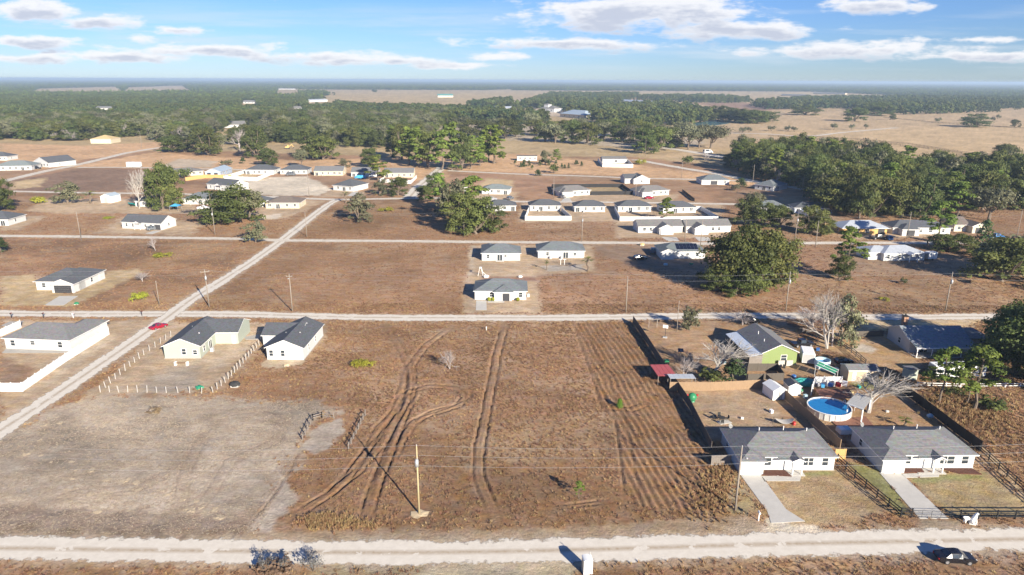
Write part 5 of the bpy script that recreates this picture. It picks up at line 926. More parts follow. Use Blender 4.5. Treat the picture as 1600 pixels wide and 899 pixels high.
q = [G(-60, 375), G(127, 376), G(336, 367), G(479.5, 370), G(725, 368), G(909, 378), G(1094.5, 384), G(1242, 376), G(1417, 373), G(1588, 374)]
wires('power line along the third road', [up(v, 9.3) for v in q], .7, .014)
# ================================================================ VEHICLES
car('glossy black car at the lane edge in the right foreground', (1491, 876), R(-4), 'sedan', 'paint_black', 1.0)
car('dark red car parked beside the dirt road crossing', (248, 513), R(58), 'sedan', 'paint_red', .9)
car('white pickup behind the sage gable house', (366, 520), R(62), 'pickup', 'paint_white', .95, cat='pickup')
car('dark grey car in the driveway of the long charcoal roofed house', (239, 359.5), R(40), 'suv', 'paint_grey', 1.05)
car('black car by the white house at the left diagonal road', (57, 264.5), R(5), 'suv', 'paint_black', 1.2)
car('white pickup beside the far left charcoal gable house', (85, 259), R(5), 'pickup', 'paint_white', 1.3, cat='pickup')
car('silver car outside the teal roofed house', (768, 313), R(5), 'sedan', 'paint_silver', 1.2); car('dark car outside the teal roofed house', (797, 312), R(60), 'suv', 'paint_grey', 1.1)
car('dark red car in front of the right tan roofed house', (1014, 311), R(20), 'sedan', 'paint_red', 1.1); car('white van by the left tan roofed house', (880, 309.5), R(70), 'suv', 'paint_grey', 1.0)
car('black pickup parked before the orange house', (1373, 374), R(2), 'pickup', 'paint_black', 1.1, cat='pickup'); car('dark teal car before the orange house', (1388, 374.5), R(85), 'suv', 'paint_blue', 1.0)
car('blue pickup in the shade by the brown roofed house', (1556, 373), R(5), 'pickup', 'paint_blue', 1.15, cat='pickup')
car('black pickup behind the white box trailer', (1253, 541), R(10), 'pickup', 'paint_black', .95, cat='pickup'); car('black car under the biggest oak, left one', (1000, 406), R(10), 'suv', 'paint_black', 1.0); car('dark grey car under the biggest oak near solar house', (1020, 395), R(80), 'pickup', 'paint_grey', 1, cat='pickup')
car('dark car by the hedge of the lime green house', (1172, 505), R(0), 'suv', 'paint_black', 1.0); car('dark vehicle beside the pale blue tank', (1318, 568), R(10), 'suv', 'paint_black', .85)
car('white car beside the broad oak on the left', (318, 327), R(20), 'sedan', 'paint_white', 1.2); car('dark car before the second house by the clay bank', (455, 274.5), R(5), 'suv', 'paint_grey', 1.3); car('white car on the lane before the far wood', (1106, 240), R(20), 'van', 'paint_white', 1.6)
trailer('white box trailer beside the lime green house', (1260, 565), R(75), 4.4, 2.5, 2.4); trailer('white camper behind the front pines, left of two', (1478, 589), R(2), 6.5, 2.4, 2.6, win=True, name='camper', cat='camper'); trailer('white camper behind the front pines, right of two', (1512, 588), R(3), 5.5, 2.4, 2.6, win=True, name='camper', cat='camper')
trailer('white cargo trailer at the end of the metal roofed house', (1453, 406), R(8), 3.2, 2.2, 2.5); trailer('long white camper on the far left lane', (210, 261.5), R(3), 9, 2.8, 3.2, win=True, name='camper', cat='camper'); trailer('small white utility trailer on the dry lawn at right', (1528, 418), R(40), 2.2, 1.6, 1.8, 'pale_blue')
# ================================================================ YARD THINGS
# portable toilet by the lane
p = G(917, 894); th = thing('portable_toilet', 'cream portable toilet with white roof beside the lane', 'portable toilet', p, R(8))
MB().box(-.6, -.6, 0, .6, .6, .12).obj('base', 'grey_plastic', th); MB().box(-.55, -.55, .12, .55, .55, 2.05).obj('cabin', 'cream_wall', th)
m = MB(); n = 10
pts = [(-.6, 2.03)]+[(-.6+1.2*k/n, 2.05+.14*math.sin(math.pi*k/n)**.7) for k in range(1, n)]+[(.6, 2.03)]
m.prism([(x, -.6, z) for x, z in pts[::-1]][::-1], (0, -1.2, 0)); m.obj('roof', 'white_plastic', th)
dd = MB().box(-.42, -.585, .2, .42, -.55, 1.98).obj('door', 'white_plastic', th); MB().box(.28, -.61, 1.0, .36, -.585, 1.2).obj('handle', 'rubber_dark', dd); MB().tube((.4, .4, 2.1), (.4, .4, 2.6), .05, .05, 7).obj('vent_pipe', 'grey_plastic', th)
for sx in (-1, 1): MB().box(sx*.5-.06, -.57, .12, sx*.5+.06, -.553, 2.05).obj('corner_trim', 'white_plastic', th)
def mailbox(label, px, mat='white_plastic', h=1.1):
    p = G(*px); th = thing('mailbox', label, 'mailbox', p); MB().box(-.06, -.06, 0, .06, .06, h-.1).obj('post', mat, th); n = 8; pts = [(-.12, h-.1), (.12, h-.1)]+[(.12*math.cos(math.pi*k/n), h+.05+.12*math.sin(math.pi*k/n)) for k in range(n+1)]
    MB().prism([(x, -.28, z) for x, z in pts], (0, -.56, 0)).obj('box', mat, th); MB().box(.12, -.1, h, .14, .1, h+.2).obj('flag', 'red_plastic', th)
mailbox('white mailbox at the end of the left near driveway', (1185, 814), h=1.3); mailbox('black mailbox by the road, first from left', (18, 497), 'rubber_dark', 1.2); mailbox('black mailbox by the road, second from left', (68, 497), 'rubber_dark', 1.2); mailbox('white mailbox by the road left of the crossing', (115, 498), h=1.3); mailbox('dark mailbox on the corner of the road crossing', (222, 494), 'rubber_dark', 1.2); mailbox('black mailbox by the road behind the sage house', (362, 506), 'rubber_dark', 1.3); mailbox('white mailbox on the grass edge in mid field', (760, 517), h=.9)
# pair of white animal statues by the gate
def skin(name, mat, parent, V, E, rad):
    me = bpy.data.meshes.new(name); me.from_pydata(V, E, []); me.materials.append(MATS[mat]); o = mo(name, me, parent); o.modifiers.new('skin', 'SKIN')
    for i, r in enumerate(rad): me.skin_vertices[0].data[i].radius = (r, r)
    me.skin_vertices[0].data[0].use_root = True; o.modifiers['skin'].use_smooth_shade = True; o.modifiers.new('sub', 'SUBSURF').levels = 1; return o
th = thing('seated_statue', 'taller seated white animal statue by the right gate', 'statue', G(1520, 818.5), R(-20)); MB().box(-.5, -.35, 0, .5, .35, .12).obj('plinth', 'stone', th)
skin('body', 'white_plastic', th, [(-.2, 0, .4), (-.05, 0, .75), (.12, 0, 1.15), (.18, 0, 1.45), (.25, 0, 1.7), (.5, 0, 1.62), (.22, -.16, .95), (.32, -.17, .5), (.36, -.17, .18), (.22, .16, .95), (.32, .17, .5), (.36, .17, .18), (-.1, -.26, .3), (.12, -.3, .2), (-.1, .26, .3), (.12, .3, .2), (-.45, 0, .2)],
     [(0, 1), (1, 2), (2, 3), (3, 4), (4, 5), (2, 6), (6, 7), (7, 8), (2, 9), (9, 10), (10, 11), (0, 12), (12, 13), (0, 14), (14, 15), (0, 16)], [.3, .3, .28, .22, .2, .1, .1, .09, .09, .1, .09, .09, .17, .1, .17, .1, .06])
th = thing('standing_statue', 'smaller standing white animal statue beside the seated one', 'statue', G(1510, 817), R(190))
skin('body', 'white_plastic', th, [(0, 0, .75), (-.35, 0, .75), (.35, 0, .78), (.55, 0, 1.0), (.75, 0, .98), (-.35, -.15, .4), (-.38, -.15, .06), (-.35, .15, .4), (-.38, .15, .06), (.32, -.15, .4), (.34, -.15, .06), (.32, .15, .4), (.34, .15, .06)],
     [(0, 1), (0, 2), (2, 3), (3, 4), (1, 5), (5, 6), (1, 7), (7, 8), (2, 9), (9, 10), (2, 11), (11, 12)], [.2, .19, .2, .14, .1, .09, .08, .09, .08, .09, .08, .09, .08])
# mulch beds
for lb, pts in (('red mulch bed before the left near house', [(1190.5, 743), (1196, 736), (1226, 736), (1237, 745.5)]), ('dark mulch bed left of the right near porch', [(1409, 739.5), (1412, 733), (1440, 733), (1444, 739)]), ('stone edged mulch bed right of the right near porch', [(1470, 733), (1518, 733), (1534, 742), (1500, 741)])): slab('flower_bed', pts, 'mulch', .1, lb, 'structure', .05)
# pool, deck, pergola
c = G(1294.5, 645); th = thing('round_pool', 'round above ground pool with blue water and panelled wall', 'pool', c); r = 3.75; n = 26
for k in range(n):
    a0, a1 = 2*math.pi*k/n, 2*math.pi*(k+1)/n; e = .012; A = Vector((math.cos(a0+e), math.sin(a0+e), 0))*r; B = Vector((math.cos(a1-e), math.sin(a1-e), 0))*r
    MB().prism([A, B, B+Vector((0, 0, 1.3)), A+Vector((0, 0, 1.3))], tuple((A+B).normalized()*.05)).obj('wall_panel', 'pool_wall', th)
    C_ = Vector((math.cos(a0), math.sin(a0), 0)); o = MB().box(-.05, -.05, 0, .05, .07, 1.3).obj('upright', 'grey_plastic', th); o.location = C_*(r+.01); o.rotation_euler[2] = a0+math.pi/2
m = MB()
for k in range(48):
    a0, a1 = 2*math.pi*k/48, 2*math.pi*(k+1)/48; q = [(x*math.cos(t), x*math.sin(t), z) for t in (a0, a1) for x, z in ((r-.12, 1.3), (r+.07, 1.3), (r+.07, 1.35), (r-.12, 1.35))]; m.add(q, [(0, 1, 5, 4), (1, 2, 6, 5), (2, 3, 7, 6), (3, 0, 4, 7)])
m.obj('rim', 'white_plastic', th)
mt, nt, N, L, P = nodes('pool_water'); MATS['pool_water'] = mt; P.inputs['Base Color'].default_value = (.008, .12, .36, 1); P.inputs['Roughness'].default_value = .06; P.inputs['Specular IOR Level'].default_value = .5
nz = N.new('ShaderNodeTexNoise'); nz.inputs['Scale'].default_value = 1.2; nz.inputs['Detail'].default_value = 2; tc = N.new('ShaderNodeTexCoord'); L.new(tc.outputs['Object'], nz.inputs['Vector']); bm = N.new('ShaderNodeBump'); bm.inputs['Strength'].default_value = .12; L.new(nz.outputs[0], bm.inputs['Height']); L.new(bm.outputs[0], P.inputs['Normal'])
mx = N.new('ShaderNodeMix'); mx.data_type = 'RGBA'; mx.inputs[6].default_value = (.008, .13, .36, 1); mx.inputs[7].default_value = (.03, .24, .50, 1); L.new(nz.outputs[0], mx.inputs[0]); L.new(mx.outputs[2], P.inputs['Base Color'])
MB().tube((0, 0, .2), (0, 0, 1.16), r-.13, r-.13, 48).obj('water', 'pool_water', th)
def planked(name, label, pts, h, mat, n=10, cat='deck'):
    P = [G(*p) for p in pts]; o = P[0]; th = thing(name, label, cat, o)
    for k in range(n):
        a, b = P[0].lerp(P[3], (k+.03)/n)-o, P[1].lerp(P[2], (k+.03)/n)-o; c2, d2 = P[1].lerp(P[2], (k+.97)/n)-o, P[0].lerp(P[3], (k+.97)/n)-o
        Q = [Vector((v.x, v.y, h)) for v in (a, b, c2, d2)]
        if (Q[1]-Q[0]).cross(Q[3]-Q[0]).z < 0: Q.reverse()
        MB().prism(Q, (0, 0, .05)).obj('plank', mat, th)
    for p_ in P:
        q = p_-o; MB().box(q.x-.06, q.y-.06, 0, q.x+.06, q.y+.06, h-.05).obj('leg', mat, th)
    return th
planked('pool_deck', 'raised brown plank deck behind the pool', [(1272, 617), (1325, 617), (1336, 632), (1282, 632)], 1.25, 'deck_wood', 12)
planked('ground_deck', 'low reddish brown deck before the pool', [(1298, 658), (1352, 652), (1368, 670), (1314, 674)], .18, 'deck_wood', 14)
fence('white privacy screen round the pool deck', [(1267, 618), (1272, 604), (1314, 604)], 'vinyl', 2.1, 1.6)
P = [G(1322, 652), G(1345, 660.5), G(1357, 645), G(1336, 637)]; th = thing('pergola', 'white pergola with flat slatted roof beside the pool', 'pergola', P[0])
for q in P: q = q-P[0]; MB().box(q.x-.09, q.y-.09, 0, q.x+.09, q.y+.09, 2.75).obj('post', 'white_plastic', th)
Q = [Vector((v.x-P[0].x, v.y-P[0].y, 2.9)) for v in P]; cc = sum(Q, Vector())/4; Q = [cc+(v-cc)*1.15 for v in Q]
for k in range(9):
    a, b, c2, d2 = Q[0].lerp(Q[3], (k+.06)/9), Q[1].lerp(Q[2], (k+.06)/9), Q[1].lerp(Q[2], (k+.94)/9), Q[0].lerp(Q[3], (k+.94)/9); MB().prism([a, b, c2, d2], (0, 0, .06)).obj('slat', 'grey_plastic', th)
MB().bar(Q[0]-Vector((0, 0, .14)), Q[1]-Vector((0, 0, .14)), .1, .18).obj('beam', 'white_plastic', th); MB().bar(Q[3]-Vector((0, 0, .14)), Q[2]-Vector((0, 0, .14)), .1, .18).obj('beam', 'white_plastic', th)
th = thing('pool_stairs', 'white railed stairs leaning against the pool deck', 'stairs', G(1338, 637), R(125))
for k in range(6): MB().box(-.5, k*.28, 1.2-k*.2-.04, .5, k*.28+.26, 1.2-k*.2).obj('step', 'deck_wood', th)
for sx in (-.55, .55): MB().bar((sx, 0, 2.1), (sx, 1.7, 1.0), .06, .08).bar((sx, 0, 0), (sx, 0, 2.1), .06, .06).bar((sx, 1.7, 0), (sx, 1.7, 1.0), .06, .06).obj('railing', 'white_plastic', th)
p = G(1318, 676); th = thing('hot_tub', 'white and pale blue covered tub beside the right near house', 'tub', p, R(5)); MB().prism([(-1, -.8, .75), (1, -.8, .75), (1.05, .8, .8), (-1.05, .8, .8)], (0, 0, .75)).obj('shell', 'white_plastic', th)
for sx in (-.5, .5): MB().box(sx-.48, -.75, .8, sx+.48, .75, .92).obj('cover', 'white_plastic' if sx < 0 else 'pale_blue', th)
shed('white plastic shed with ridged roof in the patio yard corner', (1207, 626), (1227, 624), 3.6, 'white_plastic', 'white_plastic', 'gy', 1.9, .5); shed('small white shed with dark roof and double door beside the pool', (1231, 618.5), (1250.5, 618.5), 2.6, 'white_wall', 'char_roof', 'gy', 1.9, .5)
th_ = shed('plywood walled shed with grey roof behind the pool deck', (1324, 596), (1372, 596), 3.4, 'tan_wall', 'grey_roof', 'gx', 2.3, .4, False, feats=[('d', 1.2, 0, 'S', .8, 1.9), ('w', 4, 0, 'S', .6, .9, 1)]); shed('small pale green tool shed with tilted grey roof behind the fence', (1418, 594.5), (1432.5, 594.5), 2.2, 'sage_wall', 'grey_roof', 'mono', 2.2, .3, False)
# pale blue tank
th = thing('round_tank', 'pale blue round plastic tank with dark open top', 'tank', G(1284, 575)); m = MB(); n = 24
for k in range(n):
    a0, a1 = 2*math.pi*k/n, 2*math.pi*(k+1)/n; q = [(x*math.cos(t), x*math.sin(t), z) for t in (a0, a1) for x, z in ((1.5, 0), (1.55, 1.9), (1.47, 1.9), (1.4, .9))]; m.add(q, [(0, 4, 5, 1), (1, 5, 6, 2), (2, 6, 7, 3)])
m.obj('wall', 'pale_blue', th, True); MB().tube((0, 0, .8), (0, 0, 1.2), 1.43, 1.43, 24).obj('water', 'pool_water', th)
for k in range(8): t = 2*math.pi*k/8; MB().box(1.52*math.cos(t)-.04, 1.52*math.sin(t)-.04, 0, 1.52*math.cos(t)+.04, 1.52*math.sin(t)+.04, 1.85).obj('rib', 'white_plastic', th)
# tilted green striped canopy
th = thing('canopy', 'tilted green panelled canopy frame behind the pool screen', 'canopy', G(1290, 590), R(-38))
for i in range(3):
    for j in range(2): x, y = -1.8+i*1.25, -1.2+j*1.25; z = lambda x, y: 2.2-.22*x; MB().prism([(x, y, z(x, y)), (x+1.1, y, z(x+1.1, y)), (x+1.1, y+1.1, z(x+1.1, y)), (x, y+1.1, z(x, y))], (0, 0, .04)).obj('panel', 'awning_green', th)
for y in (-1.28, -.02, 1.24): MB().bar((-1.95, y, 2.63), (2.05, y, 1.75), .1, .08).obj('rail', 'white_plastic', th)
for x, y in ((-1.9, -1.2), (1.9, -1.2), (-1.9, 1.2), (1.9, 1.2)): MB().bar((x, y, 0), (x, y, 2.2-.22*x), .07, .07).obj('leg', 'white_plastic', th)
th = thing('tarp', 'teal green tarp draped over a long heap behind the sheds', 'tarp', G(1256, 602)); MB().ball((0, 0, .5), 1, 16, 7, sq=(2.5, 1.1, .95), jit=.12).obj('sheet', 'teal_tarp', th); MB().box(-2.3, -.8, 0, 2.3, .8, .6).obj('stack', 'grey_wood', th)
# kennel
fence('black mesh dog run behind the patio yard fence', [(1165, 600), (1168, 580), (1214, 580), (1224, 595), (1168, 597)], 'mesh', 1.7, 2.2, mat='dark_wood')
# patio set, ball, hammock
th = thing('patio_table', 'round dark patio table on a pale slab in the fenced yard', 'table', G(1127, 658)); MB().tube((0, 0, .68), (0, 0, .74), .65, .65, 16).obj('tabletop', 'rubber_dark', th)
for k in range(4): t = k*math.pi/2+.5; MB().tube((.5*math.cos(t), .5*math.sin(t), 0), (.2*math.cos(t), .2*math.sin(t), .68), .03, .03, 6).obj('leg', 'rubber_dark', th)
slab('patio_slab', [(1118, 659), (1136, 656), (1144, 661), (1126, 664)], 'concrete', .06, 'small square concrete pad under the patio table')
for k, (dx, dy, w) in enumerate([(-1.1, .5, 'left'), (1.15, .3, 'right'), (0, 1.3, 'far'), (-.2, -1.2, 'near')]):
    p = G(1127, 658); t2 = thing('patio_chair', 'dark patio chair on the %s side of the round table' % w, 'chair', p+Vector((dx, dy, 0)), math.atan2(dy, dx)-math.pi/2, 'patio chairs'); MB().box(-.25, -.25, .4, .25, .25, .46).obj('seat', 'rubber_dark', t2); MB().box(-.25, .2, .46, .25, .26, .95).obj('backrest', 'rubber_dark', t2)
    for x in (-.22, .22):
        for y in (-.22, .22): MB().box(x-.02, y-.02, 0, x+.02, y+.02, .4).obj('leg', 'rubber_dark', t2)
th = thing('play_ball', 'big green play globe with red trim in the patio yard', 'playhouse', G(1081, 627)); MB().ball((0, 0, .85), .85, 14, 9).obj('globe', 'green_plastic', th, True)
for sx in (-1, 1): MB().ball((sx*.95, 0, 1.25), .22, 8, 5).obj('knob', 'red_plastic', th)
MB().tube((0, 0, 0), (0, 0, .2), .6, .5, 12).obj('foot', 'green_plastic', th)
p = G(1225, 662); th = thing('hammock', 'pale hammock on a curved stand near the roof of the left near house', 'hammock', p); m = MB(); n = 10
for k in range(n): x0, x1 = -1.6+3.2*k/n, -1.6+3.2*(k+1)/n; z = lambda x: .35+.22*x*x; w = lambda x: .75*(1-(x/1.9)**2)+.1; m.prism([(x0, -w(x0), z(x0)), (x1, -w(x1), z(x1)), (x1, w(x1), z(x1)), (x0, w(x0), z(x0))], (0, 0, .03))
m.obj('cloth', 'post_wood', th)
for s in (-1, 1): MB().bar((s*1.65, 0, .95), (s*2.0, 0, 1.1), .05, .05).bar((s*2.0, 0, 0), (s*2.0, 0, 1.15), .07, .07).obj('stand', 'dark_wood', th)
MB().bar((-2.0, 0, .06), (2.0, 0, .06), .07, .07).obj('base_rail', 'dark_wood', th)
# red and white low roofs
th = thing('open_shelter', 'low shelter with red sheet roof against the dark fence', 'shelter', G(1042, 602), R(2)); 
for k in range(4): MB().prism([(-1.9+k*.95, 0, 2.0), (-1.0+k*.95, 0, 2.0), (-1.4+k*.95, 5.4, 2.15), (-2.3+k*.95, 5.4, 2.15)], (0, 0, .05)).obj('roof_sheet', 'red_metal_roof', th)
for x, y in ((-1.8, .1), (1.7, .1), (-2.2, 5.2), (1.3, 5.2)): MB().box(x-.05, y-.05, 0, x+.05, y+.05, 2.0).obj('post', 'grey_wood', th)
th = thing('open_shelter', 'low white roofed lean-to behind the sunlit cedar fence', 'shelter', G(1046, 608), R(1))
for k in range(5): MB().prism([(k*1.02, 0, 2.25), (k*1.02+.98, 0, 2.25), (k*1.02+.78, 1.8, 2.4), (k*1.02-.2, 1.8, 2.4)], (0, 0, .05)).obj('roof_sheet', 'white_metal_roof', th)
for x, y in ((.1, .1), (5, .1), (0, 1.7), (4.8, 1.7)): MB().box(x-.05, y-.05, 0, x+.05, y+.05, 2.25).obj('post', 'grey_wood', th)
th = thing('garden_tractor', 'small green garden tractor behind the red shelter', 'tractor', G(1037, 569), R(10)); MB().box(.1, -.3, .5, 1.1, .3, .95).obj('hood', 'green_plastic', th); MB().box(-.6, -.35, .45, .1, .35, .6).obj('footplate', 'green_plastic', th); MB().box(-.55, -.25, .6, -.15, .25, .85).box(-.6, -.25, .85, -.5, .25, 1.15).obj('seat', 'rubber_dark', th); MB().tube((.1, 0, .9), (-.1, 0, 1.15), .03, .03, 6).obj('steering_wheel', 'rubber_dark', th)
for x, r in ((-.45, .42), (.8, .28)):
    for y in (-.48, .48): MB().tube((x, y-.1, r), (x, y+.1, r), r, r, 14).obj('wheel', 'tyre', th)
th = thing('solar_post', 'small solar panel on a post in the yard', 'solar panel', G(1062.5, 563)); MB().tube((0, 0, 0), (0, 0, 2.2), .06, .06, 7).obj('post', 'pole_wood', th); MB().prism([(-.6, -.25, 2.0), (.6, -.25, 2.0), (.6, .35, 2.6), (-.6, .35, 2.6)], (0, -.03, .04)).obj('panel', 'panel_solar', th)
th = thing('basketball_hoop', 'portable basketball hoop with pale backboard on the dry yard', 'basketball hoop', G(1039, 528), R(-20)); MB().box(-.5, -.3, 0, .5, .5, .2).obj('base', 'grey_plastic', th); MB().tube((0, .1, .2), (0, -.1, 2.9), .06, .05, 8).obj('pole', 'rubber_dark', th); MB().box(-.6, -.35, 2.5, .6, -.3, 3.3).obj('backboard', 'white_plastic', th)
m = MB(); n = 12
for k in range(n): t0, t1 = 2*math.pi*k/n, 2*math.pi*(k+1)/n; m.tube((.23*math.cos(t0), -.62+.23*math.sin(t0), 2.75), (.23*math.cos(t1), -.62+.23*math.sin(t1), 2.75), .02, .02, 5)
m.obj('ring', 'red_plastic', th)
th = thing('swing_frame', 'bare timber frame near the road in the green house yard', 'frame', G(1020, 512)); 
for x in (-1, 1): MB().box(x-.07, -.07, 0, x+.07, .07, 2.0).obj('post', 'pole_wood', th)
MB().box(-1.1, -.06, 2.0, 1.1, .06, 2.14).obj('crossbeam', 'pole_wood', th)
for k, (x, y, s, mt, lb) in enumerate([(1128, 568, 1.4, 'pale_blue', 'grey blue covered heap under the bare tree'), (1144, 556, 1.2, 'white_plastic', 'white covered heap under the bare tree'), (1152, 572, 1.2, 'brown_board', 'brown heap beside the yard cedar'), (1250, 612, 1.0, 'green_plastic', 'dark green bin beside the white shed'), (368, 604, 1.7, 'rubber_dark', 'black plastic heap at the field edge'), (448, 573, 1.0, 'sand', 'pale spoil heap at the white gable house corner'), (760, 434, 1.4, 'white_plastic', 'white dome tent heap behind the slate house'),
      (813, 434, 1.1, 'white_plastic', 'small white tub on the brown strip behind the slate house'), (345, 272, 4, 'grey_plastic', 'grey boat shaped cover near the clay lot'), (267, 281, 4, 'white_plastic', 'white covered boat by the dark oak'), (1422, 549, .9, 'pale_blue', 'pale blue drum beside the porch house wall'), (1365, 616, .8, 'white_plastic', 'white cooler on the pool yard grass'), (1386, 644, .6, 'grey_plastic', 'small grey stump object on the pool yard grass'), (1453, 652, 1.0, 'pale_blue', 'pale bench like object in the fence shadow'), (1003, 384, 1.6, 'straw', 'pale yellow machine left of the solar house'), (120, 476, 1.1, 'green_plastic', 'green bin by the wide driveway'), (1066, 402, 1.0, 'pale_blue', 'pale blue play thing in the oak shade'), (1080, 414, 1.2, 'green_plastic', 'green heap in the deep oak shade'), (1040, 415, 1.2, 'pale_blue', 'light tub in the deep oak shade')]):
    th = thing('yard_heap', lb, 'yard object', G(x, y)); MB().ball((0, 0, s*.3), 1, 10, 6, sq=(s*.62, s*.5, s*.34), jit=.12).obj('cover', mt, th); MB().box(-s*.45, -s*.35, 0, s*.45, s*.35, s*.22).obj('base', 'grey_plastic', th)
# crate and tarpaulins near the sage house
th = thing('green_tarp', 'crumpled bright green tarp at the yard corner post', 'tarp', G(312, 608)); MB().ball((0, 0, .3), 1, 12, 6, sq=(.75, .6, .4), jit=.3).obj('sheet', 'awning_green', th); MB().box(-.5, -.4, 0, .5, .4, .25).obj('load', 'brown_board', th)
th = thing('work_bench', 'low bench with white ends before the sage gable house', 'bench', G(284, 571)); MB().box(-1.1, -.35, .55, 1.1, .35, .65).obj('top', 'brown_board', th)
for s in (-1, 1): MB().box(s*1.25-.2, -.3, 0, s*1.25+.2, .3, .8).obj('trestle', 'white_plastic', th)
th = thing('play_set', 'white climbing frame behind the slate house', 'play set', G(751, 431)); 
for x, y in ((-.8, -.6), (.8, -.6), (-.8, .6), (.8, .6)): MB().bar((x, y, 0), (x*.3, y, 2.6), .1, .1).obj('leg', 'white_plastic', th)
MB().box(-.35, -.7, 2.55, .35, .7, 2.7).obj('top_beam', 'white_plastic', th); MB().prism([(.5, -.3, 1.4), (.5, .3, 1.4), (1.8, .3, .1), (1.8, -.3, .1)][::-1], (0, 0, .06)).obj('slide', 'white_plastic', th)
for lb, x, y in (('left white goal post pair behind the right slate house', 876, 414), ('right white goal post behind the right slate house', 882, 414)): th = thing('clothes_post', lb, 'post', G(x, y)); MB().box(-.06, -.06, 0, .06, .06, 1.9).obj('post', 'white_plastic', th); MB().box(-.5, -.05, 1.8, .5, .05, 1.92).obj('crossbar', 'white_plastic', th)
th = thing('round_trampoline', 'round trampoline with orange edge in the white fenced yard', 'trampoline', G(1018, 341)); MB().tube((0, 0, .9), (0, 0, .98), 2.1, 2.1, 20).obj('mat', 'brown_board', th)
for k in range(6): t = k*math.pi/3; MB().tube((2*math.cos(t), 2*math.sin(t), 0), (2*math.cos(t), 2*math.sin(t), 2.4), .05, .05, 6).obj('pole', 'rubber_dark', th)
th = thing('gazebo', 'bright blue canopy tent between the oaks on the left', 'canopy', G(275, 329)); MB().add([(-2, -2, 2.2), (2, -2, 2.2), (2, 2, 2.2), (-2, 2, 2.2), (0, 0, 3.2)], [(0, 1, 4), (1, 2, 4), (2, 3, 4), (3, 0, 4), (3, 2, 1, 0)]).obj('canopy_cloth', 'sky_tarp', th)
for x in (-1.9, 1.9):
    for y in (-1.9, 1.9): MB().box(x-.05, y-.05, 0, x+.05, y+.05, 2.2).obj('leg', 'steel', th)
th = thing('bounce_house', 'orange inflatable play house beside the tall dark oak', 'play house', G(276, 321)); MB().ball((0, 0, 1.1), 1, 12, 7, sq=(2.4, 1.6, 1.2)).obj('body', 'orange_wall', th); 
for x in (-2, 2): MB().tube((x, -1.2, 0), (x, -1.2, 2.8), .45, .4, 8).obj('tower', 'orange_wall', th)
th = thing('blue_tent', 'light blue tarp tent before the leaning pine', 'tarp', G(563, 279)); MB().ball((0, 0, .8), 1, 12, 6, sq=(3.6, 1.8, 1.2), jit=.2).obj('sheet', 'sky_tarp', th); MB().box(-2.5, -1.2, 0, 2.5, 1.2, .8).obj('load', 'brown_board', th)
shed('white metal carport shed on the far left dry lawn', (158, 317), (174, 317.5), 7, 'white_plastic', 'blue_metal_roof', 'gy', 3, .45, True); 
house('small white mobile home behind bare trees on the left', (212, 323), (230, 323.5), 8, 'white_wall', 'light_roof', 'gx', 2.6, .25, .3, name='mobile_home', cat='mobile home')
th = thing('turquoise_boat', 'turquoise covered boat beside the small mobile home', 'boat', G(206, 322), R(150)); m = MB(); st = [(-2.4, .9, .5), (-1, 1.0, .4), (.8, .95, .4), (2.0, .6, .55), (2.8, .04, .9)]
for i in range(len(st)-1):
    (x0, w0, z0), (x1, w1, z1) = st[i], st[i+1]; m.add([(x0, 0, z0), (x0, w0, 1.2), (x1, w1, 1.25), (x1, 0, z1), (x0, -w0, 1.2), (x1, -w1, 1.25), (x0, 0, 1.5), (x1, 0, 1.45)], [(0, 1, 2, 3), (0, 3, 5, 4), (1, 6, 7, 2), (4, 5, 7, 6)])
m.obj('hull', 'teal_tarp', th); MB().tube((-.4, -1, .35), (-.4, 1, .35), .35, .35, 12).obj('wheel', 'tyre', th)
th = thing('excavator', 'small yellow excavator on the clay beyond the row', 'excavator', G(449, 233), R(20)); MB().box(-2, -1.5, 0, 2, -.8, .9).box(-2, .8, 0, 2, 1.5, .9).obj('track', 'rubber_dark', th); MB().box(-1.8, -1.2, 1, 1.2, 1.2, 2.2).box(.0, -1.1, 2.2, 1.2, .1, 3.4).obj('cab', 'orange_wall', th); MB().bar((1.2, .5, 1.8), (4, .5, 3.8), .4, .5).bar((4, .5, 3.8), (5.2, .5, 1.4), .35, .4).obj('arm', 'orange_wall', th); MB().box(4.8, .0, .6, 5.6, 1, 1.4).obj('bucket', 'rubber_dark', th)
# pond in the far pasture
mt, nt, N, L, P = nodes('pond_water'); MATS['pond_water'] = mt; P.inputs['Base Color'].default_value = (.10, .22, .28, 1); P.inputs['Roughness'].default_value = .08
tc = N.new('ShaderNodeTexCoord'); nz = N.new('ShaderNodeTexNoise'); nz.inputs['Scale'].default_value = .05; L.new(tc.outputs['Object'], nz.inputs['Vector']); mx = N.new('ShaderNodeMix'); mx.data_type = 'RGBA'; mx.inputs[6].default_value = (.08, .20, .26, 1); mx.inputs[7].default_value = (.16, .30, .36, 1); L.new(nz.outputs[0], mx.inputs[0]); L.new(mx.outputs[2], P.inputs['Base Color'])
slab('pond_water', [(1072, 196), (1090, 191), (1112, 189.5), (1132, 190.5), (1140, 193), (1120, 196), (1095, 197.5)], 'pond_water', .06, 'blue pond in the far pasture between oak groves')
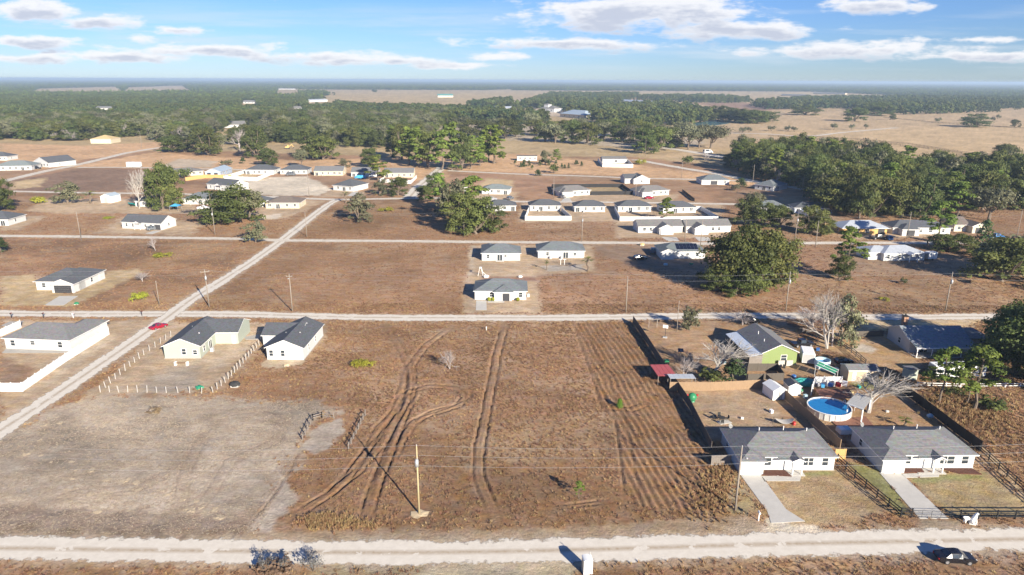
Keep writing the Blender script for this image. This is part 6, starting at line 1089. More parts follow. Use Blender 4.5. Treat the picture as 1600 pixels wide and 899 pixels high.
# horses as small dark grazing animals
for k, (x, y) in enumerate([(1213, 223), (1349, 218), (1356, 218), (1369, 219), (1258, 224)]):
    th = thing('grazing_horse', 'small dark horse grazing in the far meadow', 'horse', G(x, y), k*1.3, 'horses grazing in the far meadow'); skin('body', 'bark', th, [(0, 0, 1.25), (-.7, 0, 1.3), (.7, 0, 1.3), (1.1, 0, 1.3), (1.45, 0, .6), (1.75, 0, .25), (-.65, -.25, .7), (-.6, -.25, .05), (-.65, .25, .7), (-.6, .25, .05), (.65, -.25, .7), (.65, -.25, .05), (.65, .25, .7), (.65, .25, .05), (-1.05, 0, .8)],
     [(0, 1), (0, 2), (2, 3), (3, 4), (4, 5), (1, 6), (6, 7), (1, 8), (8, 9), (2, 10), (10, 11), (2, 12), (12, 13), (1, 14)], [.36, .34, .34, .25, .17, .11, .12, .08, .12, .08, .11, .08, .11, .08, .06])

MOUND = [MB().ball((0, 0, 0), 1, 10, 6, sq=(1, 1, .2), jit=.45).mesh('sand_mound', 'mound') for _ in range(4)]
for k, (x, y) in enumerate([(46, 661), (69, 665), (94, 661), (148, 652), (40, 710), (64, 712), (80, 722), (112, 722), (118, 735), (144, 735), (113, 748), (168, 750), (196, 751), (212, 755), (103, 765), (215, 766), (239, 771), (142, 772), (264, 772), (286, 781), (307, 783), (290, 796), (314, 794), (336, 797), (342, 809), (152, 800), (200, 676), (318, 673), (240, 640), (62, 688), (300, 798)]):
    o = tag(mo('sand_mound', MOUND[k % 4], None, G(x, y), k*.9), 'small pale sand mound on the grey mown lot', 'sand mound', 'sand mounds on the grey mown lot'); f = random.uniform(.2, .6); o.scale = (f*1.3, f, f*.8)

th = thing('pool_ladder', 'white ladder hooked over the rim of the round pool', 'ladder', G(1318, 640), R(60))
for x in (-.25, .25): MB().tube((x, -.5, 0), (x, -.1, 1.9), .035, .035, 6).tube((x, .5, .4), (x, .1, 1.9), .035, .035, 6).obj('rail', 'white_plastic', th)
for k in range(4): MB().box(-.25, -.48+k*.09, .3+k*.35, .25, -.36+k*.09, .34+k*.35).obj('rung', 'white_plastic', th)
CL = [(1240, 590, .7, 'blue_plastic', 'blue bin beside the teal tarp'), (1272, 596, .6, 'red_plastic', 'red toy under the teal tarp end'), (1308, 613, .9, 'red_plastic', 'red cushion on the pool deck'), (1318, 612, .8, 'white_plastic', 'white chest on the pool deck'), (1284, 614, .7, 'sky_tarp', 'light blue towel heap on the pool deck'), (1296, 613, .7, 'blue_plastic', 'blue cooler on the pool deck'), (1258, 622, .6, 'pale_blue', 'pale bucket beside the pool'), (1262, 630, .6, 'green_plastic', 'green tub beside the pool'), (1342, 606, .6, 'teal_tarp', 'teal crate on the pool yard grass'), (1306, 580, .8, 'grey_plastic', 'grey box below the striped canopy'), (1278, 548, .8, 'blue_plastic', 'blue barrel by the pale bare tree'), (1225, 575, .6, 'rubber_dark', 'black bin below the lime green wall'), (1212, 576, .6, 'white_plastic', 'white bucket below the lime green wall'), (1200, 577, .6, 'grey_plastic', 'grey bin below the lime green wall'), (1300, 598, .7, 'white_plastic', 'white crate behind the pool screen'), (1330, 615, .6, 'straw', 'straw coloured mat on the pool stairs'), (1240, 664, .5, 'red_plastic', 'small red toy near the hammock'), (1160, 655, .4, 'white_plastic', 'white ball on the patio yard'), (1205, 645, .6, 'white_plastic', 'white toy near the cedar fence')]
for x, y, s, mt, lb in CL:
    th = thing('yard_box', lb, 'yard object', G(x, y), random.random()*3, None); h = s*random.uniform(.6, 1.1); z = 1.26 if 'deck' in lb else 0; th.location.z = z
    MB().prism([(-s*.55, -s*.4, h), (s*.55, -s*.4, h), (s*.55, s*.4, h), (-s*.55, s*.4, h)], (0, 0, h)).obj('box', mt, th); MB().box(-s*.6, -s*.45, h, s*.6, s*.45, h+.06).obj('lid', mt, th); MB().box(-s*.15, -s*.5, h*.6, s*.15, -s*.4, h*.7).obj('handle', 'grey_plastic', th)
# ================================================================ TREES
def crown_pts(clumps, per, rs, leaf, flat=.75, up=.25):
    C = []; Nn = []; S = []; T = []
    for (cx, cy, cz, r, t) in clumps:
        n = int(per*(r**1.3)); v = rs.randn(n, 3); v /= np.linalg.norm(v, axis=1, keepdims=True); v[:, 2] = np.where(v[:, 2] < -.35, -v[:, 2]*.6, v[:, 2]); rad = r*(.5+.72*rs.rand(n)**1.3)[:, None]
        C.append(np.array([cx, cy, cz])+v*rad*[1, 1, flat]); nn = v+rs.randn(n, 3)*.45+[0, 0, up]; Nn.append(nn/np.linalg.norm(nn, axis=1, keepdims=True)); S.append(leaf*(.65+.7*rs.rand(n))); T.append(np.clip(t+rs.randn(n)*.17, 0, 1))
    return np.vstack(C), np.vstack(Nn), np.concatenate(S), np.concatenate(T)
def limb(m, a, b, r0, r1, rs, n=3, wob=.3):
    a, b = Vector(a), Vector(b); p = a
    for k in range(1, n+1):
        q = a.lerp(b, k/n)+(Vector(rs.randn(3))*wob*(b-a).length*.12 if k < n else Vector()); m.tube(p, q, r0+(r1-r0)*(k-1)/n, r0+(r1-r0)*k/n, 6, cap=False); p = q
def oak(seed, mat, per=46, leaf=.5, nc=34, H=10., Rr=5., squash=.62, base=.26):
    rs = np.random.RandomState(seed); cl = []; cz = H*(base+(1-base)*.5); hz = H*(1-base)*.5
    for k in range(nc):
        v = rs.randn(3); v /= np.linalg.norm(v); q = rs.rand()**.35*.80; r = (1.0+.85*rs.rand())*Rr/5; z = cz+v[2]*q*hz
        cl.append((v[0]*q*Rr*(1+.15*rs.randn()), v[1]*q*Rr*(1+.15*rs.randn()), z, r, .22+.55*rs.rand()))
    if base < .2:
        for k in range(nc//3): a = rs.rand()*6.283; q = Rr*(.45+.4*rs.rand()); cl.append((q*math.cos(a), q*math.sin(a), H*(.07+.22*rs.rand()), (.8+.6*rs.rand())*Rr/5, .15+.5*rs.rand()))
    C, N_, S, T = crown_pts(cl, per, rs, leaf); cm = leafmesh('crown', C, N_, S, T, mat, rs=rs)
    m = MB(); limb(m, (0, 0, -.2), (rs.randn()*.2, rs.randn()*.2, H*base*1.1), .38, .30, rs)
    for k in range(8): c = cl[rs.randint(nc)]; limb(m, (0, 0, H*base*(.6+.5*rs.rand())), c[:3], .2, .05, rs)
    return m.mesh('trunk', 'bark'), cm
def pine(seed, mat='pine_leaf', per=80, leaf=.48, nc=34, H=14., lo=.22, Rr=3.2):
    rs = np.random.RandomState(seed); cl = []; m = MB(); bx, by = rs.randn(2)*.4; limb(m, (0, 0, -.2), (bx, by, H*.96), .24, .05, rs, 5, .12)
    for k in range(nc):
        f = lo+(1-lo)*(k+rs.rand())/nc; a = rs.rand()*6.283; q = Rr*(1.08-((f-lo)/(1-lo))**1.4*.8)*(.35+.75*rs.rand()); c = (bx*f+q*math.cos(a), by*f+q*math.sin(a), H*f+.3*rs.randn()); cl.append((*c, .6+.55*rs.rand(), .3+.5*rs.rand())); limb(m, (bx*f, by*f, H*f-.4), c, .06, .02, rs, 2)
    C, N_, S, T = crown_pts(cl, per, rs, leaf, .7); return m.mesh('trunk', 'bark'), leafmesh('crown', C, N_, S, T, mat, 1.5, rs)
def cedar(seed, mat='cedar_leaf', H=6., Rr=1.7, per=40, leaf=.36):
    rs = np.random.RandomState(seed); cl = []
    for k in range(26): f = .06+.9*rs.rand()**.9; a = rs.rand()*6.283; q = Rr*(1-f)**.75*(.4+.5*rs.rand()); cl.append((q*math.cos(a), q*math.sin(a), H*f, .55+.6*(1-f)*rs.rand()+.15, .25+.5*rs.rand()))
    C, N_, S, T = crown_pts(cl, per, rs, leaf, 1.1); m = MB(); limb(m, (0, 0, -.1), (0, 0, H*.8), .13, .04, rs); return m.mesh('trunk', 'bark'), leafmesh('crown', C, N_, S, T, mat, rs=rs)
def bush(seed, mat, H=2., Rr=1.6, per=60, leaf=.28, nc=12):
    rs = np.random.RandomState(seed); cl = []
    for k in range(nc): a = rs.rand()*6.283; q = Rr*.75*math.sqrt(rs.rand()); cl.append((q*math.cos(a), q*math.sin(a), H*(.25+.45*rs.rand()*(1-.4*q/Rr)), .45+.35*rs.rand(), .25+.55*rs.rand()))
    C, N_, S, T = crown_pts(cl, per, rs, leaf, .9); m = MB()
    for k in range(5): limb(m, (0, 0, -.1), cl[k][:3], .06, .02, rs, 2)
    return m.mesh('trunk', 'bark'), leafmesh('crown', C, N_, S, T, mat, rs=rs)
def bare(seed, H=9., mat='twig', dens=1.0, r0=.2, sp=.55, levels=4):
    rs = np.random.RandomState(seed); m = MB(); tw = MB()
    def grow(p, d, L, r, lv):
        q = p+d*L; (m if lv < 2 else tw).tube(p, q, r, r*.62, 5 if lv < 2 else 3, cap=False)
        if lv >= levels: return
        for k in range(int((3 if lv < 2 else 3)*dens+rs.rand())):
            e = (d+Vector(rs.randn(3))*sp+Vector((0, 0, .12))).normalized(); grow(p.lerp(q, .45+.55*rs.rand()), e, L*(.55+.25*rs.rand()), r*.55, lv+1)
        grow(q, (d+Vector(rs.randn(3))*.25).normalized(), L*.72, r*.6, lv+1)
    for k in range(2 if levels > 3 else 3): grow(Vector((0, 0, -.1)), (Vector((rs.randn()*.18, rs.randn()*.18, 1))).normalized(), H*.34, r0, 0)
    return m.mesh('trunk', mat), tw.mesh('crown', mat)
def palm(seed, H=4.5, dead=False):
    rs = np.random.RandomState(seed); m = MB(); limb(m, (0, 0, -.1), (0, 0, H), .2, .16, rs); V = []; F = []; T = []
    for k in range(26):
        a = rs.rand()*6.283; el = rs.uniform(-.5, 1.2); L = 1.5*(.8+.3*rs.rand()); d = Vector((math.cos(a)*math.cos(el), math.sin(a)*math.cos(el), math.sin(el))); s = Vector((-math.sin(a), math.cos(a), 0)); b = Vector((0, 0, H)); t = rs.rand()
        for j in range(5):
            sp = (j-2)*.22; e = (d+s*sp).normalized(); p1, p2 = b+d*L*.4, b+d*L*.4+e*L*.65-Vector((0, 0, .25)); o = len(V); V += [tuple(b), tuple(p1-s*.06), tuple(p2), tuple(p1+s*.06)]; F.append((o, o+1, o+2, o+3)); T += [t]*4
    me = bpy.data.meshes.new('crown'); me.from_pydata(V, [], F); at = me.attributes.new('tint', 'FLOAT', 'POINT'); at.data.foreach_set('value', T); me.materials.append(MATS['palm_leaf']); return m.mesh('trunk', 'bark'), me
KIND = {'oak': [oak(s, 'oak_leaf', 88, .37, base=.08) for s in (1, 2, 3, 4)], 'olive': [oak(s, 'olive_leaf', 88, .37, nc=32, base=.08) for s in (5, 6, 7)], 'bigoak': [oak(s, 'oak_leaf', 80, .32, 64, base=.07) for s in (8, 9)], 'spread': [oak(s, 'grey_leaf', 40, .5, 34, 10, 6.2, .5, .34) for s in (10, 11, 12)], 'grey': [oak(s, 'grey_leaf', 52, .4, 30, 8, 4.0, .8, .10) for s in (13, 14)],
        'pine': [pine(s) for s in (1, 2, 3)], 'nearpine': [pine(s, per=130, leaf=.34, nc=28, lo=.40, Rr=3.2) for s in (4, 5, 6)], 'cedar': [cedar(s) for s in (1, 2, 3)], 'bush': [bush(s, 'oak_leaf') for s in (1, 2)], 'greybush': [bush(s, 'grey_leaf') for s in (3, 4)], 'lime': [bush(s, 'lime_leaf', 1.1, 1.7, 80, .2, 10) for s in (5, 6)], 'brownbush': [bush(s, 'dead_leaf') for s in (7, 8)], 'bluebush': [bush(s, 'bluegrey_leaf', 2, 1.2, 110, .13, 9) for s in (9, 10, 14)],
        'bare': [bare(s) for s in (1, 2, 3)], 'shrubby': [bare(s, 4, 'twig', 1.35, .06, .6, 3) for s in (4, 5)], 'palm': [palm(1), palm(2)], 'young': [cedar(s, 'bright_leaf', 3.0, .6, 120, .16) for s in (6, 7)], 'palebare': [bare(s, 9, 'pale_bark', 1.0, .2, .5) for s in (11, 12)]}
REFH = {}
for k, v in KIND.items():
    hs = []
    for t, c in v: n = len(c.vertices); a = np.empty(n*3); c.vertices.foreach_get('co', a); a = a.reshape(-1, 3); hs.append((np.percentile(a[:, 2], 99), np.percentile(np.abs(a[:, 0]), 97)*2))
    REFH[k] = hs
CNT = [0]; NAMES = {'oak': 'oak_tree', 'olive': 'broadleaf_tree', 'bigoak': 'oak_tree', 'spread': 'spreading_oak', 'grey': 'grey_green_tree', 'pine': 'pine_tree', 'nearpine': 'pine_tree', 'cedar': 'cedar_tree', 'bush': 'bush', 'greybush': 'bush', 'lime': 'lime_bush', 'brownbush': 'bush', 'bluebush': 'bush', 'bare': 'bare_tree', 'shrubby': 'bare_shrub', 'palm': 'palm_tree', 'young': 'young_tree', 'palebare': 'bare_tree'}
def tree(kind, px, h, w=None, label=None, group=None, var=None):
    CNT[0] += 1; rs = random.Random(CNT[0]*13); i = rs.randrange(len(KIND[kind])) if var is None else var % len(KIND[kind]); t, c = KIND[kind][i]; rh, rw = REFH[kind][i]
    p = px if isinstance(px, Vector) else G(*px); th = thing(NAMES[kind], label, 'bush' if 'bush' in NAMES[kind] or 'shrub' in NAMES[kind] else 'tree', p, rs.random()*6.283, group)
    sz = h/rh; sx = (w/rw) if w else sz*rs.uniform(.92, 1.12); th.scale = (sx, sx, sz); mo('trunk', t, th); mo('crown', c, th); return th
# near trees
tree('nearpine', (1467, 631), 11.5, 6, 'leftmost of the three tall pines right of the pool yard', var=0); tree('nearpine', (1510, 632), 10.5, 4.6, 'slender middle pine of the three right of the pool yard', var=1); tree('nearpine', (1522, 642), 12.5, 7, 'tallest rightmost pine of the three right of the pool yard', var=2)
tree('nearpine', (1452, 607), 4.5, 4, 'young pine left of the three tall pines', var=1); tree('bush', (1548, 640), 2.2, 5, 'low green bush right of the tall pines'); tree('bush', (1490, 616), 1.4, 4, 'low bush behind the tall pines')
tree('bigoak', (1584, 584), 13.5, 14, 'huge dark oak shading the porch house at the right edge', var=0); tree('bigoak', (1600, 560), 13, 14, 'second dark oak cut by the right edge', var=1); tree('bigoak', (1650, 605), 16, 17, 'third dark oak past the right edge, added to shade the porch house roof', var=0)  # third oak added mostly out of view to deepen the roof's shade
tree('palebare', (1292, 545), 13, 10, 'tall pale bare tree behind the lime green house', var=0); tree('bare', (1300, 541), 10, 9, 'bare grey tree right of the pale bare one', var=1); tree('grey', (1313, 540), 11.5, 7.0, 'thin olive tree mixed with the bare trees', var=0); tree('shrubby', (1270, 512), 5, 8, 'bare shrubs by the road behind the lime house'); tree('shrubby', (1160, 508), 3, 6, 'bare roadside shrub left of the lime house roof'); tree('grey', (1077, 516), 5.5, 4.5, 'small scrubby tree by the yard pole', var=1)
tree('palebare', (1357, 645), 7.0, 8.0, 'bare spreading tree beside the white pergola', var=1); tree('palebare', (1115, 592), 8.0, 8, 'pale bare tree before the lime house lean-to', var=1); tree('cedar', (1146, 597), 5.2, 4.2, 'yellow green cedar beside the dog run'); tree('bush', (1108, 596), 2.5, 5, 'dark bush below the pale bare tree'); tree('shrubby', (1068, 590), 4, 5, 'bare shrub beside the red shelter')
tree('palm', (1413, 668), 1.9, 2.6, 'small bushy palm on the pool yard lawn')
tree('nearpine', (905, 780), 3.0, 1.5, 'bright green sapling in the lower field', var=1); tree('young', (968, 637), 1.8, 1.1, 'small green seedling on the furrow edge'); tree('shrubby', (703, 577), 4.4, 4.2, 'silvery bare shrub alone in the upper field', var=0)
tree('lime', (558, 571), 1.5, 3.4, 'left yellow green bush near the top of the field'); tree('lime', (575, 571), 1.3, 3.2, 'right yellow green bush near the top of the field'); tree('lime', (212, 469), 1.9, 4.2, 'left half of the bright bush by the crossing'); tree('lime', (223, 468), 2.0, 3.8, 'right half of the bright bush by the crossing')
tree('lime', (254, 401), 1.6, 6, 'yellow green bush on the upper left lot'); tree('lime', (603, 331), 2.0, 7, 'yellow green bush on the lot above the third road'); tree('lime', (168, 342), 1.2, 4.5, 'low yellow green bush far left above the long house'); tree('brownbush', (241, 645), .9, 2.6, 'dead brown shrub on the grey lot')
tree('bluebush', (416, 893), 2.4, 2, 'left ashy grey bush at the lane edge'); tree('bluebush', (446, 893), 1.8, 1.8, 'middle ashy grey bush at the lane edge'); tree('bluebush', (488, 892), 2.4, 2.7, 'round ashy grey bush at the lane edge'); tree('brownbush', (430, 897), 1.6, 4, 'brown scrub below the ashy grey bushes')
tree('shrubby', (223, 440), 3, 4, 'bare bush beside the bright bush on the left'); tree('bare', (243, 392), 5, 4, 'small bare tree above the yellow bush')
# mid trees: the biggest oak is a clump
for k, (x, y, h, w, kd, lb) in enumerate([(1135, 448, 15, 13, 'olive', 'left oak of the biggest clump at centre right'), (1160, 455, 18.5, 15, 'bigoak', 'middle oak of the biggest clump at centre right'), (1188, 450, 17, 13, 'olive', 'tall right oak of the biggest clump at centre right'), (1205, 446, 15, 12, 'olive', 'lighter right hand tree of the biggest clump'), (1183, 461, 9, 7, 'olive', 'low olive tree at the foot of the biggest clump'), (1120, 455, 7, 8, 'oak', 'low oak at the left foot of the biggest clump'), (1150, 462, 5, 7, 'oak', 'undergrowth tree before the biggest clump')]): tree(kd, (x, y), h, w, lb)
for k, (x, y, h, w, kd, lb) in enumerate([(722, 364, 15.5, 13, 'olive', 'front left tree of the central clump'), (745, 366, 14.5, 13, 'olive', 'front yellow green tree of the central clump'), (768, 362, 10, 11, 'oak', 'low right tree of the central clump'), (705, 345, 17, 14, 'grey', 'grey green tree left in the central clump'), (735, 340, 18, 14, 'pine', 'back tree of the central clump'), (690, 330, 17, 11, 'pine', 'tree beside the north lane end'), (664, 316, 8, 8, 'oak', 'dark bush at the north lane end')]): tree(kd, (x, y), h, w, lb)
tree('grey', (561, 347), 11.5, 11, 'round grey green tree on the lot above the third road', var=0); tree('palm', (540, 317), 5.5, 5, 'palm on the corner of the fourth road'); tree('oak', (622, 306), 9.5, 10, 'dark green tree by the fourth road'); tree('grey', (594, 305), 8, 9, 'mixed shrubs left of the dark green tree')
tree('oak', (255, 328), 21, 13, 'tall dark oak among the left houses', var=0); tree('olive', (273, 326), 17, 10, 'olive tree joined to the tall dark oak'); tree('oak', (247, 324), 16, 9, 'left companion of the tall dark oak')
tree('oak', (345, 349), 14, 19, 'left half of the broad oak above the third road'); tree('oak', (375, 347), 15, 18, 'right half of the broad oak above the third road'); tree('spread', (392, 345), 13, 13, 'pale trunked oak at the broad oak edge'); tree('bush', (330, 352), 4, 7, 'undergrowth left of the broad oak')
tree('grey', (400, 379), 7.5, 8, 'grey bare looking tree beside the diagonal road'); tree('palebare', (218, 326), 17, 10, 'pale dead tree by the small mobile home'); tree('palebare', (230, 325), 18, 8, 'second pale dead tree by the mobile home')
tree('grey', (106, 318), 10, 12, 'grey green tree on the far left dry lawn'); tree('palm', (142, 318), 6, 8, 'bushy palm beside the white metal shed'); tree('lime', (56, 318), 3.5, 8, 'yellow green bush on the far left'); tree('oak', (-2, 331), 14, 12, 'dark tree cut by the left edge'); tree('cedar', (3, 396), 6, 4, 'small cedar at the left edge')
tree('palm', (918, 424), 4.8, 4.2, 'young palm beside the right slate house', var=0); tree('palm', (854, 422), 3.4, 2, 'small dead palm behind the slate pair', var=1); tree('pine', (1040, 345), 10, 6, 'small pine inside the long white fence')
for k, (x, y, h, w, kd, lb) in enumerate([(1165, 352, 11, 11, 'oak', 'left round tree right of the garage gable houses'), (1193, 355, 10, 10, 'oak', 'middle round tree right of the garage gable houses'), (1217, 357, 9.5, 10, 'oak', 'right round tree right of the garage gable houses'), (1175, 340, 11, 9, 'spread', 'grey tree behind the round trees'), (1265, 366, 11, 11, 'olive', 'olive tree beside the transformer pole'), (1282, 368, 8, 7, 'olive', 'thin olive tree right of the transformer pole'),
    (1322, 435, 16, 9, 'nearpine', 'crooked pine on the brown lot at right'), (1311, 437, 7.5, 7, 'oak', 'dark bush beside the crooked pine'), (1460, 388, 17, 10, 'nearpine', 'tall roadside pine before the white house'), (1475, 392, 6, 9, 'oak', 'left dark bush beside the roadside pine'), (1495, 392, 6, 9, 'oak', 'right dark bush beside the roadside pine'), (1534, 392, 11, 6, 'cedar', 'bright slim cedar at the shady road'), (1520, 400, 5, 6, 'olive', 'yellowish bush below the slim cedar'), (1450, 389, 5, 4, 'palm', 'shaggy palm below the roadside pine'),
    (1565, 440, 14, 18, 'olive', 'large olive tree at the right edge above the brown lot'), (1585, 425, 13, 16, 'grey', 'grey tree at the right edge'), (1540, 425, 9, 9, 'grey', 'smaller grey tree beside the large olive tree'), (1545, 345, 14, 17, 'spread', 'hazy spreading tree behind the brown roofed house')]): tree(kd, (x, y), h, w, lb)
tree('bush', (1412, 444), 2, 2.5, 'small green shrub alone on the right brown lot'); tree('lime', (1382, 470), 1.0, 3, 'low dark green shrub on the right brown lot'); tree('olive', (1340, 365), 6, 5, 'small tree before the orange house') if False else None
# row by the clay bank and around
for x, y, h, w, kd, lb in [(577, 262, 13, 12, 'oak', 'dark oak behind the clay bank row'), (592, 283, 15, 13, 'pine', 'leaning pine over the grey roofed house'), (472, 262, 12, 10, 'spread', 'thin tree behind the second clay bank house'), (538, 262, 6, 8, 'grey', 'bush above the third clay bank house'), (420, 259, 11, 14, 'oak', 'round dark tree on the clay left of the row'), (380, 256, 4.5, 4, 'cedar', 'little cedar on the clay'), (289, 279, 6, 8, 'bush', 'round bush before the pale tan roof'), (355, 259, 4, 8, 'greybush', 'low bush on the clay behind the metal roof'),
    (490, 248, 19, 20, 'oak', 'large oak left on the clay bank'), (505, 250, 17, 18, 'olive', 'large olive tree joined to the clay bank oak'), (520, 246, 15, 12, 'spread', 'grey tree right of the clay bank oak'), (270, 238, 13, 22, 'oak', 'low wide grove tree left of the far lane'), (290, 238, 12, 20, 'oak', 'second low wide grove tree by the far lane'), (325, 243, 21, 20, 'olive', 'tall grove tree with pale trunk'), (345, 238, 15, 12, 'spread', 'thin grove tree right of the tall one'), (245, 219, 15, 17, 'grey', 'round grey brown tree before the forest'), (400, 246, 22, 18, 'oak', 'dark grove tree above the clay'), (375, 236, 17, 16, 'bare', 'bare grove tree above the clay'),
    (640, 258, 26, 14, 'pine', 'pine left end of the pine stand'), (655, 262, 27, 14, 'pine', 'second pine of the stand'), (668, 262, 24, 13, 'olive', 'yellow tree in the pine stand'), (690, 266, 26, 15, 'pine', 'pine over the north lane'), (706, 266, 31, 16, 'pine', 'tallest pine of the stand'), (722, 266, 24, 15, 'oak', 'dark oak in the pine stand'), (735, 264, 22, 14, 'pine', 'pine right of the dark oak'), (750, 260, 20, 13, 'pine', 'small pine before the big round tree'), (772, 256, 27, 20, 'pine', 'big round bright green tree at the stand end'), (763, 254, 26, 18, 'pine', 'left half of the big round bright tree'),
    (852, 258, 10, 8, 'grey', 'grey tree right of the mobile home'), (870, 255, 10, 7, 'pine', 'small pine right of the mobile home'), (865, 271, 6, 6, 'bush', 'dark bush by the fifth road'), (840, 275, 4, 4, 'cedar', 'sapling by the fifth road'), (819, 261, 5, 4, 'cedar', 'sapling before the mobile home'), (1075, 257, 6, 9, 'bush', 'round bush by the curving road'), (1000, 257, 4, 8, 'lime', 'low green bush at the start of the curving road'), (1102, 252, 6, 6, 'bare', 'small bare tree by the avenue end'), (1157, 292, 5, 6, 'cedar', 'small cedar between the two far slate houses'), (1148, 298, 3, 6, 'greybush', 'low scrub between the two far slate houses'),
    (614, 246, 24, 14, 'pine', 'pine at the left end of the stand by the clay'), (628, 250, 26, 15, 'olive', 'olive tree at the left end of the pine stand'), (680, 300, 10, 10, 'oak', 'shrub thicket along the north lane'), (1570, 256, 14, 18, 'oak', 'round dark oak by the far right road'), (1528, 260, 10, 14, 'grey', 'low grey tree by the far right road')]: tree(kd, (x, y), h, w, lb)
for k in range(16): x = 806+k*7+random.uniform(-3, 3); y = 259+random.uniform(-2, 6); tree('cedar', (x, y), random.uniform(2.5, 4.5), 2, 'little sapling dotting the clay by the mobile home', 'saplings on the clay')
# avenue of oaks behind the clay
AV = [(668, 208), (684, 204), (703, 210), (722, 212), (736, 215), (757, 214), (775, 212), (790, 217), (806, 214), (830, 208), (838, 212), (852, 222), (867, 224), (880, 216), (893, 224), (905, 212), (917, 226), (932, 217), (945, 219), (958, 213), (970, 222), (985, 224), (1000, 222), (1018, 230), (1035, 228), (1050, 230), (1008, 240), (1066, 224), (1030, 236), (978, 215)]
for k, (x, y) in enumerate(AV): tree(('spread', 'olive', 'oak')[k % 3], (x, y), random.uniform(16, 22), random.uniform(18, 24), ('grey green', 'olive', 'dark green')[k % 3]+' oak in the grove along the far avenue', 'oaks along the far avenue')
for k, (x, y, w) in enumerate([(1076, 234, 24), (1092, 232, 24), (1110, 232, 34)]): tree('spread', (x, y), 20, w, ('left', 'middle', 'right, broadest')[k]+' of the three oaks ending the far avenue')
for x, y, h, w, lb in [(1195, 191, 16, 40, 'single spreading oak right of the pond grove'), (1375, 181, 22, 50, 'spreading oak pair on the far meadow'), (1335, 190, 20, 34, 'oak on the far meadow right of centre'), (1258, 180, 16, 50, 'low oak left on the far meadow'), (1525, 199, 17, 34, 'spreading oak upper right by the dark fence'), (1585, 199, 10, 12, 'small tree by the upper right fence'), (1395, 188, 10, 10, 'small round tree by the upper right fence'), (1120, 190, 12, 20, 'dark oak left of the pond') , (1590, 172, 10, 14, 'lone tree at the upper right meadow edge')]: tree('oak', (x, y), h, w, lb)
for k, (x, y) in enumerate([(1156, 192), (1165, 193), (1174, 193.5), (1148, 191), (1140, 190), (1183, 193), (1132, 186), (1120, 185)]): tree('oak', (x, y), random.uniform(16, 22), 30, 'oak in the grove right of the pond', 'oaks of the pond grove')
for k, (x, y) in enumerate([(1160, 208), (1170, 207), (1205, 205), (1231, 205), (1241, 206), (1303, 203), (1330, 203), (1353, 202), (1466, 192), (1508, 192), (1551, 190), (1559, 186)]): tree('greybush', (x, y), random.uniform(5, 8), random.uniform(6, 10), 'small round pale tree dotting the far meadow', 'small trees dotting the meadow')
# the right hand wood
WOOD = GP([(1135, 268), (1150, 245), (1230, 248), (1300, 250), (1360, 262), (1420, 275), (1500, 278), (1600, 285), (1660, 290), (1660, 335), (1590, 330), (1530, 345), (1460, 345), (1380, 346), (1300, 340), (1270, 322), (1262, 305), (1200, 285)])
xs = [p[0] for p in WOOD]; ys = [p[1] for p in WOOD]; pts = []
rr = random.Random(3)
while len(pts) < 190:
    x, y = rr.uniform(min(xs), max(xs)), rr.uniform(min(ys), max(ys))
    if polydist(np.array([x]), np.array([y]), WOOD)[0] > 2 and all((x-a)**2+(y-b)**2 > 24 for a, b in pts): pts.append((x, y))
for x, y in pts: kd = rr.choice(('oak', 'oak', 'olive', 'oak', 'olive', 'oak', 'pine', 'grey')); tree(kd, Vector((x, y, 0)), rr.uniform(13, 20), rr.uniform(11, 16), {'oak': 'dark oak', 'olive': 'olive green tree', 'pine': 'pine', 'grey': 'grey green tree'}[kd]+' crowded in the dense wood at right', 'trees of the dense right wood')
for k, (x, y) in enumerate([(1140, 262), (1152, 268), (1165, 275), (1180, 279), (1196, 283), (1212, 286), (1228, 290), (1243, 286), (1258, 300), (1176, 270), (1205, 276)]): tree(('grey', 'bare', 'oak', 'cedar')[k % 4], (x, y), random.uniform(8, 13), random.uniform(7, 10), ('grey green tree', 'bare tree', 'dark oak', 'slim cedar')[k % 4]+' on the left fringe of the dense wood', 'fringe trees of the dense wood')
# ================================================================ THE FAR WOODS (nobody could count these)
def low(seed, mat, nc=16, per=9, leaf=1.7, H=13., Rr=6.): return bpy.data.objects.new('far_crown', oak(seed, mat, per, leaf, nc, H, Rr, .7, .12)[1])
LOWS = [low(50, 'oak_leaf'), low(51, 'olive_leaf'), low(52, 'oak_leaf'), low(53, 'cedar_leaf'), low(54, 'oak_leaf', H=16, Rr=5), low(55, 'pine_leaf', H=18, Rr=4)]
MIDS = [bpy.data.objects.new('far_crown', KIND[k][i][1]) for k, i in (('oak', 0), ('olive', 0), ('oak', 1), ('spread', 1), ('oak', 2), ('olive', 1), ('oak', 3), ('grey', 0), ('bare', 0))]
def fill(poly, spacing, seed, jit=.9, gaps=()):
    P = GP(poly); xs = [p[0] for p in P]; ys = [p[1] for p in P]; rs = np.random.RandomState(seed); gx = np.arange(min(xs), max(xs), spacing); gy = np.arange(min(ys), max(ys), spacing); X, Y = np.meshgrid(gx, gy); X = X.ravel()+(rs.rand(X.size)-.5)*spacing*jit*1.6; Y = Y.ravel()+(rs.rand(Y.size)-.5)*spacing*jit*1.6
    k = polydist(X, Y, P) > 0
    for g in gaps: k &= polydist(X, Y, GP(g)) < 0
    return X[k], Y[k], rs
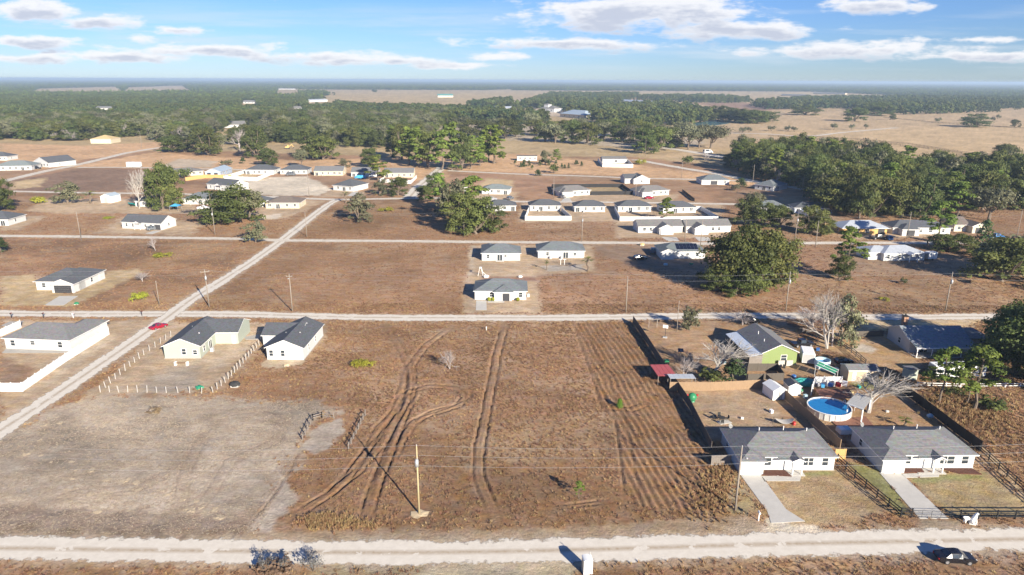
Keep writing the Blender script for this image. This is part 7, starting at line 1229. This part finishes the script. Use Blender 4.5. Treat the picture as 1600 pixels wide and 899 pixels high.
GAPS = [[(490, 152), (600, 143), (800, 147), (800, 170), (700, 174), (560, 170)], [(40, 149), (60, 139), (180, 136), (200, 148)], [(190, 147), (200, 137), (285, 134), (300, 146)], [(335, 212), (360, 196), (430, 197), (440, 212), (390, 220)], [(325, 232), (330, 212), (365, 205), (360, 234)], [(395, 232), (420, 224), (470, 226), (470, 245), (400, 245)],
        [(140, 184), (150, 171), (178, 171), (185, 184)], [(370, 174), (378, 161), (400, 161), (410, 174)], [(430, 152), (434, 140), (464, 140), (470, 152)], [(450, 182), (456, 171), (472, 171), (480, 182)], [(475, 172), (482, 158), (515, 158), (525, 172)], [(230, 170), (250, 164), (300, 166), (290, 173)], [(560, 186), (580, 180), (640, 182), (630, 188)]]
X, Y, rs = fill([(-500, 224), (0, 219), (100, 222), (215, 214), (300, 220), (340, 226), (420, 230), (470, 222), (540, 230), (600, 232), (640, 240), (670, 214), (690, 192), (770, 182), (760, 176), (640, 172), (540, 168), (480, 160), (300, 152), (0, 150), (-500, 150)], 9.5, 5, gaps=GAPS)
edge = np.hypot(X, Y) < 1100
scatter('forest', np.stack([X, Y, X*0], 1)[edge], MIDS, (1.15+.75*rs.rand(edge.sum())), 'dense mixed forest spreading across the left middle distance', 31)
scatter('forest', np.stack([X, Y, X*0], 1)[~edge], LOWS[:5], (.8+.5*rs.rand((~edge).sum())), 'far part of the left forest reaching back to the fields', 32)
# pond grove and estate groves
allx = []
for poly, s in (([(905, 178), (960, 172), (1040, 168), (1100, 178), (1120, 190), (1085, 196), (1000, 200), (930, 192)], 15), ([(800, 172), (860, 150), (1000, 150), (930, 178), (905, 182), (850, 170)], 16), ([(1170, 166), (1260, 158), (1400, 156), (1600, 158), (1700, 168), (1500, 172), (1420, 176), (1300, 170), (1200, 172)], 17), ([(690, 186), (770, 180), (860, 190), (850, 196), (700, 196)], 13), ([(980, 156), (1100, 153), (1180, 160), (1130, 162), (1040, 160)], 20), ([(800, 160), (720, 168), (800, 172)], 16), ([(1330, 172), (1420, 170), (1560, 172), (1560, 176), (1420, 180), (1340, 178)], 22)):
    X, Y, rs = fill(poly, s, int(s*7)); allx.append(np.stack([X, Y, X*0], 1))
A = np.vstack(allx); scatter('forest', A, LOWS[:4], 1.0+.6*np.random.RandomState(2).rand(len(A)), 'oak groves round the far estate and meadows', 33)
# to the horizon: rows of wood, wider apart the farther they stand
rs = np.random.RandomState(77); pts = []; sc = []
y = 1900.
while y < 27000:
    st = 13+(y-1900)*.0042; n = int(2*.92*y/st); x = (np.arange(n)-n/2)*st+rs.randn(n)*st*.4; yy = y+rs.randn(n)*st*.5; den = fbm(x*.0008, yy*.0005, 3, 3); k = (den > .41) | (yy > 4200); x, yy = x[k], yy[k]
    for g in GAPS+[[(620, 146), (800, 140), (800, 152), (620, 152)], [(940, 148), (1070, 152), (1250, 162), (1100, 166), (930, 160)], [(1230, 148), (1330, 148), (1330, 151), (1230, 151)], [(480, 158), (800, 144), (800, 170), (500, 170)], [(960, 163), (1240, 160), (1240, 176), (960, 170)]]:
        k = polydist(x, yy, GP(g)) < 0; x, yy = x[k], yy[k]
    pts.append(np.stack([x, yy, x*0], 1)); sc.append(np.stack([np.full(len(x), st/13)*(1.0+.3*rs.rand(len(x))), np.full(len(x), st/13), .75+.5*rs.rand(len(x))], 1)); y += st*1.15
A = np.vstack(pts); S = np.vstack(sc); scatter('forest', A, LOWS, S, 'woodland carpeting the plain to the horizon', 34)
grass()
# ================================================================ HAZE
pmz = bpy.data.materials.new('haze'); pmz.use_nodes = True; N, L = pmz.node_tree.nodes, pmz.node_tree.links; N.clear(); o_ = N.new('ShaderNodeOutputMaterial'); v = N.new('ShaderNodeVolumePrincipled'); v.inputs['Color'].default_value = (.62, .80, 1.0, 1); v.inputs['Density'].default_value = HAZE_D; v.inputs['Anisotropy'].default_value = .1; L.new(v.outputs[0], o_.inputs['Volume']); MATS['haze'] = pmz
tag(MB().box(-46000, -7000, -1.5, 46000, 31000, 64).obj('haze', 'haze'), 'thin blue air haze over the plain', None, None, 'stuff')
